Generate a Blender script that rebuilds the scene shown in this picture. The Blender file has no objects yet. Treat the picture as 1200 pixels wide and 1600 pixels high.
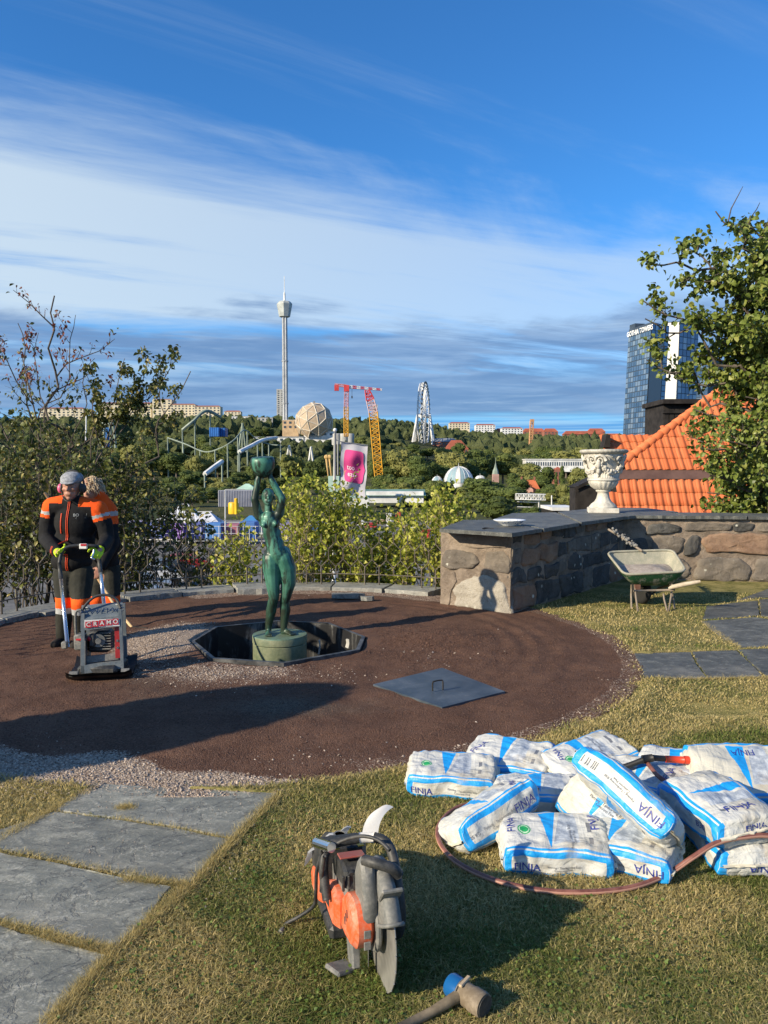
import bpy, math, random
import numpy as np
from mathutils import Vector, Matrix, Euler
from mathutils import noise as mnoise
R = math.radians
random.seed(7); rng = np.random.default_rng(7)
scene = bpy.context.scene
COL = scene.collection
# ---------------------------------------------------------------- camera
CAM_Z, PITCH, FPX = 1.6, R(3.1), 1200.0
cam_data = bpy.data.cameras.new("camera")
cam_data.sensor_fit = 'VERTICAL'; cam_data.sensor_height = 36.0
cam_data.lens = 27.0; cam_data.clip_start = 0.05; cam_data.clip_end = 20000
cam = bpy.data.objects.new("camera", cam_data); COL.objects.link(cam)
cam.location = (0, 0, CAM_Z); cam.rotation_euler = (R(90) - PITCH, 0, 0)
scene.camera = cam
# ---------------------------------------------------------------- exposure
scene.view_settings.view_transform = 'Standard'
scene.view_settings.look = 'None'
scene.view_settings.exposure = 0.52
scene.view_settings.gamma = 1.0
scene.view_settings.use_curve_mapping = False
# ---------------------------------------------------------------- sun
SUN_EL, SUN_AZ = R(25.0), R(33.0)      # shadows run 33 degrees off +X towards +Y
to_sun = Vector((-math.cos(SUN_AZ) * math.cos(SUN_EL), -math.sin(SUN_AZ) * math.cos(SUN_EL), math.sin(SUN_EL)))
sl = bpy.data.lights.new("sun", 'SUN'); sl.energy = 5.0; sl.angle = R(0.55); sl.color = (1.0, 0.86, 0.64)
sun = bpy.data.objects.new("sun", sl); COL.objects.link(sun)
sun.rotation_euler = (-to_sun).to_track_quat('-Z', 'Y').to_euler()
sun.location = (-30, -20, 25)

# ---------------------------------------------------------------- node helper
class S:
 """a node socket that can be used in arithmetic"""
 def __init__(s, t, k): s.t, s.k = t, k
 def _m(s, op, *a, clamp=False):
  n = s.t.nodes.new('ShaderNodeMath'); n.operation = op; n.use_clamp = clamp
  for i, x in enumerate((s,) + a):
   if isinstance(x, S): s.t.links.new(x.k, n.inputs[i])
   else: n.inputs[i].default_value = x
  return S(s.t, n.outputs[0])
 def __add__(s, o): return s._m('ADD', o)
 __radd__ = __add__
 def __sub__(s, o): return s._m('SUBTRACT', o)
 def __rsub__(s, o): return (s * -1.0) + o
 def __mul__(s, o): return s._m('MULTIPLY', o)
 __rmul__ = __mul__
 def __truediv__(s, o): return s._m('DIVIDE', o)
 def pw(s, o): return s._m('POWER', o)
 def abs(s): return s._m('ABSOLUTE')
 def sin(s): return s._m('SINE')
 def fract(s): return s._m('FRACT')
 def floor(s): return s._m('FLOOR')
 def lt(s, o): return s._m('LESS_THAN', o)
 def gt(s, o): return s._m('GREATER_THAN', o)
 def mn(s, o): return s._m('MINIMUM', o)
 def mx(s, o): return s._m('MAXIMUM', o)
 def clamp(s): return s._m('ADD', 0.0, clamp=True)
 def sm(s, a, b):
  n = s.t.nodes.new('ShaderNodeMapRange'); n.interpolation_type = 'SMOOTHSTEP'
  s.t.links.new(s.k, n.inputs[0]); n.inputs[1].default_value = a; n.inputs[2].default_value = b
  return S(s.t, n.outputs[0])
def sepxyz(v):
 n = v.t.nodes.new('ShaderNodeSeparateXYZ'); v.t.links.new(v.k, n.inputs[0]); return [S(v.t, o) for o in n.outputs]
def comb(t, x, y, z):
 n = t.nodes.new('ShaderNodeCombineXYZ')
 for i, a in enumerate((x, y, z)):
  if isinstance(a, S): t.links.new(a.k, n.inputs[i])
  else: n.inputs[i].default_value = a
 return S(t, n.outputs[0])
def mapv(v, scale=(1, 1, 1), loc=(0, 0, 0), rot=(0, 0, 0)):
 n = v.t.nodes.new('ShaderNodeMapping'); v.t.links.new(v.k, n.inputs[0])
 n.inputs[1].default_value = loc; n.inputs[2].default_value = rot; n.inputs[3].default_value = scale
 return S(v.t, n.outputs[0])
def noise(v, scale=5, detail=4, rough=.55, dist=0.0):
 n = v.t.nodes.new('ShaderNodeTexNoise'); v.t.links.new(v.k, n.inputs['Vector'])
 n.inputs['Scale'].default_value = scale; n.inputs['Detail'].default_value = detail
 n.inputs['Roughness'].default_value = rough; n.inputs['Distortion'].default_value = dist
 return S(v.t, n.outputs['Fac'])
def voro(v, scale=5, feature='F1', out='Distance', rnd=1.0):
 n = v.t.nodes.new('ShaderNodeTexVoronoi'); n.feature = feature; v.t.links.new(v.k, n.inputs['Vector'])
 n.inputs['Scale'].default_value = scale; n.inputs['Randomness'].default_value = rnd
 return S(v.t, n.outputs[out])
def mix(f, a, b):
 t = f.t if isinstance(f, S) else (a.t if isinstance(a, S) else b.t)
 n = t.nodes.new('ShaderNodeMix'); n.data_type = 'RGBA'
 for i, x in ((0, f), (6, a), (7, b)):
  if isinstance(x, S): t.links.new(x.k, n.inputs[i])
  elif i == 0: n.inputs[i].default_value = x
  else: n.inputs[i].default_value = (*x[:3], 1)
 return S(t, n.outputs[2])
def cmul(c, f):
 """colour times a number or colour"""
 t = c.t if isinstance(c, S) else f.t
 n = t.nodes.new('ShaderNodeVectorMath'); n.operation = 'MULTIPLY'
 for i, x in enumerate((c, f)):
  if isinstance(x, S): t.links.new(x.k, n.inputs[i])
  elif isinstance(x, (int, float)): n.inputs[i].default_value = (x, x, x)
  else: n.inputs[i].default_value = x[:3]
 return S(t, n.outputs[0])
def attr(t, name, out='Fac'):
 n = t.nodes.new('ShaderNodeAttribute'); n.attribute_name = name; return S(t, n.outputs[out])
def coord(t, which='Object'):
 return S(t, t.nodes.new('ShaderNodeTexCoord').outputs[which])
def objrnd(t):
 return S(t, t.nodes.new('ShaderNodeObjectInfo').outputs['Random'])
MATS = {}
def mat(name, fn=None, col=(.5, .5, .5), rough=.7, metal=0.0, spec=.4, bump=None, trans=0.0, two=False):
 """fn(tree) -> dict(col, rough, bump, bstr, metal)"""
 if name in MATS: return MATS[name]
 m = bpy.data.materials.new(name); m.use_nodes = True; t = m.node_tree
 b = t.nodes['Principled BSDF']
 b.inputs['Base Color'].default_value = (*col, 1); b.inputs['Roughness'].default_value = rough
 b.inputs['Metallic'].default_value = metal; b.inputs['Specular IOR Level'].default_value = spec
 d = fn(t) if fn else {}
 for k, inp in (('col', 'Base Color'), ('rough', 'Roughness'), ('metal', 'Metallic'), ('alpha', 'Alpha')):
  if k in d:
   if isinstance(d[k], S): t.links.new(d[k].k, b.inputs[inp])
   else: b.inputs[inp].default_value = d[k]
 if 'bump' in d:
  bn = t.nodes.new('ShaderNodeBump'); bn.inputs['Strength'].default_value = d.get('bstr', .5)
  bn.inputs['Distance'].default_value = d.get('bdist', .01)
  t.links.new(d['bump'].k, bn.inputs['Height']); t.links.new(bn.outputs[0], b.inputs['Normal'])
 if trans:   # thin leaf: some light goes through
  tr = t.nodes.new('ShaderNodeBsdfTranslucent'); mx = t.nodes.new('ShaderNodeMixShader'); mx.inputs[0].default_value = trans
  if isinstance(d.get('col'), S): t.links.new(d['col'].k, tr.inputs[0])
  else: tr.inputs[0].default_value = (*col, 1)
  out = t.nodes['Material Output']
  t.links.new(b.outputs[0], mx.inputs[1]); t.links.new(tr.outputs[0], mx.inputs[2]); t.links.new(mx.outputs[0], out.inputs[0])
 MATS[name] = m
 return m
def noisy(c1, c2, scale=6, rough=.75, bscale=None, bstr=.3, bdist=.005, which='Object', detail=5, rr=.15):
 def fn(t):
  v = coord(t, which); n = noise(v, scale, detail, .6)
  d = dict(col=mix(n.sm(.3, .7), c1, c2), rough=noise(v, scale * 2.3, 3) * rr + (rough - rr / 2))
  if bscale: d.update(bump=noise(v, bscale, 4, .65), bstr=bstr, bdist=bdist)
  return d
 return fn

# ---------------------------------------------------------------- world
world = bpy.data.worlds.new("World"); scene.world = world; world.use_nodes = True
wt = world.node_tree; bg = wt.nodes['Background']
SKY_STR = 0.105
bg.inputs[1].default_value = SKY_STR
sky = wt.nodes.new('ShaderNodeTexSky'); sky.sky_type = 'NISHITA'; sky.sun_disc = False
sky.sun_elevation = SUN_EL; sky.sun_rotation = math.atan2(to_sun.x, to_sun.y)
sky.altitude = 60; sky.air_density = 1.0; sky.dust_density = 0.35; sky.ozone_density = 3.2
def build_sky():
 t = wt
 d = coord(t, 'Generated'); x, y, z = sepxyz(d)
 el = z._m('ARCSINE') * (180 / math.pi)               # degrees above the horizon
 base = cmul(S(t, sky.outputs[0]), (.36, .87, 1.30))
 hz = (1.0 - el.sm(0.0, 18.0)) * .30
 base = mix(hz, base, (1.3, 3.1, 5.4))
 zz = z.mx(0.0) + .09
 p = comb(t, x / zz, y / zz, 0.0)                      # a flat cloud deck seen in perspective
 pr = mapv(p, rot=(0, 0, R(-24)))
 warp = noise(pr, .6, 3)
 q = mapv(pr, scale=(.55, 1.15, 1)); n1 = noise(q, .8, 8, .60, 1.2)
 q2 = mapv(pr, scale=(.30, 1.5, 1), loc=(3, 1, 0)); n2 = noise(q2, 1.0, 9, .62, 1.0)
 # thin veil of cirrus, thickest between 9 and 22 degrees, thicker to the left of the view axis
 side = (x * -.9 + .60).clamp() * .6 + .45
 belt = el.sm(8.0, 11.5) * (1.0 - (el + n1 * 9.0 + x * 9.0).sm(16.0, 30.0))
 cir = (n1 * 1.35 + n2 * 1.0 + belt * .46 - 1.17).sm(0.0, .44) * side * .95
 hi = (n2 * 1.0 + n1 * .35 - .60).sm(0.02, .42) * .50 * el.sm(6, 18)
 c = mix((cir.mx(hi)).clamp() * .86, base, (4.5, 5.35, 6.0))
 # low grey-blue bank between about 4.5 and 11 degrees, ragged top
 az = x / y.abs().mx(.05)
 e3 = comb(t, x * 2.2, y * 2.2, el * .16)
 nb = noise(e3, 1.4, 7, .58, .35); nb2 = noise(comb(t, x * 2.6, y * 2.6, el * .5), 2.2, 6, .6, .4)
 top = 10.8 + (nb - .5) * 9.0 + (n1 - .5) * 9.0 + x * 1.5
 bank = (1.0 - (el - top).sm(-1.1, 1.0)) * (1.0 - (n2 * n1).sm(.26, .36) * el.sm(5.5, 8.0) * .8)
 botm = (el + (nb2 - .5) * 1.3).sm(3.5, 4.3)
 bcol = mix(nb2.sm(.36, .72), (1.15, 2.05, 3.7), (2.1, 3.15, 4.8))
 bcol = mix((noise(comb(t, x * 3, y * 3, el * .9), 1.5, 6, .6, .5)).sm(.56, .8) * .75, bcol, (3.4, 4.5, 5.7))
 c = mix(bank * botm * .93, c, bcol)
 # bright strip under the bank with thin white streaks
 st = noise(comb(t, x * 1.5, y * 1.5, el * 1.9), 2.0, 5, .6)
 strip = (1.0 - el.sm(3.3, 4.4))
 c = mix(strip * .8, c, mix(st.sm(.4, .62), (.75, 2.2, 5.0), (2.3, 4.0, 6.0)))
 t.links.new(c.k, bg.inputs[0])
build_sky()

# ---------------------------------------------------------------- geometry helpers
cp, sp_ = math.cos(PITCH), math.sin(PITCH)
def ray(px, py):
 dx = (px - 600) / FPX; dv = (800 - py) / FPX
 return dx, cp + dv * sp_, -sp_ + dv * cp
def at(px, py, Y):
 """the place that the photograph shows at (px, py), Y metres in front of the camera"""
 dx, dy, dz = ray(px, py); k = Y / dy
 return Vector((dx * k, Y, CAM_Z + dz * k))
def gnd(px, py, z=0.0):
 dx, dy, dz = ray(px, py); k = (z - CAM_Z) / dz
 return Vector((dx * k, dy * k, z))

def proj(p):
 x, y, z = p[0], p[1], p[2] - CAM_Z; f = y * cp - z * sp_; return 600 + FPX * x / f, 800 - FPX * (y * sp_ + z * cp) / f
def props(o, label=None, cat=None, group=None, kind=None):
 if label: o['label'] = label
 if cat: o['category'] = cat
 if group: o['group'] = group
 if kind: o['kind'] = kind
 return o
def thing(name, label, cat, loc=(0, 0, 0), rz=0.0, group=None, kind=None):
 o = bpy.data.objects.new(name, None); COL.objects.link(o); o.empty_display_size = .1
 o.location = loc; o.rotation_euler = (0, 0, rz)
 return props(o, label, cat, group, kind)
def link(name, me, parent=None, mats=None, world=False, loc=None):
 o = bpy.data.objects.new(name, me); COL.objects.link(o)
 if mats is not None:
  for m in (mats if isinstance(mats, (list, tuple)) else [mats]): me.materials.append(m)
 if parent is not None:
  o.parent = parent
  if world:   # geometry was written in world coordinates
   q = parent; off = Vector((0, 0, 0))
   while q is not None: off += q.location; q = q.parent
   o.location = -off
 if loc is not None: o.location = loc
 return o
def mesh_np(name, V, F, attrs=None, smooth=False, mi=None, loop_tot=None):
 """V (n,3); F (m,k) with the same k, or a list of lists"""
 me = bpy.data.meshes.new(name)
 V = np.asarray(V, dtype=np.float32)
 if isinstance(F, np.ndarray):
  k = F.shape[1]; m = F.shape[0]
  me.vertices.add(len(V)); me.vertices.foreach_set('co', V.ravel())
  me.loops.add(m * k); me.loops.foreach_set('vertex_index', F.astype(np.int32).ravel())
  me.polygons.add(m); me.polygons.foreach_set('loop_start', np.arange(0, m * k, k, dtype=np.int32))
  me.polygons.foreach_set('loop_total', np.full(m, k, dtype=np.int32))
 else:
  me.from_pydata([tuple(map(float, v)) for v in V], [], F); m = len(F)
 if mi is not None: me.polygons.foreach_set('material_index', np.asarray(mi, dtype=np.int32))
 me.polygons.foreach_set('use_smooth', np.full(m, smooth, dtype=bool))
 me.update(calc_edges=True)
 for an, (dom, typ, dat) in (attrs or {}).items():
  a = me.attributes.new(an, typ, dom)
  a.data.foreach_set('value' if typ == 'FLOAT' else ('vector' if typ == 'FLOAT_VECTOR' else 'color'), np.asarray(dat, dtype=np.float32).ravel())
 return me
class MB:
 """collects simple solids; build() links them as ONE mesh object"""
 def __init__(s): s.v = []; s.f = []; s.m = []; s.mi = 0
 def mesh(s, vs, fs):
  k = len(s.v); s.v += [tuple(v) for v in vs]; s.f += [[i + k for i in f] for f in fs]; s.m += [s.mi] * len(fs); return s
 def box(s, c, d, rot=None, taper=1.0):
  c = Vector(c); h = Vector(d) / 2; M = rot if isinstance(rot, Matrix) else (Euler(rot).to_matrix() if rot else Matrix.Identity(3))
  vs = [c + M @ Vector((sx * h.x * (taper if sz > 0 else 1), sy * h.y * (taper if sz > 0 else 1), sz * h.z)) for sz in (-1, 1) for sy in (-1, 1) for sx in (-1, 1)]
  return s.mesh(vs, [[0, 2, 3, 1], [4, 5, 7, 6], [0, 1, 5, 4], [2, 6, 7, 3], [0, 4, 6, 2], [1, 3, 7, 5]])
 def bbox(s, c, d, b=.01, rot=None):
  """box with chamfered edges"""
  c = Vector(c); h = [x / 2 for x in d]; M = rot if isinstance(rot, Matrix) else (Euler(rot).to_matrix() if rot else Matrix.Identity(3))
  b = min(b, min(h) * .9); vs = []; idx = {}
  for sx in (-1, 1):
   for sy in (-1, 1):
    for sz in (-1, 1):
     for a in range(3):
      p = [sx * (h[0] - b), sy * (h[1] - b), sz * (h[2] - b)]; p[a] = (sx, sy, sz)[a] * h[a]
      idx[(sx, sy, sz, a)] = len(vs); vs.append(c + M @ Vector(p))
  fs = []
  for a in range(3):
   o1, o2 = (a + 1) % 3, (a + 2) % 3
   for sg in (-1, 1):
    q = []
    for (p1, p2) in ((-1, -1), (1, -1), (1, 1), (-1, 1)):
     sgn = [0, 0, 0]; sgn[a] = sg; sgn[o1] = p1; sgn[o2] = p2; q.append(idx[(*sgn, a)])
    fs.append(q if sg > 0 else q[::-1])
  for a in range(3):     # edges run along axis a
   o1, o2 = (a + 1) % 3, (a + 2) % 3
   for s1 in (-1, 1):
    for s2 in (-1, 1):
     def K(sa, ax):
      sgn = [0, 0, 0]; sgn[a] = sa; sgn[o1] = s1; sgn[o2] = s2; return idx[(*sgn, ax)]
     q = [K(-1, o1), K(1, o1), K(1, o2), K(-1, o2)]
     fs.append(q[::-1] if s1 * s2 > 0 else q)
  for sx in (-1, 1):
   for sy in (-1, 1):
    for sz in (-1, 1):
     q = [idx[(sx, sy, sz, 0)], idx[(sx, sy, sz, 1)], idx[(sx, sy, sz, 2)]]
     fs.append(q if sx * sy * sz > 0 else q[::-1])
  return s.mesh(vs, fs)
 def tube(s, pts, r, n=8, cap=True, closed=False):
  pts = [Vector(p) for p in pts]; rs = r if isinstance(r, (list, tuple)) else [r] * len(pts)
  vs = []; fs = []; ref = None; N = len(pts)
  for i, p in enumerate(pts):
   a = pts[(i - 1) % N] if (i > 0 or closed) else p; b = pts[(i + 1) % N] if (i < N - 1 or closed) else p
   d = (b - a)
   d = d.normalized() if d.length > 1e-9 else Vector((0, 0, 1))
   if ref is None: ref = Vector((0, 0, 1)) if abs(d.z) < .9 else Vector((1, 0, 0))
   u = d.cross(ref)
   if u.length < 1e-4: u = d.cross(Vector((.3, 1, .2)))
   u.normalize(); w = u.cross(d); ref = w
   for k in range(n):
    an = 2 * math.pi * k / n
    vs.append(p + (u * math.cos(an) + w * math.sin(an)) * rs[i])
  for i in range(N if closed else N - 1):
   j = (i + 1) % N
   for k in range(n):
    fs.append([i * n + k, i * n + (k + 1) % n, j * n + (k + 1) % n, j * n + k])
  if cap and not closed:
   fs.append(list(range(n))); fs.append([(N - 1) * n + k for k in range(n)][::-1])
  return s.mesh(vs, fs)
 def lathe(s, prof, n=24, c=(0, 0, 0), fn=None, axis=None):
  """prof: (radius, height) pairs; fn(angle, i) scales the radius"""
  c = Vector(c); vs = []; fs = []; M = axis or Matrix.Identity(3)
  for i, (r, z) in enumerate(prof):
   for k in range(n):
    a = 2 * math.pi * k / n; q = r * (fn(a, i) if fn else 1)
    vs.append(c + M @ Vector((q * math.cos(a), q * math.sin(a), z)))
  for i in range(len(prof) - 1):
   for k in range(n):
    fs.append([i * n + k, i * n + (k + 1) % n, (i + 1) * n + (k + 1) % n, (i + 1) * n + k])
  if prof[0][0] > 1e-4: fs.append(list(range(n))[::-1])
  if prof[-1][0] > 1e-4: fs.append([(len(prof) - 1) * n + k for k in range(n)])
  return s.mesh(vs, fs)
 def ell(s, c, r, rot=None, n=12, m=8):
  c = Vector(c); M = rot if isinstance(rot, Matrix) else (Euler(rot).to_matrix() if rot else Matrix.Identity(3))
  r = (r, r, r) if isinstance(r, (int, float)) else r
  vs = [c + M @ Vector((0, 0, -r[2]))]; fs = []
  for i in range(1, m):
   th = math.pi * i / m
   for k in range(n):
    a = 2 * math.pi * k / n
    vs.append(c + M @ Vector((r[0] * math.sin(th) * math.cos(a), r[1] * math.sin(th) * math.sin(a), -r[2] * math.cos(th))))
  vs.append(c + M @ Vector((0, 0, r[2]))); L = len(vs) - 1
  for k in range(n): fs.append([0, 1 + (k + 1) % n, 1 + k])
  for i in range(m - 2):
   for k in range(n):
    a = 1 + i * n; b = a + n; fs.append([a + k, a + (k + 1) % n, b + (k + 1) % n, b + k])
  for k in range(n): fs.append([L, 1 + (m - 2) * n + k, 1 + (m - 2) * n + (k + 1) % n])
  return s.mesh(vs, fs)
 def prism(s, poly, z0, z1):
  """polygon in plan, extruded from z0 to z1"""
  n = len(poly); vs = [(p[0], p[1], z0) for p in poly] + [(p[0], p[1], z1) for p in poly]
  A = sum(poly[i][0] * poly[(i + 1) % n][1] - poly[(i + 1) % n][0] * poly[i][1] for i in range(n))
  fs = [[i, (i + 1) % n, n + (i + 1) % n, n + i] for i in range(n)] + [list(range(n))[::-1], [n + i for i in range(n)]]
  if A < 0: fs = [f[::-1] for f in fs]
  return s.mesh(vs, fs)
 def slab(s, pts, n_off):
  """polygon in 3D given a thickness vector"""
  n = len(pts); pts = [Vector(p) for p in pts]; o = Vector(n_off)
  fs = [[i, (i + 1) % n, n + (i + 1) % n, n + i] for i in range(n)] + [list(range(n))[::-1], [n + i for i in range(n)]]
  return s.mesh(pts + [p + o for p in pts], fs)
 def me(s, name, smooth=False):
  m = bpy.data.meshes.new(name); m.from_pydata(s.v, [], s.f)
  m.polygons.foreach_set('material_index', s.m); m.polygons.foreach_set('use_smooth', [smooth] * len(s.f))
  m.update(); return m
 def build(s, name, mats, parent=None, world=False, smooth=False, loc=None, angle=None):
  me = s.me(name, smooth or angle is not None)
  if angle is not None:
   import bmesh
   bm = bmesh.new(); bm.from_mesh(me); bmesh.ops.recalc_face_normals(bm, faces=bm.faces)
   for e in bm.edges:
    e.smooth = len(e.link_faces) == 2 and e.calc_face_angle(0) < R(angle)
   bm.to_mesh(me); bm.free()
  return link(name, me, parent, mats, world, loc)
def dup(o, parent=None, loc=None, rz=None):
 """copy of a thing with its parts and sub-parts"""
 c = o.copy(); COL.objects.link(c)
 if parent is not None: c.parent = parent
 if loc is not None: c.location = loc
 if rz is not None: c.rotation_euler = (0, 0, rz)
 for ch in list(o.children): dup(ch, c)
 return c
def rand_shade(o, a=1.0): pass
def evaluated(o):
 dg = bpy.context.evaluated_depsgraph_get(); dg.update()
 me = bpy.data.meshes.new_from_object(o.evaluated_get(dg)); return me
def fuse(name, mb, mats, parent, voxel=.008, smooth=4, fac=.5, facemat=None, world=False):
 """overlapping solids melted into one continuous skin"""
 me = mb.me(name); o = bpy.data.objects.new(name, me); COL.objects.link(o)
 md = o.modifiers.new('r', 'REMESH'); md.mode = 'VOXEL'; md.voxel_size = voxel
 ms = o.modifiers.new('s', 'SMOOTH'); ms.iterations = smooth; ms.factor = fac
 me2 = evaluated(o); bpy.data.objects.remove(o); me2.name = name; me2.materials.clear()
 me2.polygons.foreach_set('use_smooth', [True] * len(me2.polygons))
 if facemat:
  me2.polygons.foreach_set('material_index', [facemat(p.center) for p in me2.polygons])
 return link(name, me2, parent, mats, world)
def text_me(txt, size=1.0, extrude=0.0, align='CENTER', bold=0.0, sx=1.0):
 cu = bpy.data.curves.new('txt', 'FONT'); cu.body = txt; cu.size = size; cu.extrude = extrude; cu.align_x = align
 cu.align_y = 'CENTER'; cu.offset = bold; cu.resolution_u = 3
 o = bpy.data.objects.new('txt', cu); COL.objects.link(o); me = evaluated(o)
 bpy.data.objects.remove(o); bpy.data.curves.remove(cu)
 if sx != 1.0:
  for v in me.vertices: v.co.x *= sx
 return me
def text_on(name, txt, size, m, parent, M, world=False, **kw):
 """flat lettering placed by a 4x4 matrix (x along the line, z out of the surface)"""
 me = text_me(txt, size, **kw); me.transform(M); me.name = name; me.materials.clear()
 return link(name, me, parent, m, world)
def frame(o, x, z):
 """matrix with origin o, x axis, z normal"""
 x = Vector(x).normalized(); z = Vector(z); z = (z - x * z.dot(x)).normalized(); y = z.cross(x)
 return Matrix.Translation(Vector(o)) @ Matrix((x, y, z)).transposed().to_4x4()
def catmull(P, n=8, closed=False):
 P = [Vector(p) for p in P]; out = []; N = len(P)
 for i in range(N if closed else N - 1):
  p0 = P[(i - 1) % N] if (closed or i > 0) else P[0]; p1 = P[i]; p2 = P[(i + 1) % N]; p3 = P[(i + 2) % N] if (closed or i < N - 2) else P[-1]
  for k in range(n):
   t = k / n
   out.append(.5 * ((2 * p1) + (p2 - p0) * t + (2 * p0 - 5 * p1 + 4 * p2 - p3) * t * t + (3 * p1 - p0 - 3 * p2 + p3) * t ** 3))
 if not closed: out.append(P[-1])
 return out
# ================================================================ materials of the ground
def _leafcol(c1, c2, c3, trans=.25, name='leaf', rough=.5):
 def fn(t):
  r = attr(t, 'rnd'); c = mix(r.sm(0, .6), c1, c2); c = mix(r.sm(.72, 1.0), c, c3)
  return dict(col=c)
 return mat(name, fn, rough=rough, spec=.35, trans=trans)
def grass_ground(t):
 v = coord(t); n = noise(v, 2.3, 5, .6); n2 = noise(v, 14, 4, .7); n3 = noise(v, 90, 3, .7)
 c = mix((n * .6 + n2 * .5).sm(.42, .66), (.12, .125, .035), (.33, .28, .11))
 c = mix(n3.sm(.45, .7) * .6, c, (.045, .04, .018))
 return dict(col=c, rough=.95, bump=noise(v, 130, 4, .7), bstr=.8, bdist=.012)
M_lawn = mat('lawn_soil_and_thatch', grass_ground, spec=.1)
def gravel_mat(t):
 v = coord(t); pale = attr(t, 'pale'); grey = attr(t, 'grey')
 vc = S(t, None); n = noise(v, 3.0, 5, .6); fine = noise(v, 190, 3, .8); cell = voro(v, 120, out='Color')
 cx, cy, cz = sepxyz(cell)
 br = mix(n.sm(.3, .7), (.088, .044, .028), (.145, .076, .048))
 br = mix(cx.sm(.55, 1.0) * .55, br, (.17, .105, .075)); br = mix(cy.sm(.6, 1.0) * .5, br, (.035, .022, .017))
 pl = mix(cx.sm(.2, .9), (.22, .165, .125), (.46, .37, .29))
 gr = mix(cx.sm(.2, .9), (.07, .058, .044), (.145, .12, .09))
 c = mix((pale + (fine - .5) * .9 + (cx - .5) * .5).sm(.35, .65), br, pl)
 c = mix((grey + (fine - .5) * .5 + (n - .5) * .8).sm(.3, .9) * .75, c, gr)
 b = voro(v, 120) * -1.0 + fine * .5 + noise(v, 9, 4) * .8
 return dict(col=c, rough=.92, bump=b, bstr=.75, bdist=.008)
M_gravel = mat('crushed_gravel', gravel_mat, spec=.2)
def slate(c1, c2, c3, nm, bs=1.3):
 def fn(t):
  v = coord(t); r = objrnd(t)
  v2 = mapv(v, scale=(1, 1.9, 1), rot=(0, 0, R(24)))
  n = noise(v2, 2.2, 7, .62, 1.1); n2 = noise(v2, 9, 6, .7, .6); n3 = noise(v, 75, 5, .8)
  c = mix((n * .6 + n2 * .4).sm(.38, .62), c1, c2); c = cmul(c, n3 * .9 + .55); c = mix((n2 * n3 * 4.0).sm(1.05, 1.6) * .65, c, c3)
  c = mix(noise(v, 1.1, 3).sm(.52, .75) * .35, c, (.30, .27, .22))      # dried dust
  c = cmul(c, r * .3 + .85)
  st = voro(v, 11, rnd=1.0); ring = st.sm(.10, .13) * (1 - st.sm(.15, .18)); c = mix(ring * noise(v, 1.7, 2).sm(.52, .7) * .5, c, (.07, .07, .075))
  cracks = (noise(mapv(v, scale=(1, 1.6, 1)), 1.9, 8, .6, 1.5) - .5).abs().sm(.0, .012)
  c = mix((1.0 - cracks) * .5, c, (.045, .045, .05))
  return dict(col=c, rough=n2 * .35 + .45, bump=n2 * .7 + n3 * .3 + n * .8 + cracks * .15, bstr=.55 * bs, bdist=.012)
 return mat(nm, fn, spec=.45)
M_slate = slate((.145, .15, .128), (.275, .272, .225), (.50, .48, .40), 'grey_slate')
M_slate_dark = slate((.062, .066, .062), (.125, .13, .12), (.30, .29, .25), 'dark_slate')
M_kerb = slate((.17, .175, .16), (.29, .29, .265), (.45, .44, .39), 'weathered_kerb_slate')
def terr(t):
 v = coord(t); n = noise(v, .05, 6, .6); n2 = noise(v, .6, 5, .7)
 c = mix((n * .5 + n2 * .5).sm(.4, .6), (.035, .05, .018), (.10, .095, .045))
 return dict(col=c, rough=.95, bump=n2, bstr=.6, bdist=.5)
M_terrain = mat('hillside_scrub', terr, spec=.1)

# ================================================================ terrain sheet
def hgt(x, y):
 x = np.asarray(x, dtype=float); y = np.asarray(y, dtype=float)
 yy = np.maximum(y, 1.0); s = np.clip(x / np.maximum(yy, 60), -1.2, 1.2)
 k = np.interp(s, [-1.2, -.5, -.36, -.2, -.13, 0, .06, .1, .2, .5, 1.2], [.05, .052, .056, .056, .054, .050, .046, .036, .031, .030, .03])
 midk = np.interp(s, [-1.2, -.2, -.03, .04, .1, 1.2], [20, 19, 18, 12, 5, 3])
 a = np.interp(yy, [0, 10.6, 11.4, 14, 18, 25, 40, 80, 200, 280, 400], [-.62, -.62, -.75, -1.6, -3, -4.5, -5.6, -7.2, -7, -6, 0])
 b = np.interp(yy, [400, 520], [0, 1.0]); hm = b * midk
 c = np.interp(yy, [520, 900], [0, 1.0]); h900 = 1.6 + k * 900
 z = np.where(yy < 400, a, np.where(yy < 520, hm, midk + (h900 - midk) * c))
 z = np.where(yy > 900, 1.6 + k * np.minimum(yy, 1250), z)
 z = np.where(yy > 1250, z + (15 - z) * np.clip((yy - 1250) / 900, 0, 1), z)
 return z
def build_terrain():
 ys = np.concatenate([np.linspace(-400, 0, 9)[:-1], np.linspace(0, 60, 50)[:-1], np.geomspace(60, 1400, 90)[:-1], np.geomspace(1400, 16000, 24)])
 n = 150; u = np.linspace(-1, 1, n); V = []
 for y in ys:
  w = 420 + max(y, 0) * 1.3
  x = np.sign(u) * np.abs(u) ** 1.8 * w
  z = hgt(x, np.full(n, y)) + (0 if y < 30 else 1) * np.array([mnoise.noise((xx * .01, y * .01, 3)) * min(6, max(0, y - 60) * .02) for xx in x])
  V.append(np.stack([x, np.full(n, y), z], 1))
 V = np.concatenate(V); m = len(ys)
 i = np.arange(m - 1)[:, None] * n + np.arange(n - 1)[None, :]; i = i.ravel()
 F = np.stack([i, i + 1, i + n + 1, i + n], 1)
 o = link('ground', mesh_np('ground', V, F, smooth=True), None, M_terrain); props(o, 'scrubby green hillside falling away below the terrace', kind='structure')
build_terrain()

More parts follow.
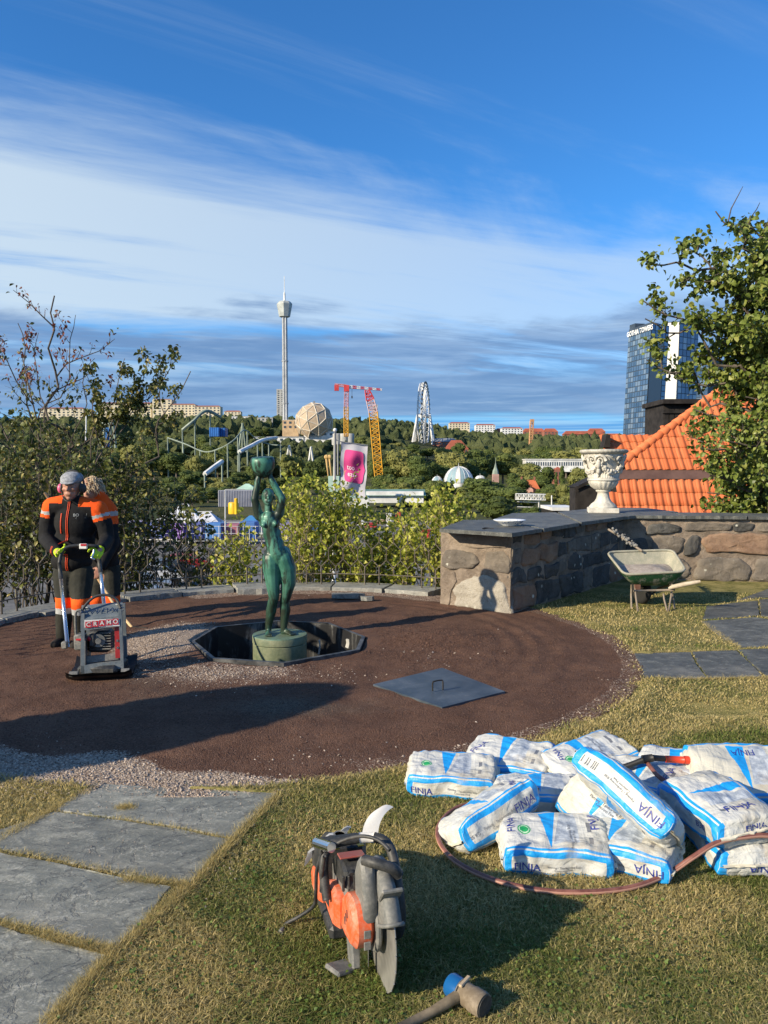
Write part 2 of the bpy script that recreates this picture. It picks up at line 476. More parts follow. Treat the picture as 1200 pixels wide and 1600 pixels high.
# ================================================================ the terrace: gravel circle, pit, lawn
CX, CY, RC = -.97, 7.05, 3.10
PIT = [(g_.x - CX, g_.y - CY) for g_ in (gnd(px, py, .04) for px, py in ((565, 996), (511, 975), (434, 972), (340, 981), (304, 1003), (336, 1029), (443, 1036), (556, 1016)))]
def pit_r(a):
 c, s = math.cos(a), math.sin(a)
 for i in range(8):
  (x1, y1), (x2, y2) = PIT[i], PIT[(i + 1) % 8]; d = c * (y2 - y1) - s * (x2 - x1)
  if abs(d) > 1e-9:
   t = (x1 * (y2 - y1) - y1 * (x2 - x1)) / d; u = (x1 * s - y1 * c) / d
   if t > 0 and -1e-6 <= u <= 1.000001: return t
 return .8
def rc(a):
 d = (np.degrees(a) + 180) % 360 - 180
 return RC + .20 * np.exp(-((d + 105) / 34) ** 4)
def nz(x, y, s, seed=0):
 return np.array([mnoise.noise((float(a) * s, float(b) * s, seed)) for a, b in zip(np.ravel(x), np.ravel(y))]).reshape(np.shape(x))
def gravel_pale(x, y):
 """how much pale stone lies on the brown fines (0..1)"""
 dx, dy = x - CX, y - CY; r = np.hypot(dx, dy); a = np.degrees(np.arctan2(dy, dx))
 n = nz(x, y, 1.3, 5) * .35 + nz(x, y, 4, 6) * .18
 p = np.zeros_like(r)
 edge = 2.80 + n * .30 + np.interp(a, [-180, -165, -140, -125, -112, -101, -92, -82, -65, 0, 180], [.1, -.4, -.15, .05, .10, -.03, .22, .28, .8, .9, .9])
 p = np.maximum(p, np.clip((r - edge) / .12, 0, 1) * ((a < -70) & (a > -179)))
 g = np.exp(-(((x + 2.02) / .42) ** 2 + ((y - 7.0) / .75) ** 2) ** 1.3)                # pale heap left of the pit
 p = np.maximum(p, np.clip(g * 1.25 + n * .9 - .1, 0, 1))
 g2 = np.exp(-(((x + 1.25) / .85) ** 2 + ((y - 6.0) / .35) ** 2)); p = np.maximum(p, np.clip(g2 * .5 + n * .6, 0, .6))
 back = (r > 2.72 + n * .3) & (a > 40) & (a < 120); p = np.maximum(p, back * .45)
 rim = (r > 3.02) & (a > -75) & (a < 35); p = np.maximum(p, rim * .3)
 return p
def gravel_grey(x, y):
 dx, dy = x - CX, y - CY; r = np.hypot(dx, dy); a = np.degrees(np.arctan2(dy, dx))
 n = nz(x, y, 2.0, 9) * .5
 g = np.exp(-(((x + .55) / .8) ** 2 + ((y - 5.0) / .32) ** 2)) * .75
 sw = np.exp(-((r - 2.3 - n * .25) / .09) ** 2) * ((a > -70) & (a < 30)) * .35
 g3 = np.exp(-(((x + 1.6) / .9) ** 2 + ((y - 5.55) / .5) ** 2)) * .55
 return np.clip(np.maximum(np.maximum(g, sw), g3) + n * .35, 0, 1)
def gravel_z(x, y):
 z = nz(x, y, 16, 14) * .003 + nz(x, y, .9, 2) * .012 + nz(x, y, 3.1, 3) * .010 + nz(x, y, 9, 4) * .006
 r = np.hypot(x - CX, y - CY)
 z = z + np.clip((2.9 - r) / .3, 0, 1) * .018 + .006
 z = z + .05 * np.exp(-(((x + 2.0) / .4) ** 2 + ((y - 7.1) / .6) ** 2)) + .05 * np.exp(-(((x - .55) / .45) ** 2 + ((y - 7.1) / .3) ** 2))
 rr = r; rut = .004 * np.sin((rr - 2.1) * 30) * np.exp(-((rr - 2.3) / .3) ** 2) * (x > 0) * (1 + 2 * nz(x, y, 1.2, 55))
 return z + rut
def build_gravel():
 na, nr = 420, 120; V = []; 
 for j in range(nr):
  t = (j / (nr - 1))
  for i in range(na):
   a = 2 * math.pi * i / na
   rin = pit_r(a) * 1.035
   rr = rin + (float(rc(a)) + .12 - rin) * t
   V.append((CX + rr * math.cos(a), CY + rr * math.sin(a)))
 V = np.array(V); z = gravel_z(V[:, 0], V[:, 1])
 jj = np.repeat(np.arange(nr), na); z[jj == 0] = -.02; z[jj == nr - 1] = -.03
 i = np.arange(na * (nr - 1)); nx = np.where((i + 1) % na == 0, i + 1 - na, i + 1)
 F = np.stack([i, i + na, nx + na, nx], 1)
 P3 = np.column_stack([V, z])
 me = mesh_np('gravel_floor', P3, F, smooth=True, attrs={'pale': ('POINT', 'FLOAT', gravel_pale(V[:, 0], V[:, 1])), 'grey': ('POINT', 'FLOAT', gravel_grey(V[:, 0], V[:, 1]))})
 o = link('gravel_floor', me, None, M_gravel); props(o, 'round floor of raked brown gravel around the statue', kind='structure')
build_gravel()
def stones_mesh(name, P, s, col, mats):
 """many little irregular stones: a squashed octahedron each"""
 n = len(P); base = np.array([(1, 0, 0), (0, 1, 0), (-1, 0, 0), (0, -1, 0), (0, 0, 1), (0, 0, -.6)], float)
 Fb = np.array([(0, 1, 4), (1, 2, 4), (2, 3, 4), (3, 0, 4), (1, 0, 5), (2, 1, 5), (3, 2, 5), (0, 3, 5)])
 V = base[None] * (rng.uniform(.6, 1.3, (n, 6, 1))) * np.stack([rng.uniform(.7, 1.3, n), rng.uniform(.6, 1.0, n), rng.uniform(.4, .8, n)], 1)[:, None, :]
 a = rng.uniform(0, 6.28, n); c, sn = np.cos(a), np.sin(a)
 x = V[:, :, 0] * c[:, None] - V[:, :, 1] * sn[:, None]; y = V[:, :, 0] * sn[:, None] + V[:, :, 1] * c[:, None]
 tl = rng.normal(0, .35, (n, 2)); zz = V[:, :, 2] + x * tl[:, :1] + y * tl[:, 1:]
 W = np.stack([x, y, zz], 2) * s[:, None, None] + P[:, None, :]
 F = (Fb[None] + (np.arange(n) * 6)[:, None, None]).reshape(-1, 3)
 at_ = {'rnd': ('POINT', 'FLOAT', np.repeat(rng.random(n), 6)), 'pale': ('POINT', 'FLOAT', np.repeat(col, 6))}
 return mesh_np(name, W.reshape(-1, 3), F, attrs=at_)
def stone_mat(t):
 r = attr(t, 'rnd'); p = attr(t, 'pale')
 b = mix(r, (.06, .029, .02), (.15, .085, .06)); q = mix(r, (.20, .15, .115), (.52, .43, .35))
 return dict(col=mix(p, b, q), rough=.85)
M_stone = mat('gravel_stones', stone_mat, spec=.25)
def build_stones():
 n = 150000
 a = rng.uniform(0, 2 * np.pi, n); r = np.sqrt(rng.uniform(.93 ** 2, (RC + .28) ** 2, n)); x = CX + r * np.cos(a); y = CY + r * np.sin(a)
 keep = (rng.random(n) < np.clip(1.25 - (y - 3.8) / 5.0, .18, 1)) & (np.abs(x) < y * .56) & (r < rc(a) + .1)
 x, y = x[keep], y[keep]; pl = gravel_pale(x, y); nr = rng.random(len(x))
 k2 = (nr < .30 + .35 * np.exp(-((x - .35) / .9) ** 2 - ((y - 6.9) / .8) ** 2)) | (pl > .45); x, y, pl = x[k2], y[k2], pl[k2]; z = gravel_z(x, y)
 col = (rng.random(len(x)) < pl * .9 - .04).astype(float); s = rng.uniform(.0025, .0065, len(x)) * (1 + .55 * (col > 0)) * (1 + .7 * np.exp(-((x - .35) / .9) ** 2 - ((y - 6.9) / .8) ** 2))
 o = link('loose_gravel', stones_mesh('loose_gravel', np.column_stack([x, y, z + s * .2]), s, col, None), None, M_stone)
 props(o, 'loose brown and pale gravel stones lying on the round floor', 'gravel', kind='stuff')
 # pale fringe spilling over the slabs and the grass
 n = 15000; a = rng.uniform(R(-172), R(-98), n); r = rc(a) + np.abs(rng.normal(0, .07, n)) - .05; x = CX + r * np.cos(a); y = CY + r * np.sin(a)
 s = rng.uniform(.003, .0085, n)
 m = 1100; xs = rng.uniform(-2.2, -.55, m); ys = rng.uniform(2.7, 3.9, m)
 x = np.concatenate([x, xs]); y = np.concatenate([y, ys]); s = np.concatenate([s, rng.uniform(.0018, .0055, m) * rng.uniform(.6, 1, m)])
 o = link('pale_gravel_fringe', stones_mesh('f', np.column_stack([x, y, .011 + s * .2]), s, np.ones(len(x)), None), None, M_stone)
 props(o, 'pale pinkish gravel spilling over the near edge of the round floor', 'gravel', kind='stuff')
build_stones()

# ---- paving polygons (plan), from the corners that the photograph shows
def G(*pts): return [gnd(px, py) for px, py in pts]
NEAR = [
 [(150, 1227), (215, 1231), (320, 1236), (432, 1242), (405, 1272), (362, 1313), (270, 1294), (170, 1280), (86, 1269), (112, 1250)],
 [(84, 1271), (170, 1283), (268, 1297), (358, 1316), (330, 1345), (296, 1385), (200, 1371), (100, 1350), (0, 1331), (-60, 1322), (-40, 1312), (30, 1290)],
 [(-60, 1326), (0, 1337), (98, 1356), (196, 1377), (268, 1390), (228, 1440), (182, 1486), (110, 1470), (0, 1442), (-90, 1420), (-80, 1370)],
 [(-90, 1428), (0, 1452), (108, 1480), (166, 1497), (130, 1545), (72, 1606), (20, 1680), (-160, 1640), (-200, 1520)],
 [(-200, 1660), (10, 1700), (-60, 1800), (-300, 1800)],
]
RIGHT = [
 [(990, 1022), (1078, 1020), (1088, 1040), (1104, 1061), (1008, 1062), (1000, 1040)],
 [(1081, 1020), (1150, 1018), (1170, 1036), (1192, 1058), (1107, 1061), (1092, 1040)],
 [(1153, 1017), (1290, 1012), (1340, 1052), (1196, 1058), (1172, 1036)],
 [(1096, 972), (1180, 966), (1300, 985), (1300, 1008), (1158, 1014), (1122, 993)],
 [(1104, 949), (1150, 943), (1184, 940), (1186, 963), (1098, 969)],
 [(1187, 938), (1300, 930), (1300, 980), (1189, 963)],
 [(1148, 940), (1200, 921), (1300, 910), (1300, 927), (1186, 935)],
]
def in_poly(x, y, poly):
 c = np.zeros(len(x), bool); n = len(poly)
 for i in range(n):
  x1, y1 = poly[i][0], poly[i][1]; x2, y2 = poly[(i + 1) % n][0], poly[(i + 1) % n][1]
  k = ((y1 > y) != (y2 > y)); c ^= k & (x < (x2 - x1) * (y - y1) / ((y2 - y1) if y2 != y1 else 1e-9) + x1)
 return c
def rough_poly(P, step=.05, amp=.006):
 out = []
 for i in range(len(P)):
  a, b = Vector(P[i][:2]), Vector(P[(i + 1) % len(P)][:2]); L = (b - a).length; k = max(1, int(L / step))
  for j in range(k):
   p = a + (b - a) * (j / k); w = Vector((mnoise.noise((p.x * 14, p.y * 14, 1)), mnoise.noise((p.x * 14, p.y * 14, 8)))) * amp * 2
   out.append(p + w)
 return out
def flag(poly, z0, z1, name, m, parent, tilt=(0, 0)):
 """a paving slab with a broken, slightly rounded edge and an uneven top"""
 c = sum((Vector(p) for p in poly), Vector((0, 0))) / len(poly)
 rings = [(1.0, z0), (1.0, z1 - .006), (.995, z1)]; vs = []; n = len(poly)
 for (k, z) in rings:
  for p in poly: q = c + (Vector(p) - c) * k; vs.append((q.x, q.y, z))
 for k in (.97, .85, .7, .5, .3, .12):
  for p in poly: q = c + (Vector(p) - c) * k; vs.append((q.x, q.y, z1 + .004 * mnoise.noise((q.x * 4, q.y * 4, 2))))
 fs = []; A = sum(poly[i][0] * poly[(i + 1) % n][1] - poly[(i + 1) % n][0] * poly[i][1] for i in range(n))
 L = len(vs) // n
 for r_ in range(L - 1):
  for i in range(n): fs.append([r_ * n + i, r_ * n + (i + 1) % n, (r_ + 1) * n + (i + 1) % n, (r_ + 1) * n + i])
 fs.append([(L - 1) * n + i for i in range(n)])
 if A < 0: fs = [f[::-1] for f in fs]
 vs = [(x - c.x, y - c.y, z + ((x - c.x) * tilt[0] + (y - c.y) * tilt[1]) * (z > z0)) for x, y, z in vs]
 me = bpy.data.meshes.new(name); me.from_pydata(vs, [], fs); me.update()
 o = link(name, me, parent, m); o.location = (c.x, c.y, 0); return o
slab_polys = []
def paving(polys, m, zt, lab, nm):
 root = thing(nm, lab, None, kind='structure')
 for i, pp in enumerate(polys):
  P = [(g.x, g.y) for g in G(*pp)]; slab_polys.append(P)
  flag(rough_poly(P), -.05, zt + (.0015 * ((i * 7) % 3)), 'slab', m, root, tilt=(random.uniform(-.004, .004), random.uniform(-.004, .004)))
 return root
paving(NEAR, M_slate, .011, 'path of large grey slate slabs leading up to the gravel circle', 'path')
paving(RIGHT, M_slate_dark, .010, 'dark slate paving beyond the right edge of the gravel circle', 'pavement')

# ---- lawn sheet
LAWN_A0, LAWN_A1 = R(-168), R(53)
def lawn_z(x, y):
 z = nz(x, y, 1.1, 12) * .010 + nz(x, y, 4, 13) * .004
 z = z - .045 * np.exp(-(((x - 2.25) / .32) ** 2 + ((y - 5.1) / .17) ** 2))
 z = z + .02 * np.exp(-((np.hypot(x - CX, y - CY) - RC - .2) / .09) ** 2)
 return z
def build_lawn():
 na, nr = 420, 150; a = np.linspace(R(-205), R(53), na); t = np.linspace(0, 1, nr) ** 1.9
 A, T = np.meshgrid(a, t); r = rc(A) + .03 + nz(np.cos(A) * 3, np.sin(A) * 3, 2.5, 20) * .05; r = r + (12 - r) * T
 x = CX + r * np.cos(A); y = CY + r * np.sin(A); z = lawn_z(x, y) + .002
 z[0] = -.08
 i = (np.arange(nr - 1)[:, None] * na + np.arange(na - 1)[None]).ravel()
 F = np.stack([i, i + na, i + na + 1, i + 1], 1)
 V = np.stack([x, y, z], 2).reshape(-1, 3)
 inp = np.zeros(len(V), bool)
 for P in slab_polys:
  c_ = np.mean(np.array(P), 0); inp |= in_poly(V[:, 0], V[:, 1], [(c_[0] + (p[0] - c_[0]) * .985, c_[1] + (p[1] - c_[1]) * .965) for p in P])
 V[inp, 2] -= .025
 o = link('lawn', mesh_np('lawn', V, F, smooth=True), None, M_lawn); props(o, 'dry yellowish lawn around the gravel circle', kind='structure')
build_lawn()
def blade_mat(t):
 r = attr(t, 'rnd'); d = attr(t, 'dry')
 g = mix(r, (.075, .115, .022), (.165, .20, .05)); y = mix(r, (.34, .27, .10), (.66, .53, .26))
 return dict(col=mix(d, g, y))
M_blade = mat('grass_blades', blade_mat, rough=.75, spec=.15, trans=.3)
def dryness(x, y):
 n = nz(x, y, 1.5, 30) * .8 + nz(x, y, 5, 31) * .5
 r = np.hypot(x - CX, y - CY); e = np.exp(-((r - RC - .1) / .25) ** 2) * .55
 path = np.zeros_like(x)
 for P in slab_polys[:4]:
  cx = sum(p[0] for p in P) / len(P); cy = sum(p[1] for p in P) / len(P)
 side = np.clip((.12 - (x + .33 * (y - 2.2) + .55)) * 1.2, 0, .45) * (x > -2)
 rt = np.clip((x - .9) * .35, 0, .4) * (y < 3)
 n = n + nz(x, y, .7, 33) * .5
 return np.clip(.61 + n * 1.15 + e + side - rt + .18 * (y > 5.5), 0, 1)
def build_grass():
 n = 1120000
 y = 1.95 + (9.9 - 1.95) * rng.random(n) ** 1.55; x = rng.uniform(-.58, .82, n) * (y + .12)
 r = np.hypot(x - CX, y - CY); a = np.arctan2(y - CY, x - CX)
 keep = (r > rc(a) + .02 + rng.normal(0, .025, n)) & (a < R(53)) & ((a < R(-150)) | (a > R(-180)) ) & (y < 10.6)
 keep &= ~((x < -2.6) & (y > 6))
 x, y = x[keep], y[keep]
 dens = np.clip(1.45 - (y - 2.0) / 4.2, .32, 1); k = rng.random(len(x)) < dens * .62; x, y = x[k], y[k]
 inp = np.zeros(len(x), bool); near = np.zeros(len(x), bool)
 for P in slab_polys:
  inp |= in_poly(x, y, P)
 # tufts in the joints are allowed: joints are outside the polygons
 x, y = x[~inp], y[~inp]; m = len(x); d = dryness(x, y)
 dip = np.exp(-(((x - 2.25) / .34) ** 2 + ((y - 5.1) / .18) ** 2))
 hgt_ = rng.uniform(.012, .034, m) * (1 + .45 * nz(x * 1, y * 1, 3, 40)) * (1 - .75 * dip)
 w = rng.uniform(.0011, .0023, m) * np.clip(y / 2.8, .9, 2.6)
 az = rng.uniform(0, 6.283, m); lean = rng.uniform(.3, 1.6, m); la = rng.uniform(0, 6.283, m)
 b = np.column_stack([x, y, lawn_z(x, y) - .002])
 sx, sy = np.cos(az) * w, np.sin(az) * w
 mid = b + np.column_stack([np.cos(la) * lean * hgt_ * .35, np.sin(la) * lean * hgt_ * .35, hgt_ * .62])
 tip = b + np.column_stack([np.cos(la) * lean * hgt_ * 1.1, np.sin(la) * lean * hgt_ * 1.1, hgt_ * (1.0 - .25 * lean)])
 off = np.column_stack([sx, sy, np.zeros(m)])
 V = np.stack([b - off, b + off, mid + off * .8, mid - off * .8, tip], 1).reshape(-1, 3)
 F = [[0, 1, 2], [0, 2, 3], [3, 2, 4]]; F = (np.array(F)[None] + (np.arange(m) * 5)[:, None, None]).reshape(-1, 3)
 dd = np.clip(d + rng.normal(0, .30, m), 0, 1)
 me = mesh_np('grass', V, F, attrs={'rnd': ('POINT', 'FLOAT', np.repeat(rng.random(m), 5)), 'dry': ('POINT', 'FLOAT', np.repeat(dd, 5))})
 o = link('grass', me, None, M_blade); props(o, 'short dry grass with green patches on the lawn', 'grass', kind='stuff'); print('grass', m)
build_grass()
def clover():
 """broad leaved weeds between the grass"""
 n = 2600; x = []; y = []
 spots = [(-.62, 2.55, .16), (-.42, 3.35, .14), (-.2, 2.25, .15), (-.75, 2.35, .12), (.15, 2.2, .2), (.75, 2.5, .16), (-.5, 2.9, .15), (.55, 2.25, .18), (1.0, 2.9, .2), (-.3, 2.1, .16), (.95, 2.3, .2), (-.15, 2.1, .12)]
 for k in range(n):
  sx, sy, sd = random.choice(spots); x.append(random.gauss(sx, sd)); y.append(random.gauss(sy, sd))
 x = np.array(x); y = np.array(y); keep = (y > 1.9)
 for P in slab_polys: keep &= ~in_poly(x, y, P)
 x, y = x[keep], y[keep]; P = np.column_stack([x, y, lawn_z(x, y) + rng.uniform(.008, .024, len(x))])
 d = np.column_stack([rng.normal(0, 1, len(x)), rng.normal(0, 1, len(x)), rng.uniform(-.1, .5, len(x))])
 return P, d
# ================================================================ leaves, twigs, trees
def leaves_me(name, P, D, size, droop=.35, wid=.36, up=.5, fold=.25):
 """one folded, drooping leaf per point: base P, pointing along D"""
 P = np.asarray(P, float); D = np.asarray(D, float); n = len(P)
 D = D / (np.linalg.norm(D, axis=1, keepdims=True) + 1e-9)
 N = rng.normal(0, 1, (n, 3)); N[:, 2] += up * 3; N -= (N * D).sum(1, keepdims=True) * D; N /= np.linalg.norm(N, axis=1, keepdims=True) + 1e-9
 Sd = np.cross(D, N); L = (size * rng.uniform(.65, 1.25, n))[:, None]; W = L * wid
 a = P; m1 = P + D * L * .38; m2 = P + D * L * .72 - N * L * droop * .3; tip = P + D * L - N * L * droop
 l1 = m1 + Sd * W - N * W * -fold; r1 = m1 - Sd * W + N * W * fold; l2 = m2 + Sd * W * .72 + N * W * fold * .6; r2 = m2 - Sd * W * .72 + N * W * fold * .6
 V = np.stack([a, l1, r1, m1, l2, r2, m2, tip], 1).reshape(-1, 3)
 Fb = np.array([(0, 3, 1), (0, 2, 3), (1, 3, 6), (1, 6, 4), (3, 2, 5), (3, 5, 6), (4, 6, 7), (6, 5, 7)])
 F = (Fb[None] + (np.arange(n) * 8)[:, None, None]).reshape(-1, 3)
 return mesh_np(name, V, F, attrs={'rnd': ('POINT', 'FLOAT', np.repeat(rng.random(n), 8))}, smooth=False)
M_leaf_r = _leafcol((.070, .105, .018), (.17, .215, .042), (.27, .28, .065), name='lime_tree_leaves', trans=.22, rough=.42)
M_leaf_l = _leafcol((.048, .062, .014), (.13, .145, .034), (.32, .26, .08), name='dull_shrub_leaves', trans=.22, rough=.42)
M_leaf_c = _leafcol((.17, .22, .025), (.38, .40, .055), (.58, .54, .14), name='yellow_green_leaves', trans=.35, rough=.5)
M_leaf_red = _leafcol((.16, .045, .035), (.24, .08, .05), (.35, .15, .05), name='reddish_autumn_leaves', trans=.3)
M_leaf_w = _leafcol((.055, .10, .018), (.12, .18, .035), (.2, .24, .06), name='weed_leaves', trans=.25)
def barkfn(t):
 v = coord(t); n = noise(mapv(v, scale=(1, 1, .25)), 18, 6, .7)
 return dict(col=mix(n.sm(.3, .7), (.055, .043, .035), (.16, .135, .11)), rough=.9, bump=n, bstr=.6, bdist=.01)
M_bark = mat('bark', barkfn)
M_bark_p = mat('pale_twigs', noisy((.16, .12, .075), (.30, .25, .17), 20), rough=.85)
def twigs(root, target, levels, nb, spread, seed=0, r0=.02, wig=.08, ratio=.55):
 """a limb with side branches; returns tubes [(pts, r0, r1)] and leaf anchor points [(p, dir)]"""
 rnd = random.Random(seed); tubes = []; tips = []
 def limb(a, b, r, lev, r_end=None):
  a, b = Vector(a), Vector(b); L = (b - a).length; d = (b - a).normalized(); k = max(3, int(L / .22)); pts = []
  for i in range(k + 1):
   t = i / k; p = a.lerp(b, t); w = wig * L * math.sin(math.pi * t)
   p += Vector((mnoise.noise(p * 1.7 + Vector((seed, lev, 0))), mnoise.noise(p * 1.7 + Vector((0, seed, lev + 5))), mnoise.noise(p * 1.7 + Vector((9, lev, seed))) + .15)) * w * 2
   pts.append(p)
  tubes.append((pts, r, r_end or r * .3))
  if lev >= levels:
   for i in range(1, k + 1):
    tips.append((pts[i], (pts[i] - pts[i - 1]).normalized()))
   return
  for j in range(nb):
   t = .2 + .75 * (j + rnd.random() * .8) / nb; i = min(k - 1, int(t * k)); p = pts[i].lerp(pts[i + 1], t * k - i)
   ax = Vector((rnd.gauss(0, 1), rnd.gauss(0, 1), rnd.gauss(0, .7) + .35)); ax -= d * ax.dot(d)
   if ax.length < .1: continue
   q = (d * (1 - spread) + ax.normalized() * spread).normalized(); ll = L * ratio * rnd.uniform(.6, 1.15) * (1 - .35 * t)
   limb(p, p + q * ll, max(r * (.55 - .2 * t), .0016), lev + 1)
 limb(root, target, r0, 0)
 return tubes, tips
def tubes_me(tubes, nmax=7):
 b = MB()
 for pts, r0, r1 in tubes:
  k = len(pts) - 1; b.tube(pts, [r0 + (r1 - r0) * i / k for i in range(k + 1)], n=(nmax if r0 > .02 else (5 if r0 > .008 else 3)), cap=False)
 return b
def leaf_cloud(tips, per, jit, bias=(0, 0, -.4), keep=None):
 P = []; D = []
 for p, d in tips:
  if keep is not None and not keep(p): continue
  for _ in range(per if isinstance(per, int) else np.random.poisson(per)):
   P.append(p + Vector(np.random.normal(0, jit, 3))); dd = d * .5 + Vector(np.random.normal(0, .6, 3)) + Vector(bias); D.append(dd)
 return np.array(P), np.array(D)
def leafy(root, P, D, size, m, nbig=0, name='leaf', center=None, **kw):
 """leaves: those nearest the camera as parts, the rest as one mass"""
 P = np.asarray(P); D = np.asarray(D); off = np.array(root.location)
 if nbig:
  px = np.abs(P[:, 0] / P[:, 1]) < .51
  d = np.where(px & (np.abs((P[:, 2] - 1.6) / P[:, 1] + .05) < .68), np.linalg.norm(P - np.array([0, 0, 1.6]), axis=1), 1e9)
  idx = np.argsort(d)[:nbig]; mask = np.zeros(len(P), bool); mask[idx] = True
  vars_ = []
  for v in range(6):
   me = leaves_me('leaf', np.zeros((1, 3)), np.array([[1, 0, 0]]), size, **kw); me.materials.append(m); vars_.append(me)
  for i in idx:
   o = bpy.data.objects.new(name, random.choice(vars_)); COL.objects.link(o); o.parent = root; o.location = P[i] - off
   q = Vector(D[i]).to_track_quat('X', 'Z'); o.rotation_euler = (q @ Euler((random.uniform(-.8, .8), 0, 0)).to_quaternion()).to_euler()
  P, D = P[~mask], D[~mask]
 o = link('leaves', leaves_me('leaves', P - off, D, size, **kw), root, m); props(o, kind='stuff'); return o

def right_tree():
 Y = 12.9; root = thing('lime_tree', 'large green leafy tree reaching in from the right edge over the tiled roof', 'tree', at(1330, 1000, Y))
 off = root.location
 trunk = [at(1330, 1000, Y), at(1320, 860, Y), at(1300, 700, Y), at(1290, 560, Y), at(1300, 460, Y), at(1310, 380, Y)]
 b = MB(); b.tube([p - off for p in catmull(trunk, 6)], [.16 - .09 * i / 30 for i in range(31)], n=10); b.build('trunk', M_bark, root, smooth=True)
 tg = [((1300, 540), (1118, 330)), ((1300, 420), (1158, 352)), ((1280, 520), (1000, 402)), ((1290, 600), (1062, 378)), ((1290, 620), (1005, 470)), ((1290, 640), (1008, 498)),
          ((1300, 700), (1010, 562)), ((1290, 500), (1100, 440)), ((1290, 660), (1060, 590)), ((1300, 740), (1085, 640)), ((1300, 780), (1095, 700)), ((1300, 800), (1110, 742)), ((1300, 820), (1105, 770)),
          ((1310, 830), (1120, 805)), ((1290, 500), (1190, 390)), ((1290, 600), (1165, 480)), ((1290, 640), (1150, 550)), ((1300, 700), (1165, 620)), ((1300, 760), (1170, 700)), ((1310, 800), (1180, 760)), ((1300, 600), (1140, 500)), ((1300, 700), (1130, 600)),
          ((1300, 460), (1230, 330)), ((1300, 430), (1180, 430)), ((1310, 830), (1190, 800)), ((1300, 560), (1200, 560)), ((1300, 740), (1150, 740)), ((1300, 650), (1215, 640)), ((1290, 600), (1110, 520)), ((1290, 620), (1095, 555)), ((1300, 600), (1180, 440)), ((1300, 680), (1120, 660)), ((1300, 720), (1140, 690)), ((1300, 760), (1125, 765)), ((1300, 780), (1165, 735)), ((1300, 640), (1185, 590)), ((1300, 500), (1150, 455)), ((1310, 700), (1195, 670)), ((1310, 800), (1150, 785)), ((1310, 560), (1200, 500)), ((1310, 480), (1195, 350)), ((1310, 420), (1215, 420))]
 T = []; tips = []
 for i, (a, c) in enumerate(tg):
  dy = random.uniform(-1.0, 1.1) if c[0] > 1090 else random.uniform(-.4, .5)
  tt, tp = twigs(at(*a, Y), at(c[0], c[1], Y + dy), 2, 9 if c[0] > 1090 else 7, .62, seed=i + 3, r0=.035, ratio=.36 if c[0] > 1090 else .24)
  T += tt; tips += tp
 def keep(p):
  x, y = proj(p); lim = np.interp(x, [985, 1000, 1050, 1095, 1112, 1130, 1160, 1200, 1400], [395, 392, 368, 340, 312, 322, 345, 352, 330]); lf = np.interp(y, [300, 600, 640, 700, 760, 900], [985, 985, 1015, 1072, 1100, 1098]); return y > lim and x > lf + random.uniform(-6, 12)
 T = [t for t in T if t[1] > .012 or keep(t[0][-1]) or proj(t[0][-1])[0] > 1230]
 for t in T: t[0][:] = [p - off for p in t[0]]
 tubes_me(T).build('limbs', M_bark, root)
 tips = [q for q in tips if keep(q[0])]
 P, D = leaf_cloud(tips, 2.6, .065, bias=(0, 0, -.75))
 print('right leaves', len(P)); leafy(root, P, D, .098, M_leaf_r, 300, droop=.25, wid=.42, up=.35)
right_tree()

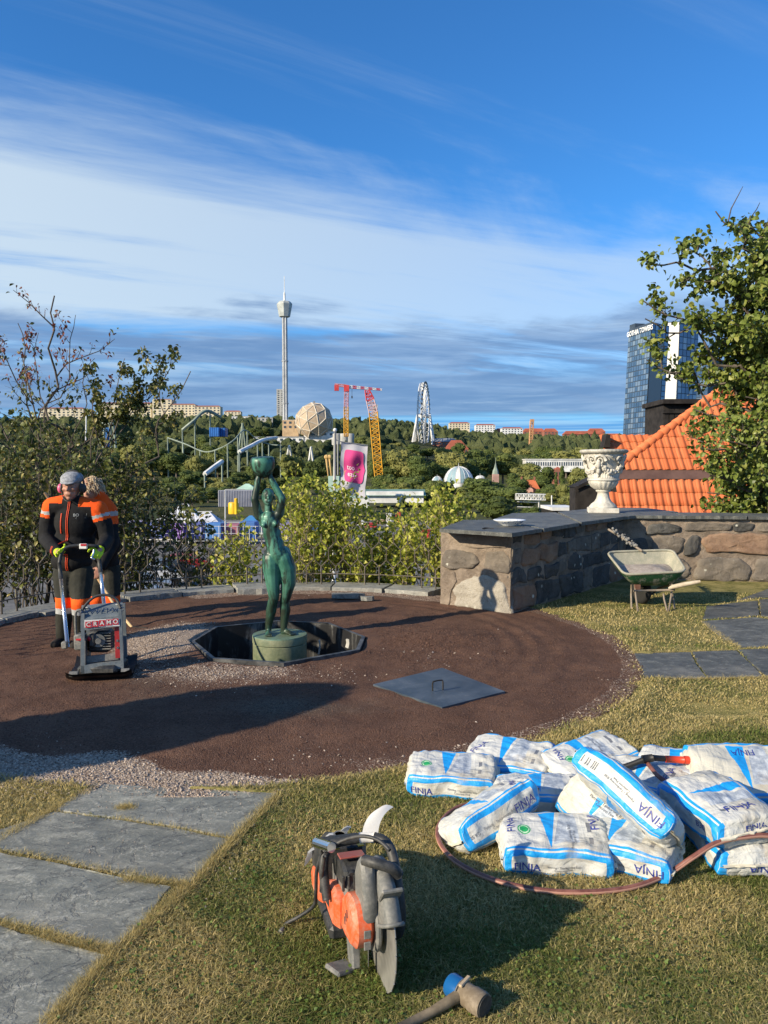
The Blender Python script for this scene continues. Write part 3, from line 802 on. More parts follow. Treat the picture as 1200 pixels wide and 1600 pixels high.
def left_shrub():
 Y = 12.0; root = thing('bare_topped_tree', 'dull green tree at the left edge with a thin bare reddish top', 'tree', at(70, 900, Y)); off = root.location
 specs = [((70, 960), (85, 462), .035, 4), ((80, 800), (28, 505), .02, 4), ((70, 700), (118, 492), .014, 3), ((85, 700), (0, 540), .018, 4), ((95, 800), (-30, 620), .02, 4),
             ((60, 720), (60, 520), .015, 3), ((80, 760), (148, 560), .015, 3)]
 T = []; tips = []
 for i, (a, c, r, nb) in enumerate(specs):
  tt, tp = twigs(at(*a, Y), at(c[0], c[1], Y + random.uniform(-.4, .4)), 2, nb + 3, .55, seed=40 + i, r0=r, ratio=.30); T += tt; tips += tp
 T2 = []
 b = tubes_me([([p - off for p in t[0]], t[1], t[2]) for t in T]); b.build('trunk', M_bark, root)
 hi = [(p, d) for p, d in tips if at(0, 600, Y).z < p.z]; lo = [(p, d) for p, d in tips if p.z <= at(0, 600, Y).z]
 P, D = leaf_cloud(hi, 1.3, .03, (0, 0, -1)); 
 me = leaves_me('reddish_leaves', P - np.array(off), D, .062, droop=.3, wid=.24); props(link('reddish_leaves', me, root, M_leaf_red), kind='stuff')
 P, D = leaf_cloud(hi[::3] + lo, .8, .05, (0, 0, -.8)); leafy(root, P, D, .075, M_leaf_l, 0, droop=.3, wid=.3)
 # the branch that reaches out to the right
 Y = 11.6; root = thing('leaning_shrub', 'shrub with one long leafy branch leaning right against the sky', 'shrub', at(150, 900, Y)); off = root.location
 specs = [((160, 900), (298, 580), .022, 9), ((130, 760), (280, 556), .016, 9), ((140, 740), (195, 560), .014, 7), ((150, 720), (130, 575), .013, 6), ((170, 700), (255, 592), .012, 8), ((165, 700), (228, 552), .012, 7)]
 T = []; tips = []
 for i, (a, c, r, nb) in enumerate(specs):
  tt, tp = twigs(at(*a, Y), at(c[0], c[1], Y + random.uniform(-.3, .3)), 2, nb, .5, seed=60 + i, r0=r, ratio=.22); T += tt; tips += tp
 tubes_me([([p - off for p in t[0]], t[1], t[2]) for t in T]).build('stems', M_bark, root)
 P, D = leaf_cloud(tips, 2.1, .04, (0, 0, -.9)); leafy(root, P, D, .075, M_leaf_l, 150, droop=.3, wid=.3)
 # dense bushes behind the railing
 out = [(-60, 650), (0, 655), (60, 650), (110, 665), (150, 690), (200, 702), (240, 712), (280, 715), (310, 745), (330, 775), (345, 805), (350, 850)]
 labs = ['dark dense bush behind the railing at the far left edge', 'dense dull green bush behind the two workers', 'tall dense bush right of the workers, under the coaster', 'loose bush left of the statue with the fairground showing through']
 for gi, (x0, x1, n) in enumerate([(-90, 60, 46), (60, 160, 40), (160, 255, 40), (255, 345, 26)]):
  cxp = (x0 + x1) / 2; base = at(cxp, 925, 11.2); root = thing('dense_bush', labs[gi], 'bush', base, group='bushes behind the railing'); off = root.location; T = []; tips = []
  for i in range(n):
   px = random.uniform(x0, x1); top = np.interp(px, [o[0] for o in out], [o[1] for o in out]) + abs(random.gauss(0, 50)) + (random.uniform(0, 170) if random.random() < .6 else 0)
   Yb = random.uniform(10.7, 12.6)
   tt, tp = twigs(at(px + random.uniform(-25, 25), 940, Yb) + Vector((0, 0, -.3)), at(px, min(top, 860), Yb + random.uniform(-.5, .5)), 2, 7, .55, seed=100 + gi * 50 + i, r0=.012, ratio=.30); T += tt; tips += tp
  tubes_me([([p - off for p in t[0]], t[1], t[2]) for t in T], 5).build('stems', M_bark, root)
  P, D = leaf_cloud([q for q in tips if proj(q[0])[1] > np.interp(proj(q[0])[0], [o[0] for o in out], [o[1] for o in out]) - random.uniform(-20, 34) and (proj(q[0])[1] < 838 or proj(q[0])[0] < 175 or random.random() < .38)], .85 if gi < 3 else .6, .06, (0, 0, -.5)); print('bush', gi, len(P)); leafy(root, P, D, .078, M_leaf_l, 60 if gi else 0, droop=.25, wid=.34)
left_shrub()

def center_hedge():
 out = [(352, 850), (380, 800), (400, 860), (440, 790), (455, 755), (480, 748), (510, 752), (540, 760), (565, 790), (600, 800), (640, 785), (665, 765), (700, 772), (735, 795), (760, 840)]
 labs = ['low yellow green shrub left of the statue behind the railing', 'sunlit yellow green shrub right of the statue', 'sunlit yellow green shrub around the flag pole foot', 'broad yellow green shrub beside the stone pier']
 for gi, (x0, x1, n) in enumerate([(352, 415, 12), (440, 530, 34), (530, 630, 34), (630, 745, 46)]):
  base = at((x0 + x1) / 2, 925, 11.0); root = thing('hedge_shrub', labs[gi], 'shrub', base, group='yellow green shrubs behind the railing'); off = root.location; T = []; tips = []
  for i in range(n):
   px = random.uniform(x0, x1); top = np.interp(px, [o[0] for o in out], [o[1] for o in out]) + abs(random.gauss(0, 28)) + (random.uniform(0, 90) if random.random() < .5 else 0)
   Yb = random.uniform(10.6, 11.6)
   tt, tp = twigs(at(px + random.uniform(-30, 30), 930, Yb) + Vector((0, 0, -.35)), at(px, min(top, 880), Yb + random.uniform(-.3, .3)), 1, 8, .42, seed=300 + gi * 60 + i, r0=.009, ratio=.30); T += tt
   tips += [(p, d) for p, d in tp]
   tips += [(p, Vector((0, 0, 1))) for p in tt[0][0][len(tt[0][0]) // 2:]]
  tubes_me([([p - off for p in t[0]], t[1], t[2]) for t in T], 5).build('stems', M_bark_p, root)
  P, D = leaf_cloud(tips, 3.2, .06, (0, 0, .1)); print('hedge', gi, len(P)); leafy(root, P, D, .072, M_leaf_c, 70, droop=.25, wid=.36, up=.2)
center_hedge()
P_, D_ = clover()
props(link('clover_weeds', leaves_me('clover_weeds', P_, D_, .0125, droop=.1, wid=.45, up=1.0), None, M_leaf_w), 'green clover and weeds growing in patches in the dry lawn', 'weeds', kind='stuff')

# ---------------------------------------------------------------- far trees
def crown_me(seed, n=2300, kind='broad'):
 """unit crown (about 1 m wide, base at z=0): clumps of small faces over uneven lobes"""
 r_ = np.random.default_rng(seed); lobes = []
 if kind == 'broad':
  for i in range(17):
   a = r_.uniform(0, 6.28); q = r_.uniform(.05, .30) ; z = r_.uniform(.25, .82); lobes.append((math.cos(a) * q * (1.25 - z * .5), math.sin(a) * q * (1.25 - z * .5), z, r_.uniform(.13, .24)))
  lobes.append((0, 0, .5, .33))
 elif kind == 'slim':
  for i in range(16): z = .08 + .84 * i / 15; lobes.append((r_.normal(0, .05), r_.normal(0, .05), z * 2.0, .17 * (1 - .6 * abs(z - .4)) + .02))
 else:
  for i in range(22): z = i / 21; a = r_.uniform(0, 6.28); w = .34 * (1 - z) + .02; lobes.append((math.cos(a) * w * .5, math.sin(a) * w * .5, .1 + z * 1.5, w * .62))
 P = []; N = []
 for (x, y, z, rad) in lobes:
  k = int(n * rad ** 2 / sum(l[3] ** 2 for l in lobes)); d = r_.normal(0, 1, (k, 3)); d /= np.linalg.norm(d, axis=1, keepdims=True)
  P.append(np.array([x, y, z]) + d * rad * r_.uniform(.82, 1.10, (k, 1)) * np.array([1, 1, .85])); N.append(d)
 P = np.concatenate(P); N = np.concatenate(N); n = len(P)
 N = N + r_.normal(0, .45, (n, 3)); N /= np.linalg.norm(N, axis=1, keepdims=True)
 U = np.cross(N, r_.normal(0, 1, (n, 3))); U /= np.linalg.norm(U, axis=1, keepdims=True); W = np.cross(N, U)
 s = r_.uniform(.014, .036, (n, 1)); q = []
 for k in range(5):
  a = 6.283 * k / 5; q.append(P + (U * math.cos(a) + W * math.sin(a) * .8) * s * r_.uniform(.6, 1.2, (n, 1)))
 V = np.stack(q, 1).reshape(-1, 3); F = np.arange(n * 5).reshape(n, 5)
 # solid shaded interior so that the sky does not show through everywhere
 mb = MB()
 for (x, y, z, rad) in lobes: mb.ell((x, y, z), (rad * .86, rad * .86, rad * .74), n=8, m=5)
 k = len(V); V2 = np.concatenate([V, np.array(mb.v)]); F2 = [list(f) for f in F] + [[i + k for i in f] for f in mb.f]
 me = mesh_np('crown', V2, F2, attrs={'rnd': ('POINT', 'FLOAT', np.concatenate([np.repeat(r_.random(n), 5), np.full(len(mb.v), .1)]))})
 return me
def treecol(name, a, b, c):
 def fn(t):
  r = attr(t, 'rnd'); o = objrnd(t); cc = mix(r, a, b); cc = mix(o.sm(.45, 1.0) * .6, cc, c); cc = cmul(cc, o * .5 + .75); return dict(col=cc)
 return mat(name, fn, rough=.7, spec=.2, trans=.12)
M_crown = treecol('park_tree_foliage', (.058, .084, .022), (.15, .185, .045), (.21, .19, .06))
M_crown_d = treecol('dark_conifer_foliage', (.026, .045, .022), (.06, .085, .038), (.05, .07, .035))
CR = {k: [crown_me(s, kind=k) for s in range(4 if k == 'broad' else 2)] for k in ('broad', 'slim', 'cone')}
for k in CR:
 for me in CR[k]: me.materials.append(M_crown_d if k == 'cone' else M_crown)
_tb = MB(); _tb.tube([(0, 0, -.1), (0, 0, .25), (.01, 0, .45)], [.03, .022, .012], n=6); TR = _tb.me('trunk', True); TR.materials.append(M_bark)
TREES_GROUP = 'trees of the park below the terrace'
LAND = [(60, 'behind the bare topped tree'), (160, 'near the arched ride'), (230, 'below the cream blocks'), (300, 'by the coaster lift'), (350, 'by the blue containers'), (385, 'by the pale green coaster frame'), (413, 'behind the bowl of the statue'), (446, 'at the foot of the white tower'), (491, 'under the geodesic dome'), (523, 'beside the white pole'), (553, 'behind the banner'), (592, 'beside the yellow crane boom'), (630, 'between crane boom and ferris wheel'), (662, 'below the ferris wheel'), (690, 'in front of the brick hall'), (717, 'by the big white dome'), (750, 'by the small white dome'), (774, 'by the pink turret'), (800, 'below the white ridge houses'), (829, 'by the pink house'), (870, 'below the long white building'), (905, 'just left of the urn'), (950, 'behind the urn')]
LSEEN = {}
def tree_label(px, yt, Y, w):
 k = min(LAND, key=lambda q: abs(q[0] - px)); sd = 'left' if px < k[0] - 4 else ('right' if px > k[0] + 4 else 'middle')
 far = 'nearest' if Y < 200 else ('near' if Y < 265 else ('middle' if Y < 345 else ('far' if Y < 440 else 'farthest'))); sz = 'broad' if w > 52 else ('slender' if w < 41 else 'round')
 s = '%s green tree %s, %s side, %s row' % (sz, k[1], sd, far); n = LSEEN.get(s, 0); LSEEN[s] = n + 1
 return s if n == 0 else s + (', slightly behind', ', half hidden', ', low one')[min(n - 1, 2)]
def far_tree(px, ytop, Y, wpx, kind='broad', lab=None, grp=TREES_GROUP, sink=None):
 top = at(px, ytop, Y); g = float(hgt(top.x, top.y)); w = wpx / 1200 * Y; H = {'broad': 1.02, 'slim': 1.95, 'cone': 1.62}[kind]
 h = max(top.z - g, w * .6) if sink is None else w * H
 if lab is None: lab = tree_label(px, ytop, Y, wpx)
 r = thing({'broad': 'park_tree', 'slim': 'poplar_tree', 'cone': 'conifer_tree'}[kind], lab, 'tree', (top.x, top.y, g if sink is None else top.z - h), rz=random.uniform(0, 6.28), group=grp)
 ch = min(h * .97, w * H * random.uniform(.9, 1.15)); c = bpy.data.objects.new('crown', random.choice(CR[kind])); COL.objects.link(c); c.parent = r
 c.scale = (w, w, ch / H); c.location = (0, 0, h - ch)
 t = bpy.data.objects.new('trunk', TR); COL.objects.link(t); t.parent = r; t.scale = (w, w, max(h - ch * .6, .5) / .45)
 return r
# ================================================================ materials for built things
M_black_steel = mat('weathered_black_steel', noisy((.012, .012, .013), (.045, .043, .042), 7, rough=.55, bscale=40, bstr=.15), metal=.3)
def pitwall(t):
 v = coord(t); n = noise(mapv(v, scale=(1, 1, .5)), 5, 6, .7, .6)
 return dict(col=mix(n.sm(.5, .72), (.014, .014, .015), (.20, .20, .19)), rough=n * .4 + .35)
M_pit = mat('lime_streaked_black_liner', pitwall)
M_rail = mat('weathered_railing_iron', noisy((.06, .052, .042), (.17, .145, .115), 15, rough=.6), metal=.2)
M_iron = mat('dark_iron', noisy((.02, .019, .018), (.06, .052, .045), 15, rough=.6, bscale=60, bstr=.2), metal=.5)
def plate(t):
 v = coord(t); n = noise(v, 3.5, 6, .65, .8); n2 = noise(v, 30, 4, .7)
 c = mix(n.sm(.35, .7), (.055, .075, .095), (.115, .14, .165)); c = mix((n2 * n * 3.2).sm(.95, 1.4) * .5, c, (.24, .24, .23))
 return dict(col=c, rough=n * .3 + .35, bump=n2, bstr=.12, bdist=.004)
M_plate = mat('blue_grey_steel_plate', plate, metal=.35)
def rock(c1, c2, c3, nm, sc=1.0, spk=0.0):
 def fn(t):
  v = coord(t); r = objrnd(t); n = noise(v, 3.2 * sc, 7, .65, .5); n2 = noise(v, 26 * sc, 5, .75); n3 = voro(v, 75 * sc)
  c = mix(n.sm(.32, .68), c1, c2); c = mix(r * .55, c, c3); c = mix(n2.sm(.56, .75) * .5, c, (.34, .33, .29)); c = mix(n2.sm(.25, .42), (.05, .045, .04), c)
  if spk: c = mix(n3.sm(.1, .5) * spk, c, (.50, .46, .40))
  li = voro(v, 7, rnd=1.0); c = mix((1.0 - (li + (n2 - .5) * .3).sm(.10, .17)) * noise(v, 2.2, 2).sm(.50, .62), c, (.60, .59, .50))   # lichen
  return dict(col=c, rough=.88, bump=n2 * .7 + n * .9, bstr=.9, bdist=.03)
 return mat(nm, fn, spec=.2)
M_rock = rock((.11, .095, .08), (.25, .21, .165), (.16, .14, .12), 'rough_wall_stone')
M_rock_r = rock((.20, .125, .085), (.34, .23, .155), (.24, .15, .10), 'reddish_wall_stone')
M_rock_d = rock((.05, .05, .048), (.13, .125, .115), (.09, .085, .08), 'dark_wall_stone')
M_granite = rock((.19, .165, .12), (.36, .33, .26), (.27, .24, .19), 'speckled_granite', 1.2, .55)
def mort(t):
 v = coord(t); n = noise(v, 4, 6, .65); n2 = noise(v, 40, 5, .75)
 return dict(col=mix((n * .7 + n2 * .3).sm(.35, .65), (.17, .135, .105), (.34, .275, .215)), rough=.95, bump=n2 + n * .8, bstr=.9, bdist=.025)
M_mortar = mat('old_brown_mortar', mort, spec=.15)

# ================================================================ pit
def build_pit():
 r = thing('fountain_pit', 'sunken octagonal black pit with thin steel rim around the statue base', 'pit', (CX, CY, 0))
 b = MB(); n = 8
 o_ = [(x * 1.0, y * 1.0) for x, y in PIT]; 
 def wall(k):
  a, c = Vector((*PIT[k], 0)), Vector((*PIT[(k + 1) % 8], 0)); m = MB(); steps = 8; vs = []; fs = []
  for i in range(steps + 1):
   p = a.lerp(c, i / steps)
   for z in (.045, -.1, -.25, -.42): vs.append((p.x, p.y, z))
  for i in range(steps):
   for j in range(3): q = i * 4 + j; fs.append([q, q + 1, q + 5, q + 4])
  m.mesh(vs, fs); return m
 for k in range(8): wall(k).build('pit_wall', M_pit, r)
 M_rim = mat('dusty_steel_rim', noisy((.035, .037, .04), (.16, .16, .155), 9, rough=.5, bscale=30), metal=.4)
 for k in range(8):
  a, c = Vector((*PIT[k], 0)), Vector((*PIT[(k + 1) % 8], 0)); m = MB()
  oo = 1.045; z0, z1 = .018, .050
  m.mesh([(a.x, a.y, z1), (c.x, c.y, z1), (c.x * oo, c.y * oo, z1), (a.x * oo, a.y * oo, z1), (a.x * oo, a.y * oo, z0 - .05), (c.x * oo, c.y * oo, z0 - .05)], [[0, 1, 2, 3][::-1], [3, 2, 5, 4][::-1]])
  m.build('rim', M_rim, r)
 m = MB(); m.mesh([(x, y, -.42) for x, y in PIT], [list(range(8))]); m.build('pit_floor', mat('wet_pit_bottom', noisy((.02, .02, .018), (.12, .11, .09), 6, rough=.6, bscale=20)), r)
 for (px, py0, py1, Y) in ((371, 993, 1019, 7.7), (498, 1000, 1022, 7.5), (544, 998, 1012, 7.35)):
  p0 = at(px, py1, Y); p1 = at(px + 1, py0, Y); m = MB(); m.tube(catmull([p0, p0.lerp(p1, .5) + Vector((.008, 0, 0)), p1], 4), .009 if px < 540 else .03, n=8)
  props(m.build('water_pipe', mat('pale_pipe', col=(.45, .44, .40), rough=.5), None), {371: 'thin pale pipe stub standing in the left of the pit', 498: 'thin pale pipe stub standing right of the statue base', 544: 'short thick pale pipe end in the right corner of the pit'}[px], 'pipe')
build_pit()

# ================================================================ lid
def build_lid():
 c = [gnd(583, 1070, .03), gnd(691, 1044, .03), gnd(789, 1081, .03), gnd(691, 1106, .03)]
 ctr = sum(c, Vector()) / 4; r = thing('steel_hatch', 'flat blue grey steel cover lying on the gravel with a small handle', 'lid', (ctr.x, ctr.y, 0))
 m = MB(); P = [((p - ctr).x, (p - ctr).y) for p in c]; m.prism(P, .008, .034)
 o = m.build('cover_plate', M_plate, r)
 h = MB(); a = at(676, 1080, gnd(676, 1080, .04).y) - r.location; b_ = at(692, 1078, gnd(692, 1078, .04).y) - r.location
 h.tube(catmull([a, a + Vector((0, 0, .055)), a + Vector((.01, 0, .07)), b_ + Vector((-.01, 0, .07)), b_ + Vector((0, 0, .055)), b_], 3), .0055, n=8)
 h.build('handle', M_iron, r)
build_lid()

# ================================================================ kerb and railing
def build_kerb():
 r = thing('kerb', 'curved kerb of grey slate stones at the back of the gravel circle', None, (CX, CY, 0), kind='structure')
 a = 60.0; i = 0
 while a < 203:
  w = random.uniform(7.5, 15); a1 = min(a + w - .5, 204); n = 7; zt = .055 + random.uniform(-.008, .010)
  ri, ro = 3.05 + random.uniform(-.04, .03), 3.50
  if 91 < a < 100: ri -= .14; zt += .012
  P = [(math.cos(R(a + (a1 - a) * k / n)) * ro, math.sin(R(a + (a1 - a) * k / n)) * ro) for k in range(n + 1)] + [(math.cos(R(a1 - (a1 - a) * k / n)) * ri, math.sin(R(a1 - (a1 - a) * k / n)) * ri) for k in range(n + 1)]
  c = sum((Vector(p) for p in P), Vector((0, 0))) / len(P)
  o = flag([Vector(p) for p in rough_poly(P, .05, .010)], -.09, zt, 'kerb_stone', M_kerb, r); a = a1 + .5; i += 1
 # loose broken slate lying on the kerb
 for k, (px, py, w, d) in enumerate(((543, 929, .38, .13), (575, 933, .16, .07))):
  g = gnd(px, py, .07); P = [Vector((g.x + w * x, g.y + d * y)) for x, y in ((-.5, -.3), (-.1, -.55), (.35, -.45), (.55, 0), (.3, .45), (-.2, .5), (-.5, .3))]
  o = flag(rough_poly(P, .04, .012), .03, .085 - .006 * k, 'slate_piece', M_kerb, None)
  props(o, ('loose broken slate piece lying on the kerb behind the statue', 'small broken slate chip beside the larger one on the kerb')[k], 'slate')
 r = thing('railing', 'low black iron railing with hexagon pattern along the curved kerb', 'railing', (CX, CY, 0))
 RF = 3.33; da = .20 / RF; n = int(R(146) / da); a0 = R(57)
 P = lambda u, z: Vector((math.cos(a0 + u * da) * RF, math.sin(a0 + u * da) * RF, z))
 z0, zr, z1, z2, z3, z4, z5 = .05, .20, .30, .40, .54, .64, .73
 for k in range(n + 1):
  if k % 4 in (1, 2): m = MB(); m.tube([P(k, z0), P(k, z1)], .0115, n=6); m.build('post', M_rail, r)
  else: m = MB(); m.tube([P(k, zr), P(k, z1)], .0082, n=5); m.build('upright', M_rail, r)
  # hexagon cell: from joint k up to its own top
  if k < n:
   m = MB(); m.tube([P(k, z1), P(k + .5, z2), P(k + 1, z1)], .0082, n=5, cap=False); m.tube([P(k + .5, z2), P(k + .5, z3)], .0082, n=5); m.build('lattice', M_rail, r)
   m = MB(); m.tube([P(k + .5, z3), P(k + 1, z4), P(k + 1.5, z3)], .0082, n=5, cap=False); m.tube([P(k + 1, z4), P(k + 1, z5)], .0082, n=5); 
   m.tube([P(k + 1, z5) + Vector((.012 * math.cos(t), 0, .012 * math.sin(t))) for t in (0, 1, 2, 3, 4, 5)], .004, n=4, closed=True); m.build('lattice_top', M_rail, r)
 m = MB(); m.tube([P(u * .5, zr) for u in range(2 * n + 1)], .0075, n=6); m.build('rail', M_rail, r)
build_kerb()

# ================================================================ stone walls
def stone_block(poly, depth, M, bulge=.02, seed=0):
 bulge = bulge * .55 + .004
 n0 = len(poly); c = sum((Vector(p) for p in poly), Vector((0, 0))) / n0; P = []
 for i in range(n0):
  a, b = Vector(poly[i]), Vector(poly[(i + 1) % n0])
  for j in range(6):
   t = j / 6; p = a.lerp(b, t); P.append(p)
 # round the corners
 for _ in range(1): P = [(P[i - 1] + P[i] * 2 + P[(i + 1) % len(P)]) / 4 for i in range(len(P))]
 P = [c + (p - c) * (1 + .20 * mnoise.noise((p.x * 6, p.y * 6, seed)) + .07 * mnoise.noise((p.x * 23, p.y * 23, seed))) for p in P]
 rings = [(1.03, -depth), (1.0, 0.0), (.985, bulge * .45), (.93, bulge * .8), (.78, bulge * .95), (.5, bulge * .9), (.25, bulge * 1.0)]; n = len(P); vs = []; fs = []
 for k, h in rings:
  for p in P:
   q = c + (p - c) * k; hh = h + (.8 * bulge * mnoise.noise((q.x * 6, q.y * 6, seed + 3)) + .5 * bulge * mnoise.noise((q.x * 19, q.y * 19, seed)) if h > 0 else 0)
   vs.append(M @ Vector((q.x, q.y, hh)))
 vs.append(M @ Vector((c.x, c.y, bulge)))
 for r_ in range(len(rings) - 1):
  for i in range(n): fs.append([r_ * n + i, r_ * n + (i + 1) % n, (r_ + 1) * n + (i + 1) % n, (r_ + 1) * n + i])
 for i in range(n): fs.append([(len(rings) - 1) * n + i, (len(rings) - 1) * n + (i + 1) % n, len(vs) - 1])
 m = MB(); m.mesh(vs, fs); return m
def wall_face(root, A, B, z0, z1, courses, off, seed, mats, gap=.018, bulge=.03):
 """fills the face from A to B (plan) with irregular stones; outward normal is to the right of A->B"""
 A, B = Vector((*A, 0)), Vector((*B, 0)); L = (B - A).length; x = (B - A).normalized(); out = Vector((x.y, -x.x, 0)); rnd = random.Random(seed)
 M = Matrix.Translation(A - off + Vector((0, 0, z0))) @ Matrix((x, Vector((0, 0, 1)), out)).transposed().to_4x4()
 H = z1 - z0; ys = [0]
 for c_ in courses: ys.append(ys[-1] + c_ * H)
 J = lambda u, v: (mnoise.noise((u * 3, v * 3, seed)) * .09, mnoise.noise((u * 3, v * 3, seed + 9)) * .10)
 for ci in range(len(courses)):
  u = -rnd.uniform(0, .15); 
  while u < L - .05:
   w = rnd.uniform(1.1, 3.0) * (ys[ci + 1] - ys[ci]); w = max(w, .16); u1 = min(u + w, L + .02)
   if L - u1 < .12: u1 = L
   uu = max(u, 0); g = gap * rnd.uniform(.6, 1.6); pts = [(uu + g, ys[ci] + g), ((uu + u1) / 2, ys[ci] + g + rnd.uniform(-.01, .02)), (u1 - g, ys[ci] + g), (u1 - g, (ys[ci] + ys[ci + 1]) / 2), (u1 - g, ys[ci + 1] - g), ((uu + u1) / 2, ys[ci + 1] - g + rnd.uniform(-.02, .01)), (uu + g, ys[ci + 1] - g), (uu + g, (ys[ci] + ys[ci + 1]) / 2)]
   P = []
   for p in pts:
    j = J(*p); P.append((min(max(p[0] + j[0], .01), L - .005), min(max(p[1] + j[1], .005), H - .01)))
   stone_block(P, .04, M, bulge * rnd.uniform(.6, 1.5), rnd.random() * 50).build('stone', rnd.choice(mats), root, smooth=True)
   u = u1
def mortar_body(root, poly, z0, z1, off):
 """the wall's core: a prism with an uneven, smeared surface"""
 vs = []; fs = []; P = []
 for i in range(len(poly)):
  a, b = Vector(poly[i]), Vector(poly[(i + 1) % len(poly)]); k = max(1, int((b - a).length / .06))
  nrm = Vector(((b - a).y, -(b - a).x)).normalized()
  for j in range(k): P.append((a.lerp(b, j / k), nrm))
 n = len(P); mz = 16
 for j in range(mz + 1):
  z = z0 + (z1 - z0) * j / mz
  for p, nr in P:
   q = p + nr * (.016 * mnoise.noise((p.x * 5, p.y * 5, z * 5)) + .009 * mnoise.noise((p.x * 17, p.y * 17, z * 17))); vs.append((q.x - off.x, q.y - off.y, z))
 for j in range(mz):
  for i in range(n): fs.append([j * n + i, j * n + (i + 1) % n, (j + 1) * n + (i + 1) % n, (j + 1) * n + i])
 fs.append([mz * n + i for i in range(n)])
 m = MB(); m.mesh(vs, fs); return m.build('mortar', M_mortar, root, smooth=False)
PA, PB, PC = (.67, 9.03), (1.40, 8.45), (3.50, 11.22)         # near left, near right, inner corner of the pier
PD = (3.02, 12.75); FA = (8.6, 10.45)
ZT = .90
def build_walls():
 root = thing('stone_pier', 'thick natural stone wall end with a slate top, dark on its right side', 'wall', (PB[0], PB[1], 0)); off = root.location.copy()
 poly = [PA, PB, PC, (3.9, 12.3), PD]
 mortar_body(root, poly, -.15, ZT, off)
 # near face, hand set
 A, B = Vector((*PA, 0)), Vector((*PB, 0)); x = (B - A).normalized(); out = Vector((x.y, -x.x, 0)); L = (B - A).length
 M = Matrix.Translation(A - off) @ Matrix((x, Vector((0, 0, 1)), out)).transposed().to_4x4()
 def st(P, m, bul, sd): stone_block([(a * L, c * ZT) for a, c in P], .05, M, bul, sd).build('stone', m, root, smooth=True)
 st([(.20, .02), (.55, .0), (.97, .0), (.99, .2), (.93, .38), (.78, .46), (.55, .47), (.36, .38), (.2, .2)], M_granite, .05, 1)
 st([(.03, .52), (.22, .50), (.50, .53), (.56, .62), (.5, .72), (.28, .76), (.08, .74), (.02, .62)], M_rock, .045, 2)
 st([(.0, .02), (.14, .03), (.16, .2), (.26, .36), (.2, .45), (.02, .46)], M_mortar, .015, 3)
 st([(.60, .56), (.82, .50), (.98, .52), (.98, .70), (.9, .78), (.66, .76)], M_rock, .018, 4)
 st([(.2, .8), (.5, .79), (.8, .82), (.97, .82), (.97, .97), (.4, .97), (.18, .93)], M_mortar, .018, 5)
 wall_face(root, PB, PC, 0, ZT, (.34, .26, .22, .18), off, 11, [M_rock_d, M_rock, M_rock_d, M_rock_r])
 # slate top: three slabs
 ct = [[(687, 826), (800, 833), (846, 826), (770, 812), (725, 812)], [(849, 826), (905, 817), (868, 800.5), (800, 802), (772, 811)], [(908, 816.5), (975, 807.5), (1060, 800), (1010, 794), (940, 793), (872, 800)]]
 for i, c in enumerate(ct):
  P = [gnd(px, py, ZT + .04) for px, py in c]; P = [Vector((p.x - off.x, p.y - off.y)) for p in P]
  o = flag(rough_poly(P, .06, .008), ZT - .002 + .001 * i, ZT + .04 + .002 * i, 'cap_slab', M_slate_dark, root)
 root = thing('stone_wall', 'low natural stone wall with slate coping behind the wheelbarrow', 'wall', (PC[0], PC[1], 0)); off = root.location.copy()
 mortar_body(root, [(3.45, 11.26), FA, (8.9, 11.4), (3.6, 12.2)], -.15, ZT, off)
 A2, B2 = (3.52, 11.24), FA
 X = Vector((*B2, 0)) - Vector((*A2, 0)); L = X.length; x = X.normalized(); out = Vector((x.y, -x.x, 0))
 M = Matrix.Translation(Vector((*A2, 0)) - off) @ Matrix((x, Vector((0, 0, 1)), out)).transposed().to_4x4()
 def st(P, m, bul, sd): stone_block(P, .05, M, bul, sd).build('stone', m, root, smooth=True)
 st([(1.12, .40), (1.5, .43), (2.0, .40), (2.05, .52), (2.0, .68), (1.6, .70), (1.2, .69), (1.10, .56)], M_rock_r, .05, 1)
 st([(1.0, .0), (1.4, .0), (1.75, .02), (1.78, .2), (1.6, .34), (1.2, .36), (1.03, .25)], M_rock, .05, 2)
 st([(1.80, .02), (2.2, .0), (2.6, .02), (2.6, .3), (2.3, .36), (1.84, .34)], M_rock, .05, 3)
 st([(.84, .36), (1.02, .38), (1.06, .5), (1.04, .66), (.95, .66), (.86, .52)], M_rock_d, .06, 4)
 st([(.30, .66), (.6, .69), (.78, .7), (.82, .78), (.6, .84), (.32, .80)], M_rock_d, .06, 5)
 st([(.84, .72), (1.1, .73), (1.45, .74), (1.5, .82), (1.1, .86), (.86, .84)], M_rock, .04, 6)
 st([(1.52, .72), (1.75, .73), (1.8, .83), (1.6, .86), (1.5, .82)], M_rock_d, .05, 7)
 st([(1.84, .73), (2.3, .72), (2.6, .75), (2.6, .86), (1.86, .86)], M_rock, .05, 8)
 st([(.40, .36), (.7, .36), (.82, .42), (.84, .6), (.7, .66), (.42, .62)], M_rock, .04, 9)
 st([(.02, .02), (.4, .02), (.9, .03), (.96, .2), (.8, .32), (.3, .33), (.02, .3)], M_rock, .05, 10)
 st([(.02, .36), (.3, .37), (.36, .5), (.3, .62), (.04, .6)], M_rock_d, .05, 11)
 st([(2.08, .40), (2.5, .38), (2.9, .42), (2.95, .6), (2.6, .68), (2.12, .66)], M_rock_r, .05, 12)
 st([(2.64, .02), (3.2, .0), (3.6, .02), (3.6, .3), (3.2, .37), (2.66, .34)], M_rock, .05, 13)
 st([(3.0, .40), (3.5, .38), (4.0, .42), (3.95, .66), (3.5, .7), (3.02, .68)], M_rock, .05, 14)
 st([(2.66, .73), (3.3, .72), (4.0, .75), (4.0, .86), (2.7, .86)], M_rock_d, .04, 15)
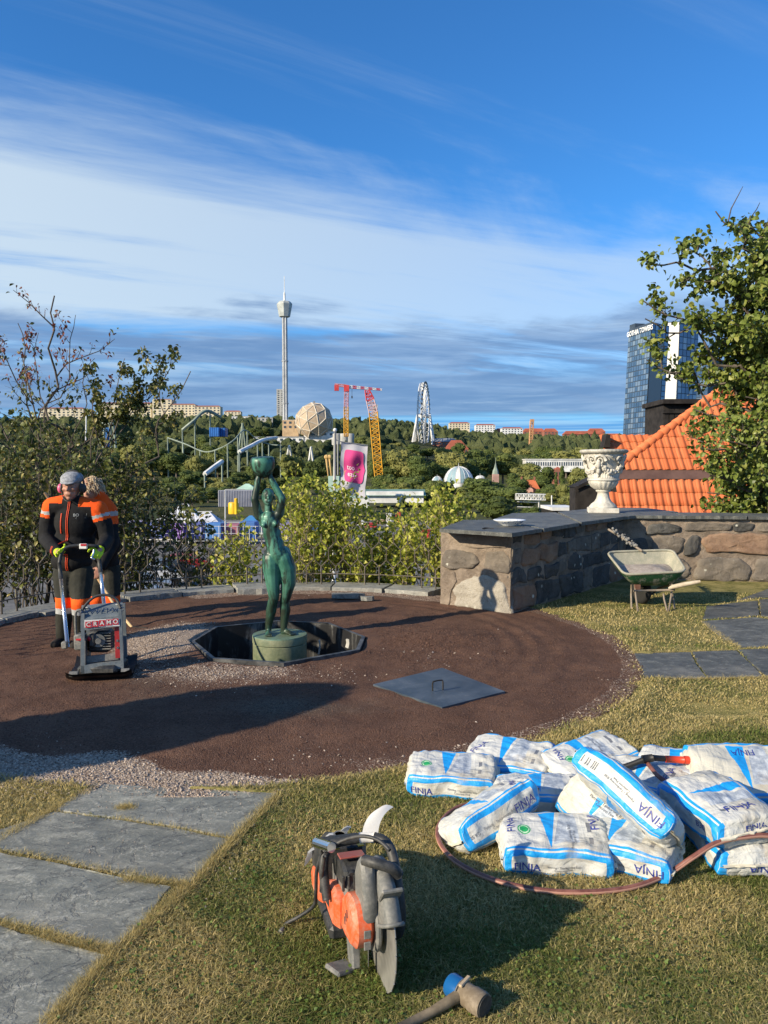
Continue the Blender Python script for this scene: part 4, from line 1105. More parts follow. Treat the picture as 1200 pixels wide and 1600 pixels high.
 u = 0.0; k = 0; pts = [-.04, .85, 1.7, 2.5, 3.4, 4.3, 5.2]
 nb = Vector((-x.y, x.x, 0))
 for a, b in zip(pts, pts[1:]):
  q0 = Vector((*A2, 0)) + x * (a + .008) - nb * .06 - off; q1 = Vector((*A2, 0)) + x * (b - .008) - nb * .06 - off
  P = [Vector(q.xy) for q in (q0, q1, q1 + nb * .88, q0 + nb * .88)]
  if a < 0: P[0] += Vector((.10, .0)); 
  flag(rough_poly(P, .06, .012), ZT + .0015, ZT + .046 + .003 * (k % 2), 'coping_slab', M_slate_dark, root); k += 1
build_walls()

# ================================================================ urn
def stonewhite(t):
 v = coord(t); n = noise(v, 7, 6, .7); n2 = noise(v, 30, 5, .75)
 c = mix(n.sm(.35, .7), (.62, .59, .52), (.40, .38, .33)); c = mix(n2.sm(.55, .72) * .6, c, (.16, .155, .13))
 x, y, z = sepxyz(v); c = mix((z.sm(.78, .95) * n2.sm(.3, .6)) * .75, c, (.17, .165, .14))
 return dict(col=c, rough=.85, bump=n2 + n, bstr=.35, bdist=.01)
M_urn = mat('weathered_white_stone', stonewhite)
def build_urn():
 Yc = 11.95; c = at(942, 800, Yc); zb = ZT + .045; k = .93   # height scale
 r = thing('garden_urn', 'ornate weathered white stone urn standing on the slate wall top', 'urn', (c.x, Yc, zb), rz=R(-12))
 r.scale = (1, 1, 1.08)
 m = MB(); m.bbox((0, 0, .035), (.46, .46, .07), .008); m.build('plinth', M_urn, r)
 m = MB(); m.lathe([(.215, .07), (.215, .085), (.19, .10), (.17, .125), (.125, .16), (.10, .20), (.088, .26), (.085, .29), (.105, .30), (.115, .315), (.105, .33)], 40, fn=lambda a, i: 1 + (.07 * abs(math.sin(6 * a)) if 2 <= i <= 5 else 0)); m.build('foot', M_urn, r, smooth=True)
 m = MB(); m.lathe([(.10, .325), (.135, .34), (.185, .38), (.215, .43), (.225, .455)], 72, fn=lambda a, i: 1 + (.09 * abs(math.sin(9 * a)) - .03 if 1 <= i <= 3 else 0)); m.lathe([(.225, .455), (.243, .462), (.243, .485), (.222, .497), (.20, .51)], 48); m.build('gadrooned_bowl', M_urn, r, smooth=True)
 m = MB(); m.lathe([(.20, .50), (.205, .56), (.225, .64), (.255, .73), (.285, .80), (.30, .84)], 48); m.build('body', M_urn, r, smooth=True)
 m = MB(); m.lathe([(.295, .835), (.335, .85), (.36, .868), (.365, .885), (.35, .90), (.33, .905), (.30, .89), (.27, .86), (.18, .70), (.0, .66)], 96, fn=lambda a, i: 1 + (.018 * math.sin(36 * a) if i in (1, 2, 3) else 0)); m.build('rim', M_urn, r, smooth=True)
 rad = lambda z: float(np.interp(z, [.50, .56, .64, .73, .80, .84], [.20, .205, .225, .255, .285, .30]))
 pol = lambda a, z, d=0: Vector((math.cos(a) * (rad(z) + d), math.sin(a) * (rad(z) + d), z))
 for h in range(4):
  a0 = R(45 + 90 * h + 30); m = MB()
  # ram horn volute
  sp = [pol(a0 + .30 * (1 - t / 14 * .82) * math.cos(t * .75), .745 + .085 * (1 - t / 14 * .82) * math.sin(t * .75), .035) for t in range(15)]
  m.tube(sp, [.024 - .001 * t for t in range(15)], n=6)
  sp = [pol(a0 - .42 + .26 * (1 - t / 12 * .8) * math.cos(math.pi - t * .75), .75 + .07 * (1 - t / 12 * .8) * math.sin(math.pi - t * .75), .03) for t in range(13)]
  m.tube(sp, [.019 - .0008 * t for t in range(13)], n=6)
  m.build('volute', M_urn, r, smooth=True)
  m = MB(); m.ell(pol(a0 - .08, .70, .035), (.04, .05, .075), n=10, m=6); m.ell(pol(a0 - .08, .615, .045), (.03, .032, .06), n=8, m=6); m.tube([pol(a0 - .18, .66, .05), pol(a0 - .2, .58, .04), pol(a0 - .14, .53, .03)], [.022, .018, .008], n=6); m.build('ram_head', M_urn, r, smooth=True)
  m = MB()     # swag of fruit between the heads
  for t in range(17):
   u = t / 16; aa = a0 + .1 + u * 1.25; z = .66 - .085 * math.sin(math.pi * u)
   for q in range(3): m.ell(pol(aa + random.uniform(-.03, .03), z + random.uniform(-.028, .028), .022 + random.uniform(0, .022)), random.uniform(.016, .027), n=6, m=4)
  m.build('garland', M_urn, r, smooth=True)
  m = MB()
  for t in range(9): aa = a0 + .12 + t * .15; m.tube([pol(aa, .505, .012), pol(aa, .555, .022), pol(aa, .585 + .01 * (t % 2), .010)], [.024, .020, .004], n=6)
  for t in range(3): aa = a0 + .45 + t * .3; m.tube([pol(aa - .1, .80, .005), pol(aa, .775, .028), pol(aa + .08, .75, .01)], [.010, .013, .003], n=5)
  m.build('acanthus', M_urn, r, smooth=True)
build_urn()

# ================================================================ porcelain bowl on the pier
def bowl_mat(t):
 v = coord(t); x, y, z = sepxyz(v); n = voro(mapv(v, scale=(1, 1, 1.4)), 24); n2 = noise(v, 45, 3, .7)
 c = mix((n + n2 * .35).sm(.42, .50), (.07, .13, .38), (.80, .83, .86)); c = mix(z.sm(.058, .064), c, (.82, .84, .87))
 return dict(col=c, rough=.18)
M_bowl = mat('blue_white_porcelain', bowl_mat, spec=.6)
p = at(797, 816, 9.0); zt = ZT + .042; p = gnd(797, 822, zt)
r = thing('porcelain_bowl', 'shallow blue and white patterned porcelain bowl on the slate top of the pier', 'bowl', (p.x, p.y + .05, zt))
m = MB(); m.lathe([(.085, .0), (.09, .012), (.135, .03), (.17, .058), (.192, .070), (.190, .074), (.165, .062), (.12, .034), (.0, .016)], 48, fn=lambda a, i: 1 + (.012 * math.sin(16 * a) if i in (4, 5) else 0)); m.build('dish', M_bowl, r, smooth=True)
g = gnd(762, 827, zt); m = MB(); m.tube(catmull([(g.x - .06, g.y, zt + .008), (g.x, g.y + .02, zt + .012), (g.x + .07, g.y - .01, zt + .008)], 4), [.006, .009, .010, .009, .008, .006, .005, .004, .003], n=6)
props(m.build('old_spoon', M_iron, None), 'small dark tool lying left of the porcelain bowl', 'tool')

# ================================================================ bits lying about
g = gnd(272, 1110, .02); P = [Vector((g.x + .10 * x, g.y + .035 * y)) for x, y in ((-.5, -.5), (.4, -.6), (.6, .1), (.2, .5), (-.6, .3))]
props(flag(rough_poly(P, .02, .004), .012, .026, 'stone_chip', M_kerb, None), 'small pale flat chip lying alone in the shaded gravel', 'stone')
def tuft(name, px, py, n, sp, h, lab, z=.007):
 g = gnd(px, py, z); X = rng.normal(0, sp, n); Yy = rng.normal(0, sp * .6, n); b = np.column_stack([g.x + X, g.y + Yy, np.full(n, z - .002)]); a = rng.uniform(0, 6.28, n)
 w = np.column_stack([np.cos(a), np.sin(a), np.zeros(n)]) * .0014; l = rng.uniform(0, 6.28, n); d = np.column_stack([np.cos(l), np.sin(l), rng.uniform(.1, 1.2, n)]) * h * rng.uniform(.4, 1, (n, 1))
 V = np.stack([b - w, b + w, b + d], 1).reshape(-1, 3); F = np.arange(3 * n).reshape(n, 3)
 me = mesh_np(name, V, F, attrs={'rnd': ('POINT', 'FLOAT', np.repeat(rng.random(n), 3)), 'dry': ('POINT', 'FLOAT', np.full(3 * n, .95))})
 props(link(name, me, None, M_blade), lab, 'grass', kind='stuff')
tuft('dry_grass_clump', 197, 1263, 900, .022, .03, 'small clump of dry grass lying on the farthest slate slab')
def joint_tufts():
 n = 26000; segs = [((180, 1282), (362, 1315)), ((30, 1336), (290, 1388)), ((190, 1380), (300, 1388)), ((0, 1447), (175, 1492)), ((60, 1468), (178, 1492)), ((366, 1313), (298, 1388)), ((296, 1388), (184, 1488)), ((182, 1490), (75, 1605)), ((150, 1229), (0, 1316)), ((432, 1245), (366, 1312)), ((990, 1022), (1158, 1017)), ((1008, 1063), (1196, 1060)), ((1096, 972), (1158, 1015))]
 W = [.6, .8, 1.2, 1, 1.4, 1.6, 2.2, 2.2, 1.8, 1.4, .8, .8, .7]; X = []
 for _ in range(n):
  sg_ = random.choices(segs, W)[0]; a, b = sg_; t = random.random(); g = gnd(a[0] + (b[0] - a[0]) * t, a[1] + (b[1] - a[1]) * t, 0); 
  s = .008 if segs.index(sg_) < 5 else .016 if a[1] != 0 else .02; X.append((g.x + random.gauss(0, s), g.y + random.gauss(0, s * .8), .003))
 b = np.array(X); a = rng.uniform(0, 6.28, n); w = np.column_stack([np.cos(a), np.sin(a), np.zeros(n)]) * .0013; l = rng.uniform(0, 6.28, n)
 d = np.column_stack([np.cos(l), np.sin(l), rng.uniform(.2, 1.4, n)]) * .030 * rng.uniform(.4, 1, (n, 1)); V = np.stack([b - w, b + w, b + d], 1).reshape(-1, 3)
 me = mesh_np('joint_grass', V, np.arange(3 * n).reshape(n, 3), attrs={'rnd': ('POINT', 'FLOAT', np.repeat(rng.random(n), 3)), 'dry': ('POINT', 'FLOAT', np.full(3 * n, .92))})
 props(link('joint_grass', me, None, M_blade), 'straw coloured grass in the joints and edges of the slate path', 'grass', kind='stuff')
joint_tufts()

# ================================================================ yew-shaped caster added out of frame to throw the broad shade over the gravel
def shade_bush():
 base = Vector((-4.75, 2.62, 0)); root = thing('added_shade_caster', 'tall clipped dark yew standing just left of the view, shading the gravel', 'bush', base)
 P = []; D = []
 for _ in range(15000):
  z = random.uniform(.05, 2.42); a = random.uniform(0, 6.28); rr = .46 * (1 - (max(0, z - 1.9) / .55) ** 2 * .75) * random.uniform(.8, 1.03)
  P.append((math.cos(a) * rr, math.sin(a) * rr, z)); D.append((math.cos(a), math.sin(a), random.uniform(-.2, .8)))
 me = leaves_me('leaves', np.array(P), np.array(D), .06, droop=.1, wid=.35); props(link('leaves', me, root, M_crown_d), kind='stuff')
 m = MB(); m.tube([(0, 0, -.1), (0, 0, 2.3)], [.07, .03], n=8); m.build('trunk', M_bark, root)
 m = MB(); m.lathe([(.34, .05), (.40, 1.0), (.38, 1.9), (.26, 2.25), (.05, 2.36)], 14); m.build('inner_branches', M_bark, root)
shade_bush()
# ================================================================ tiled roof behind the wall
def tilemat(t):
 v = coord(t); r = objrnd(t); n = noise(v, 9, 5, .65); n2 = noise(v, 45, 4, .7)
 c = mix(r, (.56, .135, .045), (.66, .19, .070)); c = mix(n.sm(.45, .75) * .45, c, (.40, .10, .04)); c = mix(n2.sm(.58, .78) * .25, c, (.30, .16, .10))
 return dict(col=c, rough=.7, bump=n2, bstr=.1, bdist=.003)
M_tile = mat('orange_clay_tiles', tilemat, spec=.3)
M_flash = mat('brown_metal_flashing', noisy((.10, .055, .042), (.15, .085, .065), 3, rough=.5), spec=.4)
M_dkwood = mat('dark_brown_boards', noisy((.014, .012, .011), (.035, .03, .027), 4, rough=.75), spec=.25)
def pantile(w, L):
 """S shaped pantile: x across, y up the slope, z out; about 60 triangles"""
 prof = []
 n = 10
 for i in range(n + 1):
  u = i / n; x = (u - .5) * w * 1.09
  z = .024 * math.sin(u * 2 * math.pi * .97 - .4) + (.030 * math.exp(-((u - .90) / .13) ** 2)); prof.append((x, z + .025))
 vs = []; fs = []
 for y, dz in ((-.03, .015), (L * .5, .008), (L, .0)):
  for x, z in prof: vs.append((x, y, z + dz))
 for x, z in prof: vs.append((x, -.03, z + .012))
 k = n + 1
 for j in range(2):
  for i in range(n): fs.append([j * k + i, j * k + i + 1, (j + 1) * k + i + 1, (j + 1) * k + i])
 for i in range(n): fs.append([3 * k + i, 3 * k + i + 1, i + 1, i])
 m = MB(); m.mesh(vs, fs); me = m.me('tile', True); return me
def build_roof():
 Y0 = 20.0; root = thing('tiled_house', 'house roof of orange clay pantiles with a brown metal band behind the stone wall', 'house', (6, Y0, -3)); off = root.location
 TW, TL = .212, .36; tm = pantile(TW, TL); tm.materials.append(M_tile)
 def slope(o, pitch, x0, x1, n_rows, inside, L=TL, nm='tile'):
  """o: left bottom point of the slope; tiles run along +X and up"""
  up = Vector((0, math.cos(pitch), math.sin(pitch))); nr = Vector((0, -math.sin(pitch), math.cos(pitch))); rot = Matrix((Vector((1, 0, 0)), up, nr)).transposed().to_euler()
  cnt = 0; nn = int((x1 - x0) / TW)
  for j in range(n_rows):
   for i in range(nn):
    p = Vector((x0 + (i + .5) * TW, o.y, o.z)) + up * (j * L)
    if not inside(p + up * L * .5): continue
    t = bpy.data.objects.new(nm, tm); COL.objects.link(t); t.parent = root; t.location = p - off + Vector((random.gauss(0, .002), 0, random.gauss(0, .002))); t.rotation_euler = (rot.x + random.gauss(0, .006), rot.y + random.gauss(0, .008), rot.z + random.gauss(0, .008)); t.scale = (1, L / TL, 1); cnt += 1
  return cnt
 # lower steep slope: from the wall top (hidden) to the flashing at y=750
 pl = R(62); zt = at(1000, 750, 20.6).z; top = Vector((0, 20.6, zt)); rows = 5; upl = Vector((0, math.cos(pl), math.sin(pl))); LL = .372
 o = top - upl * (rows * LL)
 c1 = slope(o, pl, 5.35, 11.6, rows, lambda p: p.x > at(962, 750, 20.6).x - (zt - p.z) * .42, L=LL)
 # flashing band
 z1 = at(1000, 734, 20.75).z; xl = at(958, 750, 20.6).x
 m = MB(); m.mesh([(xl - .0, 20.56, zt - .03), (12, 20.56, zt - .03), (12, 20.78, z1 + .02), (xl + .35, 20.78, z1 + .02)], [[0, 1, 2, 3]]); m.box((8.9, 20.58, zt + .03), (6.2, .05, .015)); m.build('flashing', M_flash, root, world=True)
 # upper slope
 pu = R(50); ou = Vector((0, 20.8, z1)); upu = Vector((0, math.cos(pu), math.sin(pu)))
 hipA = at(980, 727, 20.85); 
 # hip: passes (980,712) .. (1095,627) .. (1150,590)
 def hipx(z): return float(np.interp(z, [hz0, hz1], [hx0, hx1]))
 def onp(px, py):      # the pixel's ray with the upper slope plane
  dx, dy, dz = ray(px, py); n = Vector((0, -math.sin(pu), math.cos(pu))); d = Vector((dx, dy, dz)); k = (ou - Vector((0, 0, CAM_Z))).dot(n) / d.dot(n); return Vector((0, 0, CAM_Z)) + d * k
 a, b = onp(982, 716), onp(1098, 630); hx0, hz0, hx1, hz1 = a.x, a.z, b.x, b.z; k = (hx1 - hx0) / (hz1 - hz0)
 LU = .40; rows_u = 12; ridge = onp(1160, 588).z
 c2 = slope(ou, pu, 5.9, 12.4, rows_u, lambda p: p.x > hx0 + (p.z - hz0) * k + .02 and p.z < ridge, L=LU)
 # hip tiles
 pts = [a + (b - a) * t for t in np.linspace(-.12, 1.55, 19)]
 hd = (b - a).normalized()
 hm = MB(); n = 10; vs = []; fs = []
 Lh = (pts[1] - pts[0]).length
 for j, (y, rr) in enumerate(((-.04, .125), (Lh * .94, .10))):
  for i in range(n + 1): an = math.pi * (i / n) ; vs.append((math.cos(an) * rr, y, math.sin(an) * rr))
 for i in range(n): fs.append([i, i + 1, n + 1 + i + 1, n + 1 + i][::-1])
 fs.append(list(range(n + 1)))
 hm.mesh(vs, fs); hme = hm.me('hip_tile', True); hme.materials.append(M_tile)
 nrm = Vector((-.3, -math.sin(pu), math.cos(pu))); xx = hd.cross(nrm).normalized(); zz = xx.cross(hd).normalized(); rot = Matrix((xx, hd, zz)).transposed().to_euler()
 for q in pts[:-1]:
  t = bpy.data.objects.new('hip_tile', hme); COL.objects.link(t); t.parent = root; t.location = q - off; t.rotation_euler = rot
 # the roof's core under the tiles and its left hip side
 m = MB(); xb = pts[-1]; 
 B0 = a - hd * .3; T0 = pts[-1]
 m.mesh([(B0.x, ou.y + .02, z1 - .03), (13, ou.y + .02, z1 - .03), (13, T0.y + .1, T0.z), (T0.x, T0.y + .1, T0.z), (B0.x + .6, B0.y + 4, z1 - .1), (13, T0.y + 5, z1)], [[0, 1, 2, 3], [3, 2, 5, 4]])
 m.mesh([(o.x + 5.3, o.y + .03, o.z - .3), (13, o.y + .03, o.z - .3), (13, 20.62, zt - .06), (xl, 20.62, zt - .06), (5.3, 24, o.z - .3)], [[0, 1, 2, 3], [0, 3, 4]])
 m.build('roof_boards', M_dkwood, root, world=True)
 m = MB(); m.box((9.2, 23.5, -1.9), (7.0, 5.0, 2.6)); m.build('house_wall', mat('cream_render', noisy((.5, .46, .38), (.58, .54, .45), 2)), root, world=True)
 print('tiles', c1, c2)
 # low wing behind with its own little roof, left of the urn top
 r2 = thing('low_wing', 'low wing with a strip of orange tiles and a dark chimney behind the urn', 'house', at(970, 760, 25)); off2 = r2.location
 pz = at(960, 700, 25); 
 rot = Matrix((Vector((1, 0, 0)), Vector((0, .75, .66)), Vector((0, -.66, .75)))).transposed().to_euler()
 for j in range(3):
  for i in range(9):
   q = Vector((pz.x - .2 + i * .25, 25 + j * .27 - .2, at(960, 703, 25).z - .22 + j * .24)); t = bpy.data.objects.new('tile', tm); COL.objects.link(t); t.parent = r2; t.location = q - off2; t.rotation_euler = rot; t.scale = (1.18, 1, 1)
 m = MB(); e0 = at(952, 684, 25.6); e1 = at(1010, 691, 25.6); m.tube([e0, e1], .07, n=8); m.build('ridge', M_tile, r2, world=True)
 a_ = at(943, 699, 25); b_ = at(952, 679, 25); m = MB(); m.mesh([(a_.x - .02, 24.9, a_.z), (a_.x + .19, 24.9, a_.z), (a_.x + .19, 24.9, b_.z), (a_.x + .06, 24.9, b_.z), (a_.x - .02, 25.4, a_.z), (a_.x + .19, 25.4, a_.z), (a_.x + .19, 25.4, b_.z), (a_.x + .06, 25.4, b_.z)], [[0, 1, 2, 3], [4, 7, 6, 5], [0, 3, 7, 4], [1, 5, 6, 2], [3, 2, 6, 7]]); m.build('chimney', M_dkwood, r2, world=True)
 m = MB(); c = at(925, 800, 25); m.box((c.x + .3, 25.6, -.2), (1.6, .8, 2.6)); m.mesh([(c.x - .55, 25.1, 1.05), (c.x + 1.3, 25.1, 1.95), (c.x + 1.3, 26.1, 1.95), (c.x - .55, 26.1, 1.05), (c.x - .55, 25.1, .95), (c.x + 1.3, 25.1, 1.8)], [[0, 1, 2, 3], [4, 5, 1, 0]]); m.build('wall', M_dkwood, r2, world=True)
 # boarded dark block behind the roof
 r3 = thing('boarded_attic', 'dark boarded attic block rising behind the orange roof', 'building', at(1060, 735, 27)); off3 = r3.location
 x0, x1 = at(1037, 660, 27).x, at(1112, 660, 27).x; zb, zt_ = at(1040, 740, 27).z, at(1040, 630, 27).z
 m = MB(); m.box(((x0 + x1) / 2, 28, (zb + zt_) / 2), (x1 - x0, 1.9, zt_ - zb)); m.build('core', M_dkwood, r3, world=True)
 nb = 9; w = (x1 - x0) / nb
 for i in range(nb): m = MB(); m.box((x0 + (i + .5) * w, 27.02, (zb + zt_) / 2 - .1), (w * .86, .05, zt_ - zb - .2)); m.build('board', M_dkwood, r3, world=True)
 m = MB(); m.box(((x0 + x1) / 2, 27.9, zt_ + .05), (x1 - x0 + .2, 2.2, .16)); m.box(((x0 + x1) / 2, 27.0, zt_ - .3), (x1 - x0 + .08, .12, .1)); m.build('cornice', M_dkwood, r3, world=True)
build_roof()
# ================================================================ the valley, the amusement park and the town beyond
def pm(name, c, rough=.6, metal=0.0, sc=.3, var=.25):
 a = tuple(x * (1 - var) for x in c); b = tuple(min(1, x * (1 + var * .6)) for x in c)
 return mat(name, noisy(a, b, sc, rough=rough), metal=metal)
M_white = pm('white_paint', (.72, .72, .70), .5); M_concrete = pm('pale_concrete', (.42, .42, .40), .8); M_cream = pm('cream_render_far', (.62, .55, .40), .85, sc=.05, var=.1)
M_redroof = pm('red_roof_far', (.36, .10, .055), .8, sc=.1); M_brick = pm('red_brick_far', (.30, .12, .08), .85, sc=.08); M_window = mat('window_glass', col=(.05, .065, .08), rough=.15, spec=.7)
M_grey = pm('grey_metal', (.32, .33, .34), .45, .4); M_green_roof = pm('green_copper_roof', (.14, .25, .21), .6); M_yel = pm('yellow_crane_paint', (.66, .34, .03), .5); M_redp = pm('red_crane_paint', (.55, .05, .05), .5); M_pinkp = pm('faded_red_white_paint', (.62, .30, .32), .5)
M_greenish = pm('pale_green_steel', (.24, .29, .24), .5); M_orange_b = pm('tan_wood', (.50, .36, .22), .8)
M_asph = mat('asphalt', noisy((.10, .098, .09), (.20, .19, .175), .4, rough=.9))

def block(name, lab, cat, px0, px1, ytop, Y, depth, wall, roof, rows, cols, grp=None, rot=0.0, roof_h=.18, sink=6, win=True, wfac=(.45, .5), pit=True, zb=None):
 """a building: wall, roof and every window of the side we see"""
 a = at(px0, ytop, Y); b = at(px1, ytop, Y); W = b.x - a.x; cx = (a.x + b.x) / 2; g = float(hgt(cx, Y)) - 2 if zb is None else zb
 H = a.z - g; r = thing(name, lab, cat, (cx, Y, g), rz=rot, group=grp); rh = roof_h * Y / 100
 m = MB(); m.box((0, depth / 2, (H - rh) / 2), (W, depth, H - rh)); m.build('wall', wall, r)
 e = .012 * W
 m = MB(); z0 = H - rh
 if pit: m.mesh([(-W / 2 - e, -e, z0), (W / 2 + e, -e, z0), (W / 2 + e, depth + e, z0), (-W / 2 - e, depth + e, z0), (-W / 2 + depth * .25, depth / 2, H), (W / 2 - depth * .25, depth / 2, H)], [[0, 1, 5, 4], [2, 3, 4, 5], [1, 2, 5], [3, 0, 4], [0, 3, 2, 1]])
 else: m.box((0, depth / 2, H - rh / 2), (W + 2 * e, depth + 2 * e, rh))
 m.build('roof', roof, r)
 if win:
  vis = (at(cx, 0, 1) and 0) or 0; Hv = min(H - rh, rows * 3.1); cw = W / cols; ch = Hv / rows; wb = MB(); wb.box((0, 0, 0), (cw * wfac[0], .12, ch * wfac[1])); me = wb.me('window'); me.materials.append(M_window)
  for j in range(rows):
   for i in range(cols):
    o = bpy.data.objects.new('window', me); COL.objects.link(o); o.parent = r; o.location = (-W / 2 + (i + .5) * cw, -.05, H - rh - (j + .55) * ch)
 return r
G1 = 'cream apartment blocks on the far ridge'
block('apartment_block', 'long cream apartment block on the far left ridge, half hidden by the bare tree', 'building', 152, 236, 628, 950, 14, M_cream, M_redroof, 5, 13, G1)
block('apartment_block', 'tall cream end block with grey side on the left ridge', 'building', 238, 268, 622, 940, 22, M_cream, M_redroof, 6, 4, G1)
block('apartment_block', 'cream apartment block with red roof right of the tall end block', 'building', 266, 305, 630, 930, 14, M_cream, M_redroof, 5, 7, G1)
block('apartment_block', 'cream apartment block with red roof at the right end of the ridge row', 'building', 303, 344, 633, 915, 14, M_cream, M_redroof, 5, 7, G1)
block('apartment_block', 'small cream block with red roof beyond the ridge row', 'building', 350, 376, 641, 1060, 12, M_cream, M_redroof, 2, 5, G1)
block('apartment_block', 'pale block on the ridge behind the bare tree at the far left', 'building', 62, 130, 636, 940, 14, M_cream, M_redroof, 5, 10, G1)
block('low_block', 'low white block with rows of windows among trees left of the tower', 'building', 362, 392, 650, 760, 10, M_white, M_grey, 2, 6, pit=False, roof_h=.05)
block('low_block', 'grey white block with big windows just left of the tower', 'building', 402, 426, 652, 700, 10, M_concrete, M_grey, 3, 4, pit=False, roof_h=.05)
block('tower_block', 'slim grey concrete tower block behind the white observation tower', 'building', 432, 444, 608, 1150, 14, M_concrete, M_concrete, 14, 2, pit=False, roof_h=.1)
block('tower_block', 'tiny far grey tower behind the leaning crane mast', 'building', 583, 590, 632, 1240, 8, M_concrete, M_concrete, 4, 1, pit=False, roof_h=.1)
G2 = 'white and cream houses on the right ridge'
block('apartment_house', 'cream house with red roof, leftmost of the row right of the ferris wheel', 'building', 702, 734, 659, 1180, 14, M_cream, M_redroof, 3, 7, G2)
block('apartment_house', 'white house with red roof, second of the row right of the ferris wheel', 'building', 743, 774, 662, 1160, 14, M_white, M_redroof, 4, 7, G2)
block('apartment_house', 'white house with red roof and balconies, third of the row on the ridge', 'building', 784, 817, 667, 1130, 14, M_white, M_redroof, 5, 7, G2)
G3 = 'red brick houses on the right ridge'
for px0, px1, yt, Y, lb in ((774, 786, 669, 1170, 'narrow red brick house between two white houses on the ridge'), (818, 852, 669, 1190, 'red brick house right of the white houses on the ridge'), (850, 872, 669, 1150, 'dark red brick block left of the trees on the right ridge'), (882, 945, 673, 1120, 'long brick house with red roof above the urn'), (920, 946, 669, 1200, 'brick house with stepped red roof just left of the glass tower'), (946, 975, 677, 1150, 'low brick house at the foot of the glass tower')):
 block('brick_house', lb, 'building', px0, px1, yt, Y, 14, M_brick, M_redroof, 3, max(3, (px1 - px0) // 5), G3, roof_h=.45)
block('brick_hall', 'red brick hall with grey roof right of the ferris wheel foot', 'building', 676, 716, 684, 640, 14, M_brick, M_grey, 2, 8, roof_h=.5)
block('brick_hall', 'red brick hall with tall red roof right of the ferris wheel', 'building', 697, 732, 687, 560, 18, M_brick, M_redroof, 2, 5, roof_h=1.2)
block('low_block', 'small pale block right of the red brick hall', 'building', 722, 742, 687, 680, 10, M_concrete, M_grey, 1, 4, pit=False, roof_h=.05)
block('long_building', 'long tan flat building among the trees on the right slope', 'building', 775, 825, 698, 640, 12, M_orange_b, M_grey, 1, 10, pit=False, roof_h=.06)
block('long_building', 'long tan low building with red roof end left of the urn', 'building', 862, 905, 696, 620, 10, M_orange_b, M_redroof, 1, 8, roof_h=.3)
block('white_bridge_building', 'long white building with a row of small square windows left of the urn', 'building', 822, 916, 717, 330, 8, M_white, M_white, 1, 26, pit=False, roof_h=.12, zb=1.0)
block('timber_house', 'red and white timber house under the long white building', 'building', 868, 880, 729, 300, 6, M_brick, M_redroof, 3, 3, roof_h=.4)
# pink house
r = block('pink_house', 'pink house with orange red roof and a small gable in the valley', 'building', 806, 850, 750, 240, 8, pm('pink_render', (.66, .38, .30), .8, sc=.2, var=.1), pm('orange_red_roof', (.55, .15, .06), .75), 2, 7, roof_h=2.2)
m = MB(); a = at(828, 760, 240); W = 3.2; m.mesh([(-W / 2, -.3, 0), (W / 2, -.3, 0), (W / 2, -.3, 3.6), (0, -.3, 5.4), (-W / 2, -.3, 3.6), (-W / 2, 3, 0), (W / 2, 3, 0), (W / 2, 3, 3.6), (0, 3, 5.4), (-W / 2, 3, 3.6)], [[0, 1, 2, 3, 4], [0, 4, 9, 5], [1, 6, 7, 2], [2, 7, 8, 3], [4, 3, 8, 9]])
m.v = [(x - .6, y, z + a.z - r.location.z - 4.6) for x, y, z in m.v]; m.build('gable', MATS['pink_render'], r)
for dx in (-.9, .9): m = MB(); m.box((dx - .6, -.42, a.z - r.location.z - 2.2), (.7, .1, 1.0)); m.build('window', M_window, r)
for dx in (-1.9, 2.2): m = MB(); m.box((dx, 4, at(806, 748, 240).z - r.location.z), (.5, .5, 1.2)); m.build('chimney', M_brick, r)

# ---- observation tower
def obs_tower():
 Y = 560; u = Y / 1200; b = at(446, 684, Y); r = thing('observation_tower', 'very tall slim white observation tower with cup shaped cabin and mast', 'tower', b); H = at(446, 495, Y).z - b.z
 m = MB(); m.lathe([(4.6 * u * .98, 0), (4.2 * u, H)], 10); m.build('shaft', M_grey, r)
 for s in (-1, 1): m = MB(); m.box((s * 2.0 * u, -4.2 * u, H / 2), (1.0 * u, 1.2 * u, H)); m.build('rail', M_white, r)
 for z in (.28, .63): m = MB(); m.lathe([(5.3 * u, H * z), (5.3 * u, H * z + .9)], 10); m.build('collar', M_grey, r)
 m = MB(); h2 = 23 * u; m.lathe([(5 * u, H - .5), (8.5 * u, H), (11.9 * u, H + h2 * .8), (11.9 * u, H + h2 * .86), (9 * u, H + h2), (1.5 * u, H + h2 + .6)], 8); m.build('cabin', pm('pale_grey_cabin', (.44, .47, .45), .5), r)
 m = MB(); m.lathe([(2.0 * u, H + h2), (1.3 * u, H + h2 + 14 * u), (.6 * u, H + h2 + 14 * u), (.45 * u, H + h2 + 39 * u)], 8); m.build('mast', M_white, r)
obs_tower()
